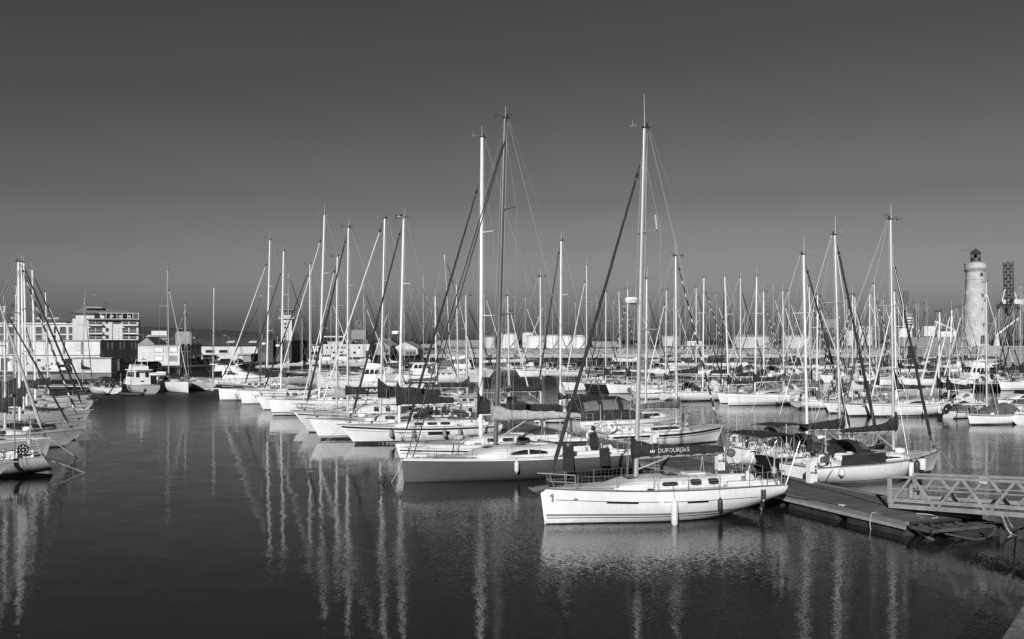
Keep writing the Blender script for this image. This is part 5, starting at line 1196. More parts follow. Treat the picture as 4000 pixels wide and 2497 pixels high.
rope('mooring_rope', 'pale rope lying loose along the pontoon near its end', [Mp @ Vector(q) for q in ((.6, -1.4, .58), (1.1, -1.6, .58), (1.3, -1.9, .58), (.9, -2.2, .58), (.4, -2.0, .58), (.3, -1.6, .58))], .018, ROPE)
for k, (x_, l) in enumerate(((1.6, 'mooring cleat nearest the end of the pontoon'), (8.2, 'mooring cleat on the pontoon beside the number one sloop stern'))):
    o = empty('cleat', Mp @ Vector((x_, -.1, .61)), PA); tag(o, l, 'cleat', 'cleats on the pontoon'); mb = MB(); mb.tube([(-.18, 0, .1), (.18, 0, .1)], .028, 6); [mb.tube([(q, 0, 0), (q, 0, .1)], .03, 6) for q in (-.06, .06)]; mb.obj('horn', STEEL, o)
def pedestal(p, label):
    o = empty('power_pedestal', p, R(25)); tag(o, label, 'power pedestal', 'white service pedestals on the pontoon')
    mb = MB(); mb.loft([[(-.22, -.15, z), (.22, -.15, z), (.22, .15, z), (-.22, .15, z)] if z < 1 else [(-.22, -.15, .98), (.22, -.15, 1.22), (.22, .15, 1.22), (-.22, .15, .98)] for z in (0, .6, 1.1)]); mb.obj('casing', WHITEP, o, smooth=False)
    for k, (z_, h_) in enumerate(((.78, .1), (.62, .1), (.46, .07))): mb = MB(); mb.box((.226, -.0, z_), (.02, .16, h_)); mb.obj('socket', BLACKP, o, smooth=False); mb = MB(); mb.box((.12, -.156, z_), (.1, .02, h_)); mb.obj('socket', BLACKP, o, smooth=False)
    mb = MB(); mb.box((0, -.153, .5), (.43, .012, .1)); mb.obj('band', GREYP, o, smooth=False)
pedestal((14.6, 48.0, .55), 'white service pedestal by the stern of the wood-trimmed yacht'); pedestal((11.1, 52.6, .55), 'white service pedestal just behind the stern frame of the number one sloop')
pedestal((8.9, 61.5, .55), 'white service pedestal seen below the boom of the number one sloop'); pedestal((2.4, 79, .55), 'white service pedestal by the dark-canopied cruiser, half hidden')
for k, (x_, y_, l) in enumerate(((22, -.12, 'mooring cleat on the pontoon far behind the sloop stern'), (16, -3.78, 'mooring cleat on the far edge of the pontoon by the steel-framed yacht'))):
    o = empty('cleat', Mp @ Vector((x_, y_, .61)), PA); tag(o, l, 'cleat', 'cleats on the pontoon'); mb = MB(); mb.tube([(-.18, 0, .1), (.18, 0, .1)], .028, 6); [mb.tube([(q, 0, 0), (q, 0, .1)], .03, 6) for q in (-.06, .06)]; mb.obj('horn', STEEL, o)
rope('cable', 'dark power cable snaking along the middle of the pontoon', [Mp @ Vector(q) for q in ((2, -2.6, .565), (4, -2.2, .565), (6.5, -2.7, .565), (9, -2.9, .565), (11, -3.3, .565), (14, -2.8, .565), (17, -3.1, .565))], .022, RUBBER, 'cable')
rope('rope', 'pale rope dangling over the edge of the pontoon near the cleat', [Mp @ Vector(q) for q in ((1.7, -.2, .62), (1.75, .02, .66), (1.8, .08, .35), (1.75, .1, .05), (1.7, .1, -.1))], .016, ROPE)
# gangway
ga = math.atan2(-.88, .47); GALV = pm('galvanised_steel', .36, .6, .15, var=.2, scale=2.0, stretch=(1, 1, .3), bump=.2)
gw = empty('gangway', (15.5, 40.5, 0), ga); tag(gw, 'grey steel lattice gangway sloping down to the pontoon end', 'gangway')
GL = 13.62; gz = lambda s: .62 + .09 * s
def bar(mb, a, c, w_, h_):
    a, c = Vector(a), Vector(c); d = (c - a); l = d.length; d.normalize(); y = Vector((0, 1, 0)); z = d.cross(y).normalized() * -1
    Mr = Matrix((d, z.cross(d), z)).transposed(); mb.box((a + c) / 2, (l, w_, h_), M=Mr)
for y, nm in ((0, 'near'), (1.5, 'far')):
    mb = MB(); bar(mb, (-.05, y, gz(0) + 1.26), (GL, y, gz(GL) + 1.26), .11, .10); mb.obj('handrail', GALV, gw, smooth=False)
    mb = MB(); bar(mb, (0, y, gz(0) + .07), (GL, y, gz(GL) + .07), .09, .17); mb.obj('bottom_chord', GALV, gw, smooth=False)
    mb = MB(); bar(mb, (0, y + (-.03 if y == 0 else .03), gz(0) + .315), (GL, y + (-.03 if y == 0 else .03), gz(GL) + .315), .035, .14); mb.obj('kick_plate', GALV, gw, smooth=False)
    mb = MB(); bar(mb, (0, y, gz(0) + .78), (GL, y, gz(GL) + .78), .035, .045); mb.obj('mid_rail', GALV, gw, smooth=False)
    mb = MB(); bar(mb, (.03, y, gz(0) + .19), (.03, y, gz(0) + 1.21), .12, .12); mb.obj('end_post', GALV, gw, smooth=False)
    for k in range(6):
        s0 = k * 2.27
        for a, c in ((s0 + .12, s0 + 1.06), (s0 + 2.15, s0 + 1.21)):
            mb = MB(); bar(mb, (a, y, gz(a) + .15), (c, y, gz(c) + 1.21), .075, .095); mb.obj('diagonal', GALV, gw, smooth=False)
mb = MB(); bar(mb, (.0, .75, gz(0) + .2), (GL, .75, gz(GL) + .2), 1.4, .05); mb.obj('deck', PLANK, gw, smooth=False)
SIGNM = pm('sign_white', .7, .5, var=.03)
mb = MB(); mb.box((3.3, 1.40, gz(3.3) + 1.13), (.34, .012, .25)); sg = mb.obj('warning_sign', SIGNM, gw, smooth=False)
lettering('ATTENTION', .062, BLACKP, gw, frame((3.3, 1.391, gz(3.3) + 1.215), (1, 0, 0), (0, -1, 0)), bold=.001, ext=.001).parent = sg
mb = MB(); mb.box((5.55, 1.42, gz(5.55) + .93), (.62, .012, .46)); mb.obj('blank_sign', SIGNM, gw, smooth=False)
# further pontoons
pontoon('long pontoon behind the second row of yachts across the channel', (42.5, 96), R(120), 62, 2.4, False)
pontoon('far pontoon in front of the lighthouse jetty', (92, 172), R(160), 88, 2.4, False)
pontoon('pontoon at the far left end of the basin by the trawler', (-62, 150), R(176), 30, 2.2, False)

# ------------------------------------------------------------------ nearest row, bows to the left
def W(u, v): return wp(u, v)
S = R(22)
g1 = 'yachts moored bow-out along the near pontoon'
# 1: white sloop, number 1 on the bow
A1 = sailboat('white sloop with number 1 on its bow and lettered dark sail cover', W(2128, 2049), R(19), 10.6, 3.55, (1.45, 1.31, 1.27), .2, rake=.55, kz=.55, ts=.80, lod=0,
    mast=(2485, 2518, 500), coach=(.20, .72), hc=.44, ck=(.745, .975), cover=CANVD, covers=(.80, .52, .30), boomlen=4.2, boomz=.78, genoa=CANVD, gfrac=.905, grad=.085, spread=(.42, .70), gear=False, mastm=ALUG, antl=1.45, radar=.504,
    stripes=[(.01, .90, .33, .42, 'z', GREYP), (.01, .90, .24, .275, 'z'), (.05, .42, .43, .405, 'sheer'), (.44, .86, .43, .405, 'sheer'), (.23, .345, .50, .41, 'sheer', GLASS), (.535, .625, .50, .41, 'sheer', GLASS)],
    boot=.05, toerail=WOODTRIM, windows=None, bimini=(.87, 1.055, 2.06, CANVD), seed=1, mastr=.105, lines=())
H1 = A1.H
mb = MB(); H1.strip(mb, .10, .55, -.045, .012, n=20, eps=-.02, below=True); mb.obj('toe_rail', WOODTRIM, A1.root)
co1 = [c for c in A1.root.children if c.name.startswith('coachroof')][0]
for q0, q1, f0, f1 in ((.50, .63, .36, .74), (.735, .83, .34, .86), (.885, .975, .34, .86)):
    for s_ in (-1, 1): mb = MB(); A1.C.window(mb, q0, q1, f0, f1, s_); mb.obj('window', GLASS, co1)
for q0, q1 in ((.735, .83), (.885, .975)):
    mb = MB(); pts = [A1.C.side(lerp(q0, q1, a), f, -1, .012) for a, f in ((.03, .4), (.0, .6), (.04, .86), (.5, .9), (.96, .86), (1, .6), (.97, .4), (.5, .33), (.03, .4))]; mb.tube(pts, .016, 5); mb.obj('window_frame', STEEL, co1)
p = A1.C.side(.675, .6, -1, .012); lettering('365', .16, GREYP, co1, frame(p, (1, -.02, 0), (0, -1, .25)), ext=.002)
p = H1.pt(.045, 1.05, -1, .012); q = H1.pt(.06, 1.05, -1, .012); mb = MB(); Mx = frame(H1.pt(.034, .92, -1, .016), q - p, (-.25, -1, -.1))
mb.poly([Mx @ Vector(c) for c in ((.0, 0, 0), (.09, 0, 0), (.09, .34, 0), (.0, .34, 0), (-.09, .26, 0), (-.06, .20, 0), (.0, .24, 0))]); mb.obj('bow_number', GREYP, A1.root, smooth=False)
bz = A1.bz; xb = A1.xm
lettering('DUFOUR|365', .26, pm('cover_print', .5, .7), A1.root, frame((xb + 1.66, -.192, bz + .27), (1, .01, .012), (0, -1, .22)), name='cover_lettering', bold=.001, ext=.004, shear=.12)
mb = MB()                                                    # crown emblem before the lettering
cx_, cz_ = xb + .66, bz + .24
for k, (dx, hh) in enumerate(((-.07, .09), (0, .12), (.07, .09))): mb.poly([(cx_ + dx - .035, -.20, cz_), (cx_ + dx + .035, -.20, cz_), (cx_ + dx * 1.3, -.195, cz_ + hh)])
mb.poly([(cx_ - .1, -.201, cz_ - .03), (cx_ + .1, -.201, cz_ - .03), (cx_ + .1, -.2, cz_), (cx_ - .1, -.2, cz_)]); mb.obj('cover_emblem', WHITEP, A1.root, smooth=False)
mb = MB()                                                    # arrow mark on the quarter
for P_ in (((.885, .52), (.93, .62), (.928, .86)), ((.83, .56), (.925, .60), (.925, .63))): mb.poly([H1.pt(t, z, -1, .012) for t, z in P_])
mb.obj('quarter_mark', BLACKP, A1.root, smooth=False)
mb = MB(); mb.poly([H1.pt(t, z, -1, .012) for t, z in ((.112, .98), (.128, .98), (.128, 1.06), (.12, 1.10), (.112, 1.06))]); mb.obj('bow_emblem', GREYP, A1.root, smooth=False)
lettering('Raymarine', .11, GREYP, A1.rado, frame(A1.radar + Vector((0, -.30, 0)), (1, 0, 0), (0, -1, .1)), ext=.002)
mb = MB(); e_ = .70; q_ = Vector((lerp(A1.xm, A1.xt, e_) + .28 * .93, -.93, lerp(A1.zb, A1.zt, e_))); mb.tube([q_ + Vector((-.05, 0, .02)), q_ + Vector((-.12, 0, .62))], .045, 7); mb.obj('radar_reflector', CANVP, A1.root)
# safety netting on the guard wires
mb = MB()
for sd_ in (-1, 1):
    T = [.03 + .93 * i / 48 for i in range(49)]
    for t in T: p = Vector((H1.x(t), sd_ * (H1.b(t) - .07), H1.h(t) + .04)); mb.tube([p, p + Vector((0, 0, .55))], .0013, 3, caps=False)
    for q in range(5): mb.tube([Vector((H1.x(t), sd_ * (H1.b(t) - .07), H1.h(t) + .04 + .135 * q)) for t in T[::3]], .0013, 3, caps=False)
mb.obj('safety_net', ROPE, A1.root)
# anchor on the bow, wrapped in cloth
mb = MB(); z0 = H1.h(0)
mb.tube([(.1, 0, z0 + .1), (-.35, 0, z0 + .06), (-.5, 0, z0 - .02)], .035, 6); mb.loft([[(-.35, -.12, z0 - .02), (-.35, .12, z0 - .02), (-.35, 0, z0 + .1)], [(-.5, -.16, z0 - .08), (-.5, .16, z0 - .08), (-.5, 0, z0 + .06)], [(-.70, -.05, z0 + .04), (-.70, .05, z0 + .04), (-.70, 0, z0 + .12)]]); mb.obj('anchor', STEEL, A1.root)
mb = MB(); rnd = random.Random(5); mb.loft([[(x, r_ * math.cos(k * R(40)) * rnd.uniform(.7, 1.2), z0 + .02 + z_ + r_ * .8 * math.sin(k * R(40)) * rnd.uniform(.7, 1.2)) for k in range(9)] for x, r_, z_ in ((.15, .1, .08), (-.1, .16, .02), (-.32, .2, -.02), (-.5, .17, -.05), (-.58, .08, -.02))]); mb.obj('anchor_cloth', CANVM, A1.root, sharp=70)
# horseshoe buoy / ball at the boom end, folded bathing ladder
mb = MB(); mb.rev([(0, -.2), (.15, -.14), (.2, 0), (.15, .14), (0, .2)], (xb + 4.5, -.1, bz + .05), 12); mb.obj('boom_end_bag', CANVM, A1.boom)
for t_, sd_, dy in ((.97, -1, 0),):
    mb = MB(); x = H1.x(.985); mb.tube([(x, -1.0, 1.27), (x + .55, -1.15, 3.35)], .012, 6); mb.obj('stern_pole', STEEL, A1.root)
fg = 'fenders of the number one sloop'
fender(A1, .473, -1, 'long white fender at the middle of the number one sloop, its foot touching the water', FENW, 1.12, .135, .30, None, fg)
fender(A1, .668, -1, 'dark fender just aft of the middle of the number one sloop', FEND, .48, .105, .34, None, fg)
fender(A1, .87, -1, 'dark fender with a pale top near the stern of the number one sloop', FEND, .52, .105, .02, FENW, fg)
o = fender(A1, .995, -1, 'white fender hanging low at the transom corner of the number one sloop', FENW, .40, .11, .80, None, fg)

# 2: grey racing yacht
A2 = sailboat('dark grey hulled racing yacht with grey mast and pale crumpled sail cover', W(1577, 1886), S, 13.0, 4.0, (1.22, 1.15, 1.15), .12, rake=.1, kz=-.05, ts=.85, hull=GREYHULL, lod=0,
    mast=(1936, 1973, 462), coach=(.22, .66), hc=.56, coachm=DECKW, gear=False, ck=(.69, .985), cover=CANVP, covers=(1.02, .58, .20), boomlen=5.2, boomz=1.35, genoa=None, gfrac=.95, spread=(.40, .72), mastm=ALUD, boommat=ALUD, boot=.05,
    windows='arch', seed=2, mastr=.13, toerail=WHITEP, lines=[(.55, .25, .014, ROPE)])
H2 = A2.H; mb = MB(); H2.strip(mb, .004, .995, .0, .05, n=24, eps=.012, below=True); mb.obj('white_gunwale', WHITEP, A2.root)
mb = MB(); 
for y_ in (.08, -.08):
    a_, c_ = A2.tack + Vector((.3 * (y_ < 0), y_, 0)), Vector((lerp(A2.xm, A2.xt, .93), y_, lerp(A2.zb, A2.zt, .93))); mb.tube([a_, a_.lerp(c_, .5), c_], .03, 5)
mb.obj('furled_headsail', CANVD, A2.root)
fg = 'fenders of the grey racing yacht'
fender(A2, .435, -1, 'white fender on the dark grey hull below the arched cabin window', FENW, .6, .12, .05, None, fg); fender(A2, .985, -1, 'dark fender by the stern of the grey racing yacht', FEND, .8, .15, .15, None, fg)
for t_, l in ((.66, 'flat dark fender cushion on the grey hull, left of two'), (.83, 'flat dark fender cushion on the grey hull, right of two')):
    zc = H2.h(t_) - .05; y = H2.pt(t_, zc, 1).y + .13; o = empty('fender_board', A2.world((H2.x(t_), -y, zc)), S); tag(o, l, 'fender', fg)
    mb = MB(); mb.box((0, 0, 0), (.55 if t_ < .7 else .5, .2, 1.35 if t_ < .7 else .95)); mb.obj('cushion', CANVD, o); mb = MB(); [mb.tube([(x, 0, .5), (x, .1, 1.15)], .01, 4) for x in (-.2, .2)]; mb.obj('fender_rope', ROPED, o)
mb = MB(); xr = H2.x(.845); mb.loft([[(xr + (q - .5) * .12, -.35 + .62 * math.cos(a) * 0 + (.48 * math.cos(a)), H2.h(.8) + .55 + .62 * math.sin(a) * (1 if math.sin(a) > 0 else .8)) for a in [k * R(24) for k in range(15)]] for q in (0, 1)]); mb.obj('wheel_cover', CANVD, A2.root)
# 3: white sloop directly behind the grey one
A3 = sailboat('white sloop with bright white mast and long dark sail cover, directly behind the grey yacht', W(1573, 1822), S, 12.2, 3.8, (1.35, 1.2, 1.15), .45, hull=WHITE, lod=0, mast=(1878, 1883, 537), coach=(.24, .68), hc=.45, cover=CANVD, covers=(1.35, .62, .42),
    boomlen=5.6, boomz=1.25, genoa=CANVD, gfrac=.855, grad=.085, spread=(.40, .68), mastm=ALUW, stripes=[(.01, .97, .42, .34, 'sheer'), (.01, .97, .58, .55, 'sheer')], seed=3, mastr=.125, lines=[(.9, .4, .012, ROPE)])
# 4: white sloop with dark stripe
A4 = sailboat('white sloop with dark sheer stripe and four grey fenders, left of the grey yacht', W(1386, 1735), S, 10.9, 3.6, (1.40, 1.15, 1.15), 1.05, rake=.3, lod=0, mast=(1559, 1577, 857), coach=(.24, .70), hc=.42, cover=CANVD, covers=(1.7, .95, .40), boomlen=4.3, boomz=1.2,
    genoa=CANVD, gfrac=.97, grad=.085, spread=(.38, .68), stripes=[(.0, .97, .20, .06, 'sheer'), (.01, .60, .36, .335, 'sheer'), (.50, .64, .56, .30, 'sheer', GLASS)], boot=.20, seed=4, lines=[(1.1, .5, .012, ROPE), (1.6, -.3, .012, ROPE)], radar=.44)
fg = 'fenders of the striped sloop'
for t_, m_, l in ((.27, FENG, 'first grey fender behind the bow of the striped sloop'), (.405, FENG, 'second grey fender from the bow of the striped sloop'), (.60, FENG, 'slim grey fender aft of the hull window on the striped sloop'), (.70, FENG, 'grey fender nearest the stern of the striped sloop')): fender(A4, t_, -1, l, m_, .62, .14, .12, FEND, fg)
# 5..: the rest of the row
A5 = sailboat('white yacht with netted rails and pale furled jib, just left of the striped sloop', W(1251, 1716), S, 11.8, 3.7, (1.55, 1.25, 1.2), .85, lod=1, mast=(1486, 1503, 854), coach=(.24, .72), hc=.5, cover=CANVD, covers=(1.5, .9, .5), boomz=1.2, genoa=CANVW, gfrac=.985, grad=.065,
    stripes=[(.0, .97, .26, .20, 'z')], boot=.14, seed=5, lines=[(1.0, .3, .014, ROPE)])
A6 = sailboat('pilothouse yacht with round portholes and a pale tent over its deck', W(1206, 1690), S, 12.2, 3.9, (1.68, 1.4, 1.35), 1.0, lod=1, mast=(1358, 1361, 889), coach=(.25, .78), hc=.75, windows='ports', cover=CANVD, covers=(.75, .62, .45), boomlen=5.0, boomz=1.25, genoa=CANVD, gfrac=.965, grad=.09, stripes=[(.0, .97, .22, .12, 'sheer')], seed=6, hull=CREAM)
lettering('"MYLAU', .36, WHITEP, A6.root, frame((A6.xm + 2.12, -.19, A6.bz + .33), (1, 0, .01), (0, -1, .2)), name='cover_lettering', bold=.006, ext=.004)
mb = MB(); x0 = A6.H.x(.50); zt_ = A6.H.h(.5) + .8; rows = []
for i, (dx, hh) in enumerate(((0, .1), (1.1, 1.0), (2.3, 1.55), (4.1, 1.6))): rows.append([(x0 + dx, 1.25 * math.cos(R(180) * k / 10), zt_ + hh * (1 - abs(math.cos(R(180) * k / 10)) ** 1.6)) for k in range(11)])
mb.grid(rows); mb.grid([[(p[0], p[1], p[2] - .02) for p in reversed(r_)] for r_ in rows]); mb.obj('deck_tent', CANVW, A6.root, sharp=60)
A7 = sailboat('white yacht with deep V bow and pale crumpled mainsail on its boom', W(1190, 1662), S, 10.2, 3.4, (1.3, 1.1, 1.1), 1.05, lod=1, mast=(1315, 1318, 1005), cover=CANVP, covers=(1.0, .55, .4), genoa=CANVW, gfrac=.95, grad=.055, seed=7)
A8 = sailboat('large white yacht with tall white mast and double stripe at the waterline', W(1064, 1624), S, 13.2, 4.1, (1.6, 1.4, 1.3), .35, lod=1, mast=(1246, 1267, 842), cover=CANVW, covers=(1.9, .6, .4), genoa=CANVW, gfrac=.90, grad=.06, stripes=[(.0, .97, .36, .28, 'z'), (.0, .97, .21, .17, 'z')], seed=8, mastm=ALUW, bag=None)
A9 = sailboat('white yacht with loose pale sail and dark furled jib, behind the double-striped yacht', W(1030, 1602), S, 11.5, 3.6, (1.5, 1.2, 1.2), .8, lod=1, mast=(1212, 1211, 1035), cover=CANVP, covers=(1.6, .6, .4), genoa=CANVD, gfrac=.96, grad=.08, seed=9)
A10 = sailboat('plumb-bowed white yacht with long dark cabin window and two dark fenders', W(947, 1579), S, 12.0, 3.9, (1.58, 1.45, 1.35), .35, lod=1, mast=(1097, 1108, 981), windows='long', coach=(.25, .74), hc=.42, cover=None, genoa=CANVD, gfrac=.87, grad=.08, seed=10, hood=CANVM, radar=.31, mastm=ALUW, stripes=[(.13, .2, .78, .66, 'sheer', GLASS), (.48, .56, .78, .66, 'sheer', GLASS)])
fender(A10, .42, -1, 'dark fender on the plumb-bowed white yacht, left of two', FEND, .9, .15, .1, None, 'fenders of the plumb-bowed yacht'); fender(A10, .62, -1, 'dark fender on the plumb-bowed white yacht, right of two', FEND, .9, .15, .1, None, 'fenders of the plumb-bowed yacht')
A11 = sailboat('leftmost white yacht of the near row, with bowsprit and pale furled jib', W(859, 1567), S, 13.4, 4.0, (1.5, 1.3, 1.25), .15, lod=1, mast=(1041, 1054, 938), cover=CANVD, covers=(1.5, .5, .4), genoa=CANVW, gfrac=.87, grad=.07, seed=11, radar=.29, stripes=[(.0, .97, .2, .13, 'z')], mastm=ALUW)
mb = MB(); mb.box((-.9, 0, A11.H.h(0) + .03), (1.8, .22, .1)); mb.obj('bowsprit', WHITEP, A11.root)

# ------------------------------------------------------------------ other side of the near pontoon, bows to the right
g2 = 'yachts on the far side of the near pontoon'
def Rb(label, u, v, L, dang=0, **k): return sailboat(label, W(u, v), R(202 + dang), L, **k)
R1 = Rb('white yacht with wood trim, dark sprayhood and weather cloth, at the pontoon by the gangway', 3637, 1847, 10.0, 5, B=3.25, fb=(1.25, .98, .95), ovh=.75, rake=-.1, kz=.1, lod=0, mast=(3491, 3480, 858), coach=(.24, .66), hc=.42, cover=CANVD, covers=(1.05, .42, .20), boomlen=4.0, boomz=1.15,
    genoa=CANVD, gfrac=.83, grad=.085, spread=(.36, .63), toerail=WOODTRIM, boot=.16, stripes=[(.02, .98, .03, .012, 'sheer', WOODTRIM)], hood=CANVD, seed=21, ck=(.70, .93), windows='taper', lines=[(1.6, -.2, .014, ROPE)])
mb = MB(); R1.H.strip(mb, .60, .80, -.60, -.02, n=8, eps=-.05, sides=(1,), below=True); mb.grid([[R1.H.pt(t, R1.H.h(t), 1, -.045) + Vector((0, 0, z)) for t in (.56, .66, .76, .84)] for z in (.60, .0)]); mb.obj('weather_cloth', CANVD, R1.root)
mb = MB(); mb.rev([(.12, -.3), (.2, -.22), (.22, 0), (.2, .22), (.12, .3)], R1.H.pt(.93, R1.H.h(.93), 1, -.1) + Vector((0, 0, .5)), 12); mb.obj('rope_coil', ROPED, R1.root)
fg = 'fenders of the wood-trimmed yacht'
fender(R1, .375, 1, 'long pale fender with dark ends on the wood-trimmed yacht, left of three', FENW, .95, .135, -.02, FEND, fg); fender(R1, .325, 1, 'dark fender between two pale ones on the wood-trimmed yacht', FEND, .78, .16, .05, None, fg); fender(R1, .275, 1, 'fat white fender with dark ends nearest the bow of the wood-trimmed yacht', FENW, .75, .19, -.08, FEND, fg); fender(R1, .86, 1, 'small white fender tucked under the quarter of the wood-trimmed yacht', FENW, .35, .16, .05, None, fg)
def from_stern(u, v, L, a=R(22)): s_ = W(u, v); return s_ + Vector((math.cos(a), math.sin(a), 0)) * L
R2 = sailboat('small dark-hulled yacht with lettered stern beside the wood-trimmed yacht', from_stern(2990, 1850, 8.4, R(25)), R(205), 8.4, 2.8, (1.2, .95, .95), .6, ts=.68, lod=0, hull=DARKHULL, mast=(3283, 3262, 918), cover=CANVD, covers=(.75, .55, .3), boomz=.95, boomlen=3.0, genoa=CANVD, gfrac=.96, grad=.10, seed=22, hood=CANVD, bimini=(.74, 1.02, 1.75, CANVD), windows='taper')
p = R2.H.pt(.86, .62, 1, .012); q = R2.H.pt(.84, .62, 1, .012); lettering('SIDI', .24, WHITEP, R2.root, frame(p, q - p, (.05, 1, -.1)), bold=.006, ext=.002)
R3 = sailboat('small white yacht with bare steel frames at the stern, next to the dark-hulled one', from_stern(2885, 1818, 8.6, R(23)), R(203), 8.6, 2.8, (1.25, 1.05, 1.0), .6, rake=-.55, ts=.66, kz=.0, lod=0, mast=(3153, 3139, 995), cover=None, genoa=CANVD, gfrac=.95, grad=.08, seed=23, hood=CANVM, windows='taper', stripes=[(.02, .98, .14, .06, 'sheer', BLACKP)])
R4 = sailboat('white yacht with dark side stripes and striped furled jib, lettered near its stern', W(2800, 1726), R(202), 9.6, 3.2, (1.25, 1.0, .95), .6, lod=0, mast=(2643, 2640, 1001), cover=CANVM, covers=(.75, .5, .3), boomlen=3.7, boomz=1.15, genoa=(CANVD, CANVW), gfrac=.97, grad=.075, seed=24, stripes=[(.02, .97, .30, .14, 'sheer'), (.02, .97, .42, .37, 'sheer')], windows='long')
p = R4.H.pt(.86, .62, 1, .012); q = R4.H.pt(.84, .62, 1, .012); lettering('Nial', .42, BLACKP, R4.root, frame(p, q - p, (.05, 1, -.1)), bold=.01, ext=.002, shear=.2)
R5 = sailboat('white cruiser with a big dark cockpit enclosure with clear windows', W(2662, 1690), R(202), 9.8, 3.6, (1.5, 1.3, 1.25), .7, lod=0, mast=(2522, 2527, 1090), coach=(.16, .56), hc=.5, cover=None, genoa=None, seed=25, ck=(.6, .97), windows='long', stripes=[(.02, .97, .34, .28, 'sheer', GREYP)])
def enclosure(b, t0, t1, hh, wf, mat, frames=3):
    rows = []; n = 9
    for i in range(n):
        e = i / (n - 1); t = lerp(t0, t1, e); w = b.H.b(t) * wf; z = b.H.h(t) + .1; h_ = hh * (smooth01(e / .35) if e < .35 else 1 - .12 * smooth01((e - .75) / .25)); h_ = max(.15, h_)
        rows.append([Vector((b.H.x(t), w * math.cos(R(180) * k / 14) * (1 if 1 < k < 13 else 1.0), z + h_ * math.sin(R(180) * k / 14) ** .5)) for k in range(15)])
    mb = MB(); mb.grid(rows); mb.poly(rows[-1]); en = mb.obj('cockpit_enclosure', mat, b.root, sharp=60)
    for sd in (0, 1):
        for e0, e1 in ((1.6, 3.3), (3.9, 5.6), (6.1, 7.6)):
            mb = MB(); g_ = []
            for i in range(5):
                f = lerp(e0, e1, i / 4); a, c = int(f), f - int(f); row = []
                for kk in ([.9, 2, 3, 3.7] if sd == 0 else [10.3, 11, 12, 13.1]):
                    k0, kf = int(kk), kk - int(kk); pA = rows[a][k0].lerp(rows[a][k0 + 1], kf); pB = rows[a + 1][k0].lerp(rows[a + 1][k0 + 1], kf); p = pA.lerp(pB, c); row.append(p + Vector((0, .025 if sd == 0 else -.025, .02)))
                g_.append(row)
            mb.grid(g_ if sd else g_); mb.obj('clear_window', CLEARV, en)
enclosure(R5, .42, .985, 1.7, .92, CANVD)
mb = MB(); mb.ring(R4.H.pt(.97, R4.H.h(1) + .55, 1, .1), .27, .085, Matrix.Rotation(R(90), 3, 'X'), 16, 8); mb.obj('lifebuoy', WHITEP, R4.root)
R6 = sailboat('white yacht with loose pale sail at the mast foot and dark boom cover', W(2090, 1652), R(22), 9.5, 3.2, lod=1, mast=(2189, 2192, 941), cover=CANVD, covers=(.7, .5, .3), boomz=.9, bag=CANVP, genoa=CANVD, gfrac=.97, grad=.08, seed=26)
R7 = Rb('white yacht with swept dark sail cover rising to its mast, behind the grey yacht', 2240, 1628, 9.2, 0, lod=1, mast=(2113, 2111, 1082), cover=CANVD, covers=(1.5, .5, .3), boomz=1.2, genoa=None, seed=27, hood=CANVD, hull=OLDWHITE)
R8 = Rb('white yacht with two white fenders on its dark-rimmed hull beyond the near pontoon', 1877, 1573, 8.6, 0, lod=1, mast=(1790, 1783, 1114), cover=None, hood=CANVP, genoa=CANVW, grad=.05, seed=28, windows='taper')
fender(R8, .28, 1, 'white fender on the dark-rimmed yacht, right of a pair', FENW, .8, .15, .1, None, 'fenders of the dark-rimmed yacht'); fender(R8, .55, 1, 'white fender on the dark-rimmed yacht, left of a pair', FENW, .8, .15, .1, None, 'fenders of the dark-rimmed yacht')
R9 = Rb('white yacht with pale solar-panel arch, beyond the near pontoon and left of the dark-rimmed yacht', 1800, 1560, 9.0, 0, lod=1, mast=(1706, 1700, 1159), cover=CANVM, genoa=CANVD, seed=29)
R10 = Rb('cream yacht moored beyond the dark sail cover of the striped sloop', 1975, 1600, 9.4, 0, lod=1, mast=(1826, 1820, 1156), cover=CANVD, covers=(1.2, .5, .3), genoa=CANVD, seed=30, hull=CREAM)
R11 = Rb('old white yacht behind the mast of the grey racing yacht', 2075, 1612, 9.0, 0, lod=1, mast=(1990, 1984, 1156), cover=CANVM, genoa=CANVW, seed=31, hull=OLDWHITE)

# ------------------------------------------------------------------ left edge row, bows to the right
g3 = 'yachts of the row at the left edge'
LR = R(202)
L1 = sailboat('nearest white bow poking in at the left edge, mostly outside the picture', W(-52, 1900), LR, 9.0, 3.0, (1.15, .95, .95), 1.2, lod=1, mast=(-150, -150, 1100), cover=None, genoa=CANVD, seed=41, hull=CREAM)
L2 = sailboat('dull white yacht with rounded stern and a spotted dark disc on its rail, left edge', W(171, 1846) - Vector((math.cos(R(26)), math.sin(R(26)), 0)) * 9.6, R(26), 9.6, 3.5, (1.12, .95, .98), .8, rake=-.55, kz=.12, ts=.62, lod=0, mast=(-90, -90, 1060), cover=None, genoa=None, seed=42, hull=OLDWHITE)
mb = MB(); mb.tube([(9.5, -.5, .9), (10.5, -.7, .5), (11.9, -1.1, -.1)], .014, 5); mb.obj('mooring_line', ROPE, L2.root); mb = MB(); mb.tube([(9.4, .5, .9), (10.8, .6, .4), (12.2, .8, -.1)], .014, 5); mb.obj('mooring_line', ROPED, L2.root)
mb = MB(); pc = L2.H.pt(.90, L2.H.h(.9), -1, -.02) + Vector((0, 0, .50)); mb.rev([(.0, -.03), (.30, -.03), (.30, .03), (0, .03)], pc, 20, M=Matrix.Rotation(R(90), 3, 'X')); dk = mb.obj('spotted_disc', BLACKP, L2.root)
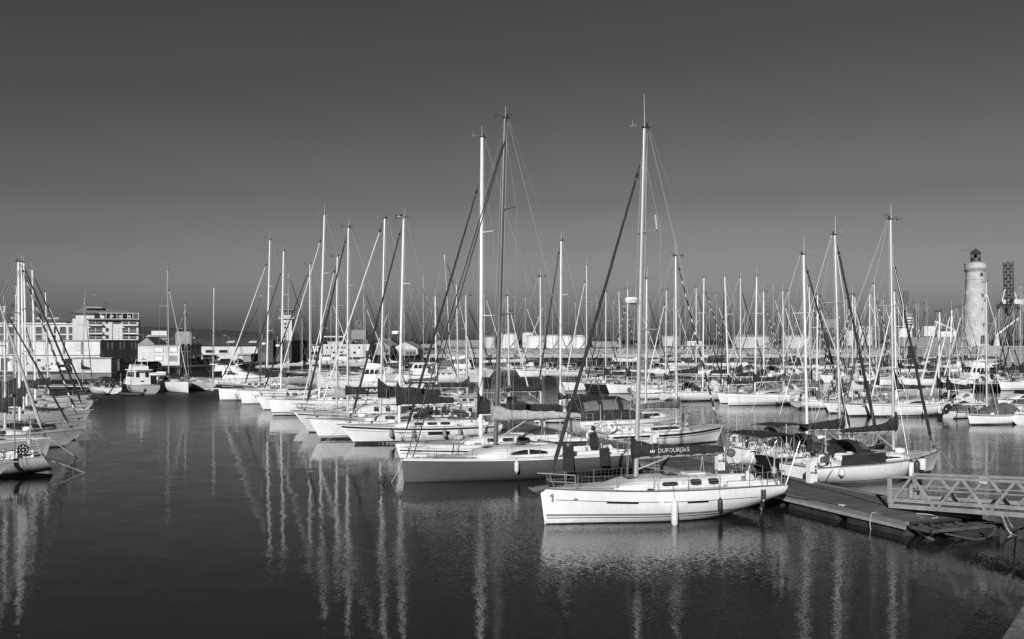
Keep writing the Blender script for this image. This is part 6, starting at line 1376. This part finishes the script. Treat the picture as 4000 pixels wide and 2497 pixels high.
for k in range(9):
    a = k * R(45); r_ = .19 if k < 8 else 0; mb = MB(); mb.rev([(0, -.038), (.04, -.038), (.04, .038), (0, .038)], pc + Vector((r_ * math.cos(a), 0, r_ * math.sin(a))), 8, M=Matrix.Rotation(R(90), 3, 'X')); mb.obj('spot', FENW, dk)
mb = MB(); pp = L2.H.pt(.86, L2.H.h(.86), -1, -.1); mb.tube([pp, pp + Vector((0, 0, 3.4))], .04, 6); mb.rev([(0, -.1), (.16, -.06), (.18, .02), (0, .16)], pp + Vector((-.1, 0, 3.5)), 8); mb.obj('lamp_pole', STEEL, L2.root)
L3 = sailboat('dull white yacht with plumb stem and thick pale furled jib, left edge', W(173, 1798), LR, 10.4, 3.4, (1.35, 1.2, 1.15), .45, lod=0, mast=(-60, -66, 985), cover=CANVD, genoa=CANVP, gfrac=.95, grad=.095, seed=43, lines=[(1.6, -.4, .03, ROPE)], hull=OLDWHITE, toerail=WHITEP)
L4 = sailboat('dull white yacht with long raked bow and dark wood rail, left edge', W(252, 1745), LR, 9.6, 3.1, (1.15, .95, .95), 1.25, lod=1, mast=(20, 18, 1199), cover=CANVD, covers=(1.2, .9, .5), genoa=CANVD, gfrac=.95, seed=44, hull=OLDWHITE, toerail=WOODTRIM, lines=[(1.3, .3, .012, ROPED), (2.0, -.2, .012, ROPED)])
L5 = sailboat('dull white yacht with dark spirally banded furled jib and twin steel rails, left edge', W(296, 1719), LR, 10.6, 3.4, (1.35, 1.1, 1.1), .85, lod=1, mast=(78, 72, 1023), cover=CANVD, covers=(1.7, 1.0, .6), genoa=(CANVD, CANVW), gfrac=.99, grad=.09, seed=45, deck=DECKG, hull=OLDWHITE, lines=[(1.9, -.3, .012, ROPED)])
L6 = sailboat('dull white yacht with all-dark furled jib, behind the one with the banded jib, left edge', W(322, 1662), LR, 11.0, 3.5, (1.3, 1.1, 1.1), .7, lod=1, mast=(92, 84, 1024), cover=CANVD, covers=(1.8, .9, .5), genoa=CANVD, gfrac=.98, grad=.10, seed=46, deck=DECKG, hull=OLDWHITE, lines=[(1.5, 0, .012, ROPED)])
L7 = sailboat('white yacht with small pulpit bow, in front of the last left-edge yacht', W(318, 1646), LR, 11.0, 3.5, None, .7, lod=1, mast=(105, 93, 1027), cover=CANVM, genoa=None, seed=47, deck=DECKG)
L8 = sailboat('white yacht with thin dark furled jib, second from the far end of the left-edge row', W(328, 1622), LR, 10.5, 3.4, (1.45, 1.2, 1.2), 1.0, lod=1, mast=(139, 126, 1057), cover=CANVD, covers=(1.0, .6, .4), genoa=CANVD, gfrac=.96, grad=.085, seed=48, deck=DECKG, lines=[(1.2, .2, .012, ROPED)])
L9 = sailboat('white yacht with grey awning at the far end of the left-edge row', W(322, 1588), LR, 10.0, 3.3, None, .7, lod=1, mast=(190, 178, 1141), cover=CANVD, covers=(.9, .7, .5), genoa=CANVW, grad=.05, seed=49, deck=DECKG, hood=CANVM)
L10 = sailboat('white yacht with bare mast behind the close-set left-edge masts', W(170, 1575), LR, 9.0, 3.0, None, .6, lod=1, mast=(60, 65, 1118), cover=CANVD, genoa=CANVD, seed=50, deck=DECKG)
L11 = sailboat('white yacht carrying a bicycle rack, deepest among the left-edge masts', W(160, 1552), LR, 9.0, 3.0, None, .6, lod=1, mast=(55, 62, 1155), cover=CANVM, genoa=CANVW, grad=.05, seed=51, deck=DECKG)

# ------------------------------------------------------------------ far left group by the quay
g4 = 'boats by the left quay'
F1 = sailboat('white yacht with dark cockpit canopy and open scoop stern, left of the trawler', from_stern(438, 1544, 9.4, R(128)), R(-52), 9.4, 3.2, (1.25, 1.05, 1.0), .6, rake=-.7, lod=1, mast=(322, 330, 1164), cover=CANVD, covers=(1.4, .5, .3), boomz=1.9, genoa=CANVD, gfrac=.95, grad=.06, seed=61, hood=CANVD, group=g4)
enclosure(F1, .55, .86, 1.3, .8, CANVD)
F2 = motorboat('old white trawler yacht with flybridge and square wheelhouse windows by the left quay', from_stern(585, 1541, 8.6, R(132)), R(-48), 8.6, 3.2, (1.5, 1.25, 1.25), hull=OLDWHITE, style='trawler', group=g4, cat='trawler', name='trawler')
F3 = sailboat('white plumb-sterned yacht with bare boom right of the trawler', W(736, 1537), R(124), 11.4, 3.6, (1.6, 1.4, 1.35), .1, lod=1, mast=(660, 655, 1057), cover=None, genoa=CANVW, gfrac=.86, grad=.04, seed=63, hood=CANVD, group=g4)
fender(F3, .5, -1, 'white fender on the yacht right of the trawler', FENW, .8, .15, .1, None, 'fenders of the quay yachts')
F4 = sailboat('dull grey-hulled old yacht at the right end of the quay group', W(833, 1530), R(130), 9.0, 3.0, (1.35, 1.2, 1.2), .2, lod=1, hull=OLDWHITE, mast=(722, 723, 1187), cover=CANVD, covers=(.9, .4, .3), genoa=CANVD, grad=.06, seed=64, group=g4)
F5 = sailboat('old yacht with tall light mast moored behind the dull grey-hulled yacht', W(900, 1510), R(184), 9.0, 3.0, None, .4, lod=1, hull=OLDWHITE, mast=(832, 836, 1125), cover=None, genoa=None, seed=65, group=g4)
F6 = motorboat('sleek white motor yacht with dark windows behind the leftmost near-row yacht', W(1055, 1512), R(186), 11.0, 3.8, None, style='express', canopy=CANVW, group=g4, seed=5, cat='motor yacht', name='motor_yacht')
F7 = sailboat('dark-hulled yacht with a six-bladed wind generator behind the leftmost near-row yacht', W(856, 1538), R(10), 9.5, 3.1, (1.3, 1.1, 1.1), .5, lod=1, hull=DARKHULL, mastm=WOODM, mast=(1016, 1018, 1157), cover=CANVD, covers=(.6, .4, .3), genoa=CANVD, seed=67, group=g4)
mb = MB(); pc = at(901, 1433, 130); pl = F7.root.matrix_basis.inverted() @ pc
pl = Vector(((pc.x - F7.pos.x) * math.cos(F7.ang) + (pc.y - F7.pos.y) * math.sin(F7.ang), 0, pc.z)); mb.tube([(pl.x, 0, 1), (pl.x, 0, pl.z)], .05, 5); mb.tube([(pl.x, -.2, pl.z), (pl.x, .5, pl.z)], .12, 6)
for k in range(6): a = R(60 * k + 12); mb.tube([(pl.x, -.2, pl.z), (pl.x + .85 * math.cos(a), -.2, pl.z + .85 * math.sin(a))], .07, 4, .03)
mb.obj('wind_generator', WHITEP, F7.root)
for k, (u, v, l) in enumerate(((1232, 1424, 'white pilot launch moored at the quay, left of two'), (1293, 1421, 'white pilot launch moored at the quay, right of two'))): motorboat(l, W(u - 22, v), R(15), 9.5, 3.2, None, style='pilot', group='pilot launches', seed=70 + k, cat='launch', name='pilot_launch')
motorboat('low white workboat at the quay right of the pilot launches', W(1345, 1418), R(8), 8.5, 2.8, None, style='open', group='quay workboats', seed=73); motorboat('small white dinghy with outboard at the foot of the square block quay', W(560, 1468), R(10), 4.6, 1.8, None, style='open', eng=(CANVD, 1.0, 35), seed=74, name='dinghy', cat='dinghy')
o = empty('inflatable_dinghy', W(468, 1546), R(5)); tag(o, 'small dark inflatable dinghy with white fenders alongside the trawler', 'dinghy'); mb = MB(); mb.tube([(3.0, -.6, .22), (1, -.65, .22), (.2, -.4, .3), (0, 0, .34), (.2, .4, .3), (1, .65, .22), (3.0, .6, .22)], .2, 8); mb.obj('tube', RUBBER, o); mb = MB(); mb.box((1.7, 0, .15), (2.6, 1.1, .06)); mb.obj('floor', GREYP, o); mb = MB(); outboard(mb, Vector((3.2, 0, .5)), Matrix.Rotation(R(40), 3, 'Y'), .7); mb.obj('outboard_engine', CANVD, o)

# ------------------------------------------------------------------ second row across the channel
ORD = ['first', 'second', 'third', 'fourth', 'fifth', 'sixth', 'seventh', 'eighth', 'ninth', 'tenth', 'eleventh', 'twelfth', 'thirteenth', 'fourteenth', 'fifteenth', 'sixteenth', 'seventeenth', 'eighteenth', 'nineteenth', 'twentieth'] + ['twenty-' + q for q in ('first', 'second', 'third', 'fourth', 'fifth', 'sixth', 'seventh', 'eighth', 'ninth')] + ['thirtieth'] + ['thirty-' + q for q in ('first', 'second', 'third', 'fourth', 'fifth', 'sixth', 'seventh', 'eighth', 'ninth')] + ['fortieth']
CN = {id(CANVD): 'dark', id(CANVM): 'grey', id(CANVP): 'pale', id(CANVW): 'white'}
HN = {id(WHITE): 'white', id(CREAM): 'cream', id(OLDWHITE): 'dull white', id(DARKHULL): 'dark-hulled', id(GREYHULL): 'grey-hulled'}
g5 = 'second row of yachts across the channel'
BA = R(24)
def B2(lb, u, v, L, face, mast, **k):
    k.setdefault('lod', 1); k.setdefault('grad', .085)
    return sailboat(lb, W(u, v), BA + (0 if face == 'L' else math.pi), L, mast=mast, group=None, **k)
B2('white yacht at the left end of the second row, beside a dark bow', 2208, 1528, 10.5, 'L', (2292, 2291, 1037), cover=CANVM, genoa=CANVW, seed=101)
B2('dark-hulled yacht near the left end of the second row', 2292, 1531, 9.5, 'L', (2366, 2367, 1140), hull=DARKHULL, cover=CANVD, covers=(1.3, .6, .4), genoa=CANVD, seed=102)
B2('white yacht with two cabin windows right of the dark-hulled one in the second row', 2381, 1539, 11, 'L', (2450, 2452, 1130), cover=CANVD, covers=(1.4, .7, .4), genoa=(CANVD, CANVW), seed=103)
B2('small white yacht with sharp bow behind the number one sloop mast', 2523, 1556, 9.5, 'L', (2600, 2603, 1136), cover=CANVD, genoa=CANVW, seed=104)
motorboat('white double-ended lifeboat with dark rail moored stern-on in the second row', W(2655, 1556), R(195), 6.4, 2.4, (.95, .8, .9), style='open', eng=(CANVM, 1.0, 40), seed=3, name='lifeboat', cat='boat')
B2('white yacht showing its open stern and lettered quarter, left of the fendered white yacht', 2880, 1560, 10.5, 'R', (2745, 2750, 1085), rake=-.8, cover=None, hood=CANVD, genoa=(CANVD, CANVW), seed=106, boot=.14, bimini=(.74, .98, 2.0, CANVD))
B2('narrow white bow squeezed in just left of the fendered white yacht', 2815, 1577, 10, 'L', (2847, 2831, 1082), cover=CANVD, covers=(1.3, .5, .3), genoa=CANVD, seed=107)
b8 = B2('long white yacht with fine waterline stripes and two white fenders, centre of the second row', 2845, 1585, 9.9, 'L', (2949, 2956, 1082), B=3.4, fb=(1.35, 1.2, 1.15), ovh=.2, kz=.3, cover=CANVD, covers=(1.1, .6, .3), windows='taper', genoa=None, seed=108, boot=.07, stripes=[(.01, .93, .34, .29, 'z', GREYP), (.01, .93, .2, .165, 'z', GREYP), (.03, .9, .34, .32, 'sheer', GREYP)])
fender(b8, .56, -1, 'white fender on the centre yacht of the second row, left of two', FENW, .75, .13, .1, None, 'fenders of the second row'); fender(b8, .72, -1, 'white fender on the centre yacht of the second row, right of two', FENW, .75, .13, .1, None, 'fenders of the second row')
B2('low white yacht with overhanging stern right of the fendered white yacht', 3330, 1590, 8.0, 'R', (3190, 3194, 1152), cover=CANVM, hood=CANVM, genoa=CANVW, seed=109, ovh=.8)
B2('white yacht with sharp bow behind the wood-trimmed yacht mast, second row', 3242, 1616, 9, 'L', (3330, 3331, 1152), cover=CANVW, covers=(1.5, .5, .4), genoa=(CANVD, CANVW), seed=110, ovh=.8, boot=.16)
B2('white yacht with dark toe rail just left of the wide-banded long yacht', 3311, 1627, 10, 'L', (3397, 3398, 1150), cover=CANVM, genoa=CANVD, seed=111, ovh=.9, boot=.16, toerail=BLACKP)
b12 = B2('wide-banded long white yacht with dark waterline at the right end of the second row', 3405, 1630, 9.3, 'L', (3501, 3493, 1138), B=3.3, fb=(1.35, 1.15, 1.1), ovh=.75, cover=CANVD, covers=(1.8, .5, .3), genoa=CANVW, seed=112, boot=.18, windows='taper', stripes=[(.02, .97, .16, .11, 'sheer', GREYP), (.80, .83, .44, .34, 'sheer', GLASS)])
fender(b12, .56, -1, 'white fender on the wide-banded long yacht of the second row, left of two', FENW, .75, .13, .1, None, 'fenders of the second row'); fender(b12, .77, -1, 'white fender on the wide-banded long yacht of the second row, right of two', FENW, .75, .13, .1, None, 'fenders of the second row')
second = [(3427, 3415, 1110, 108, 'R', CANVD, (CANVD, CANVW), WHITE), (2893, 2893, 1085, 131, 'R', CANVD, CANVD, WHITE), (3062, 3058, 1138, 121, 'R', CANVD, CANVW, WHITE), (2984, 2983, 1140, 126, 'R', CANVD, (CANVD, CANVW), CREAM), (3667, 3670, 1219, 106, 'L', CANVD, CANVW, CREAM),
          (2720, 2720, 1123, 141, 'R', CANVD, CANVD, WHITE), (2527, 2530, 1150, 152, 'R', CANVM, CANVD, WHITE), (2425, 2418, 1140, 158, 'R', CANVD, (CANVD, CANVW), WHITE), (3166, 3162, 1120, 117, 'R', CANVM, (CANVD, CANVW), WHITE), (3345, 3340, 1159, 113, 'R', CANVP, CANVD, WHITE), (3705, 3718, 1212, 102, 'L', CANVD, CANVW, WHITE)]
third = [(3515, 3509, 1178, 163, 'L', CANVD, CANVD, WHITE), (3584, 3579, 1182, 160, 'L', CANVD, CANVD, WHITE), (3627, 3620, 1187, 161, 'L', CANVD, CANVD, WHITE), (3764, 3759, 1194, 157, 'L', CANVD, CANVW, WHITE), (3891, 3889, 1245, 150, 'R', CANVD, CANVD, DARKHULL), (3989, 3986, 1164, 147, 'L', CANVD, CANVD, WHITE),
         (3127, 3130, 1200, 184, 'L', CANVD, (CANVD, CANVW), WHITE), (3038, 3041, 1189, 186, 'L', CANVD, (CANVD, CANVW), WHITE), (3078, 3083, 1137, 182, 'R', CANVD, CANVW, WHITE), (3018, 3021, 1118, 188, 'R', CANVD, CANVW, WHITE), (3170, 3162, 1152, 178, 'R', CANVD, CANVD, CREAM), (3204, 3194, 1152, 180, 'L', CANVM, CANVD, WHITE),
         (3302, 3296, 1173, 172, 'L', CANVD, (CANVD, CANVW), WHITE), (3312, 3306, 1168, 176, 'R', CANVD, (CANVD, CANVW), WHITE), (3410, 3405, 1145, 168, 'R', CANVP, (CANVD, CANVW), CREAM), (3435, 3428, 1150, 171, 'L', CANVD, CANVD, WHITE), (3457, 3451, 1168, 166, 'R', CANVD, CANVW, WHITE), (3746, 3741, 1203, 165, 'R', CANVW, (CANVD, CANVW), WHITE),
         (3921, 3911, 1203, 158, 'R', CANVD, CANVD, WHITE), (3959, 3958, 1210, 155, 'L', CANVD, CANVD, WHITE), (3985, 3979, 1250, 162, 'R', CANVD, CANVD, WHITE), (3994, 3991, 1113, 154, 'R', CANVD, CANVD, WHITE), (2955, 2957, 1165, 190, 'L', CANVD, CANVD, WHITE), (2870, 2868, 1160, 196, 'L', CANVM, CANVD, WHITE), (2800, 2798, 1150, 199, 'R', CANVD, CANVW, WHITE),
         (2770, 2772, 1175, 203, 'L', CANVD, CANVD, CREAM), (2680, 2678, 1170, 206, 'L', CANVD, CANVD, WHITE), (2630, 2632, 1160, 209, 'R', CANVP, CANVW, WHITE), (2580, 2578, 1185, 205, 'L', CANVD, CANVD, WHITE), (2490, 2492, 1165, 210, 'R', CANVW, CANVW, WHITE), (2395, 2396, 1170, 212, 'L', CANVW, CANVD, WHITE), (2330, 2332, 1150, 207, 'R', CANVD, CANVD, CREAM), (2250, 2248, 1180, 200, 'R', CANVD, CANVD, WHITE)]
fourth = [(3587, 3588, 1185, 222, 'L', CANVD, CANVD, WHITE), (3662, 3660, 1219, 228, 'L', CANVD, CANVW, WHITE), (3699, 3696, 1224, 232, 'R', CANVD, CANVD, WHITE), (3768, 3762, 1233, 226, 'L', CANVD, CANVD, WHITE), (3776, 3771, 1201, 236, 'R', CANVD, (CANVD, CANVW), CREAM), (3790, 3787, 1224, 230, 'L', CANVW, CANVW, WHITE), (3840, 3838, 1208, 234, 'L', CANVD, CANVW, WHITE),
          (3925, 3921, 1293, 225, 'R', CANVD, CANVW, WHITE), (3470, 3468, 1200, 240, 'R', CANVD, CANVD, WHITE), (3545, 3542, 1195, 236, 'L', CANVD, CANVD, WHITE), (3380, 3378, 1195, 245, 'L', CANVP, CANVD, CREAM), (3260, 3258, 1205, 250, 'R', CANVD, (CANVD, CANVW), WHITE), (3225, 3222, 1210, 248, 'L', CANVD, CANVW, WHITE), (3110, 3108, 1215, 255, 'R', CANVD, CANVD, WHITE),
          (2920, 2922, 1200, 262, 'L', CANVM, CANVW, WHITE), (2835, 2838, 1205, 265, 'R', CANVD, CANVD, WHITE), (2735, 2733, 1215, 268, 'L', CANVW, CANVW, CREAM), (2655, 2657, 1205, 270, 'R', CANVD, CANVD, WHITE)]
midleft = [(1421, 1420, 1114, 168, 'R', CANVP, CANVD, WHITE), (1429, 1425, 1191, 190, 'R', CANVW, CANVW, WHITE), (1521, 1519, 1206, 200, 'L', CANVW, CANVW, WHITE), (1580, 1579, 1191, 187, 'R', CANVD, CANVD, OLDWHITE), (1654, 1654, 1087, 190, 'R', CANVD, (CANVD, CANVW), WHITE), (1763, 1736, 993, 172, 'R', CANVM, CANVD, WHITE), (1823, 1822, 1165, 196, 'R', CANVM, CANVD, WHITE),
           (1893, 1893, 1150, 205, 'R', CANVM, CANVW, WHITE), (1975, 1975, 1170, 202, 'R', CANVW, CANVD, GREYHULL), (2050, 2052, 1160, 204, 'R', CANVP, CANVW, WHITE), (2128, 2130, 1155, 200, 'L', CANVD, CANVW, WHITE), (2158, 2158, 1200, 212, 'R', CANVD, CANVD, WHITE), (1180, 1180, 1186, 185, 'R', CANVP, CANVD, OLDWHITE), (1293, 1293, 1172, 190, 'R', CANVP, CANVW, WHITE), (1126, 1126, 1065, 165, 'R', CANVP, CANVD, OLDWHITE), (2010, 2012, 1175, 220, 'L', CANVM, CANVD, WHITE)]
def fleet(rows, phrase, a0, group, seed0, lod):
    rows = sorted(rows, key=lambda r_: r_[0]); rnd = random.Random(seed0)
    for i, (ub, ut, vt, Y, face, cv, gn, hl) in enumerate(rows):
        ang = a0 + R(rnd.uniform(-3, 3)) + (0 if face == 'L' else math.pi); zt = z_at(vt, Y); L = max(6.8, min(12.5, (zt - 1.2) / 1.22))
        m0 = at(ub, 1328, Y); xm = L * rnd.uniform(.37, .43); p = Vector((m0.x - xm * math.cos(ang), m0.y - xm * math.sin(ang), 0))
        jn = ('banded' if isinstance(gn, tuple) else CN[id(gn)])
        lb = f'{HN[id(hl)]} yacht, {CN[id(cv)]} sail cover, {jn} jib, {ORD[i]} mast from left, {phrase}'
        st = [(.02, .97, .24, .12, 'sheer')] if rnd.random() < .35 else ([(.01, .95, .3, .22, 'z', GREYP)] if rnd.random() < .4 else [])
        bt = sailboat(lb, p, ang, L, deck=(DECKG if rnd.random() < .45 else DECKW), fb=(L * .13, L * .11, L * .105), hull=hl, lod=lod, mast=(ub, ut, vt), mastr=(.10 if lod < 2 else rnd.uniform(.065, .085)), cover=cv, covers=(rnd.uniform(.8, 1.6), rnd.uniform(.5, .8), .35), genoa=gn, gfrac=rnd.choice((.88, .95, .98)), grad=.095, windows=rnd.choice(('rect', 'taper', 'long')), stripes=st,
                 hood=rnd.choice((CANVD, CANVD, CANVM, CANVW, None)), seed=seed0 + i, group=group, ovh=L * rnd.choice((.02, .05, .09)), boomz=rnd.uniform(.9, 1.3), spread=rnd.choice(((.5,), (.4, .7))))
        if ub == 2425: lettering('"GOURMAND 8', .34, WHITEP, bt.root, frame((bt.xm + bt.bl * .45, .22, bt.bz + .38), (-1, 0, 0), (0, 1, .2)), name='cover_lettering', bold=.004)
fleet(second, 'back of second row', BA, 'yachts on the back of the second row', 200, 1)
fleet(third, 'third row of yachts', R(18), 'yachts of the third row', 300, 2)
fleet(fourth, 'farthest row below jetty', R(15), 'yachts of the farthest row', 400, 2)
fleet(midleft, 'group left of centre', R(14), 'yachts in the group left of centre', 500, 2)
motorboat('white flybridge cruiser moored left of the grey mast, before the far quay', W(1905, 1470), R(190), 11.5, 3.8, None, style='fly', seed=81, cat='motor yacht', name='motor_yacht')
motorboat('white motor sailer with curved pale wheelhouse roof, left of centre', W(1532, 1492), R(12), 10.0, 3.4, None, style='pilot', seed=82, cat='motor yacht', name='motor_yacht')
motorboat('white motor cruiser with flared pilothouse among the pale covered booms, left of centre', W(1330, 1522), R(10), 9.5, 3.3, None, style='fly', seed=83, cat='motor yacht', name='motor_yacht')
motorboat('sport cruiser with twin raked white arches under the jetty', W(3560, 1452), R(14), 11.0, 3.8, None, style='express', seed=84, canopy=CANVW, cat='motor yacht', name='motor_yacht')
motorboat('white cabin cruiser moored before the lighthouse, stern to the right', W(3705, 1513), R(14), 9.5, 3.3, None, style='trawler', seed=85, canopy=CANVW, cat='motorboat')
# small boats at the right edge
sc = sailboat('small white trailer-sailer with tall bare mast and dark deck tarpaulin at the right', W(3790, 1661), R(24), 6.2, 2.4, (.95, .85, .8), .35, lod=1, mast=(3855, 3853, 1104), cover=None, genoa=CANVW, gfrac=.9, grad=.05, seed=91, coach=(.2, .65), hc=.35, boot=.14, stripes=[(.01, .97, .10, .03, 'sheer')])
mb = MB(); rows = []
for i in range(8):
    t = lerp(.16, .92, i / 7); w_ = sc.H.b(t) * .72; hh = (.15, .35, .75, .55, .85, 1.0, .8, .35)[i]; rows.append([(sc.H.x(t), w_ * math.cos(R(180) * k / 8), sc.H.h(t) + .05 + hh * math.sin(R(180) * k / 8) ** .8) for k in range(9)])
mb.grid(rows); mb.poly(list(reversed(rows[0]))); mb.poly(rows[-1]); mb.obj('tarpaulin', CANVM, sc.root, sharp=60)
motorboat('white sports boat with a huge black outboard tilted up, right of the second row', W(3830, 1628), R(206), 4.6, 2.1, (.8, .7, .7), style='cover', canopy=CANVM, eng=(DARKHULL, 1.45, -52), seed=92)
motorboat('open white boat with a grey tilted outboard at the right edge', W(4040, 1640), R(207), 4.8, 2.1, (.8, .7, .7), style='open', eng=(CANVM, 1.15, -55), seed=93)
motorboat('white boat showing its transom and boarding ladder, cut by the right edge', W(4120, 1650), R(215), 5.5, 2.3, (.95, .85, .9), style='cuddy', seed=94)
motorboat('white runabout under a grey cover behind the outboards at the right edge', W(3930, 1610), R(22), 5.6, 2.2, None, style='cover', canopy=CANVM, seed=95)
motorboat('small cabin boat with pointed white cover near the right edge', W(3905, 1590), R(25), 6.0, 2.3, None, style='cuddy', seed=96, eng=(WHITEP, 1.0, -50))
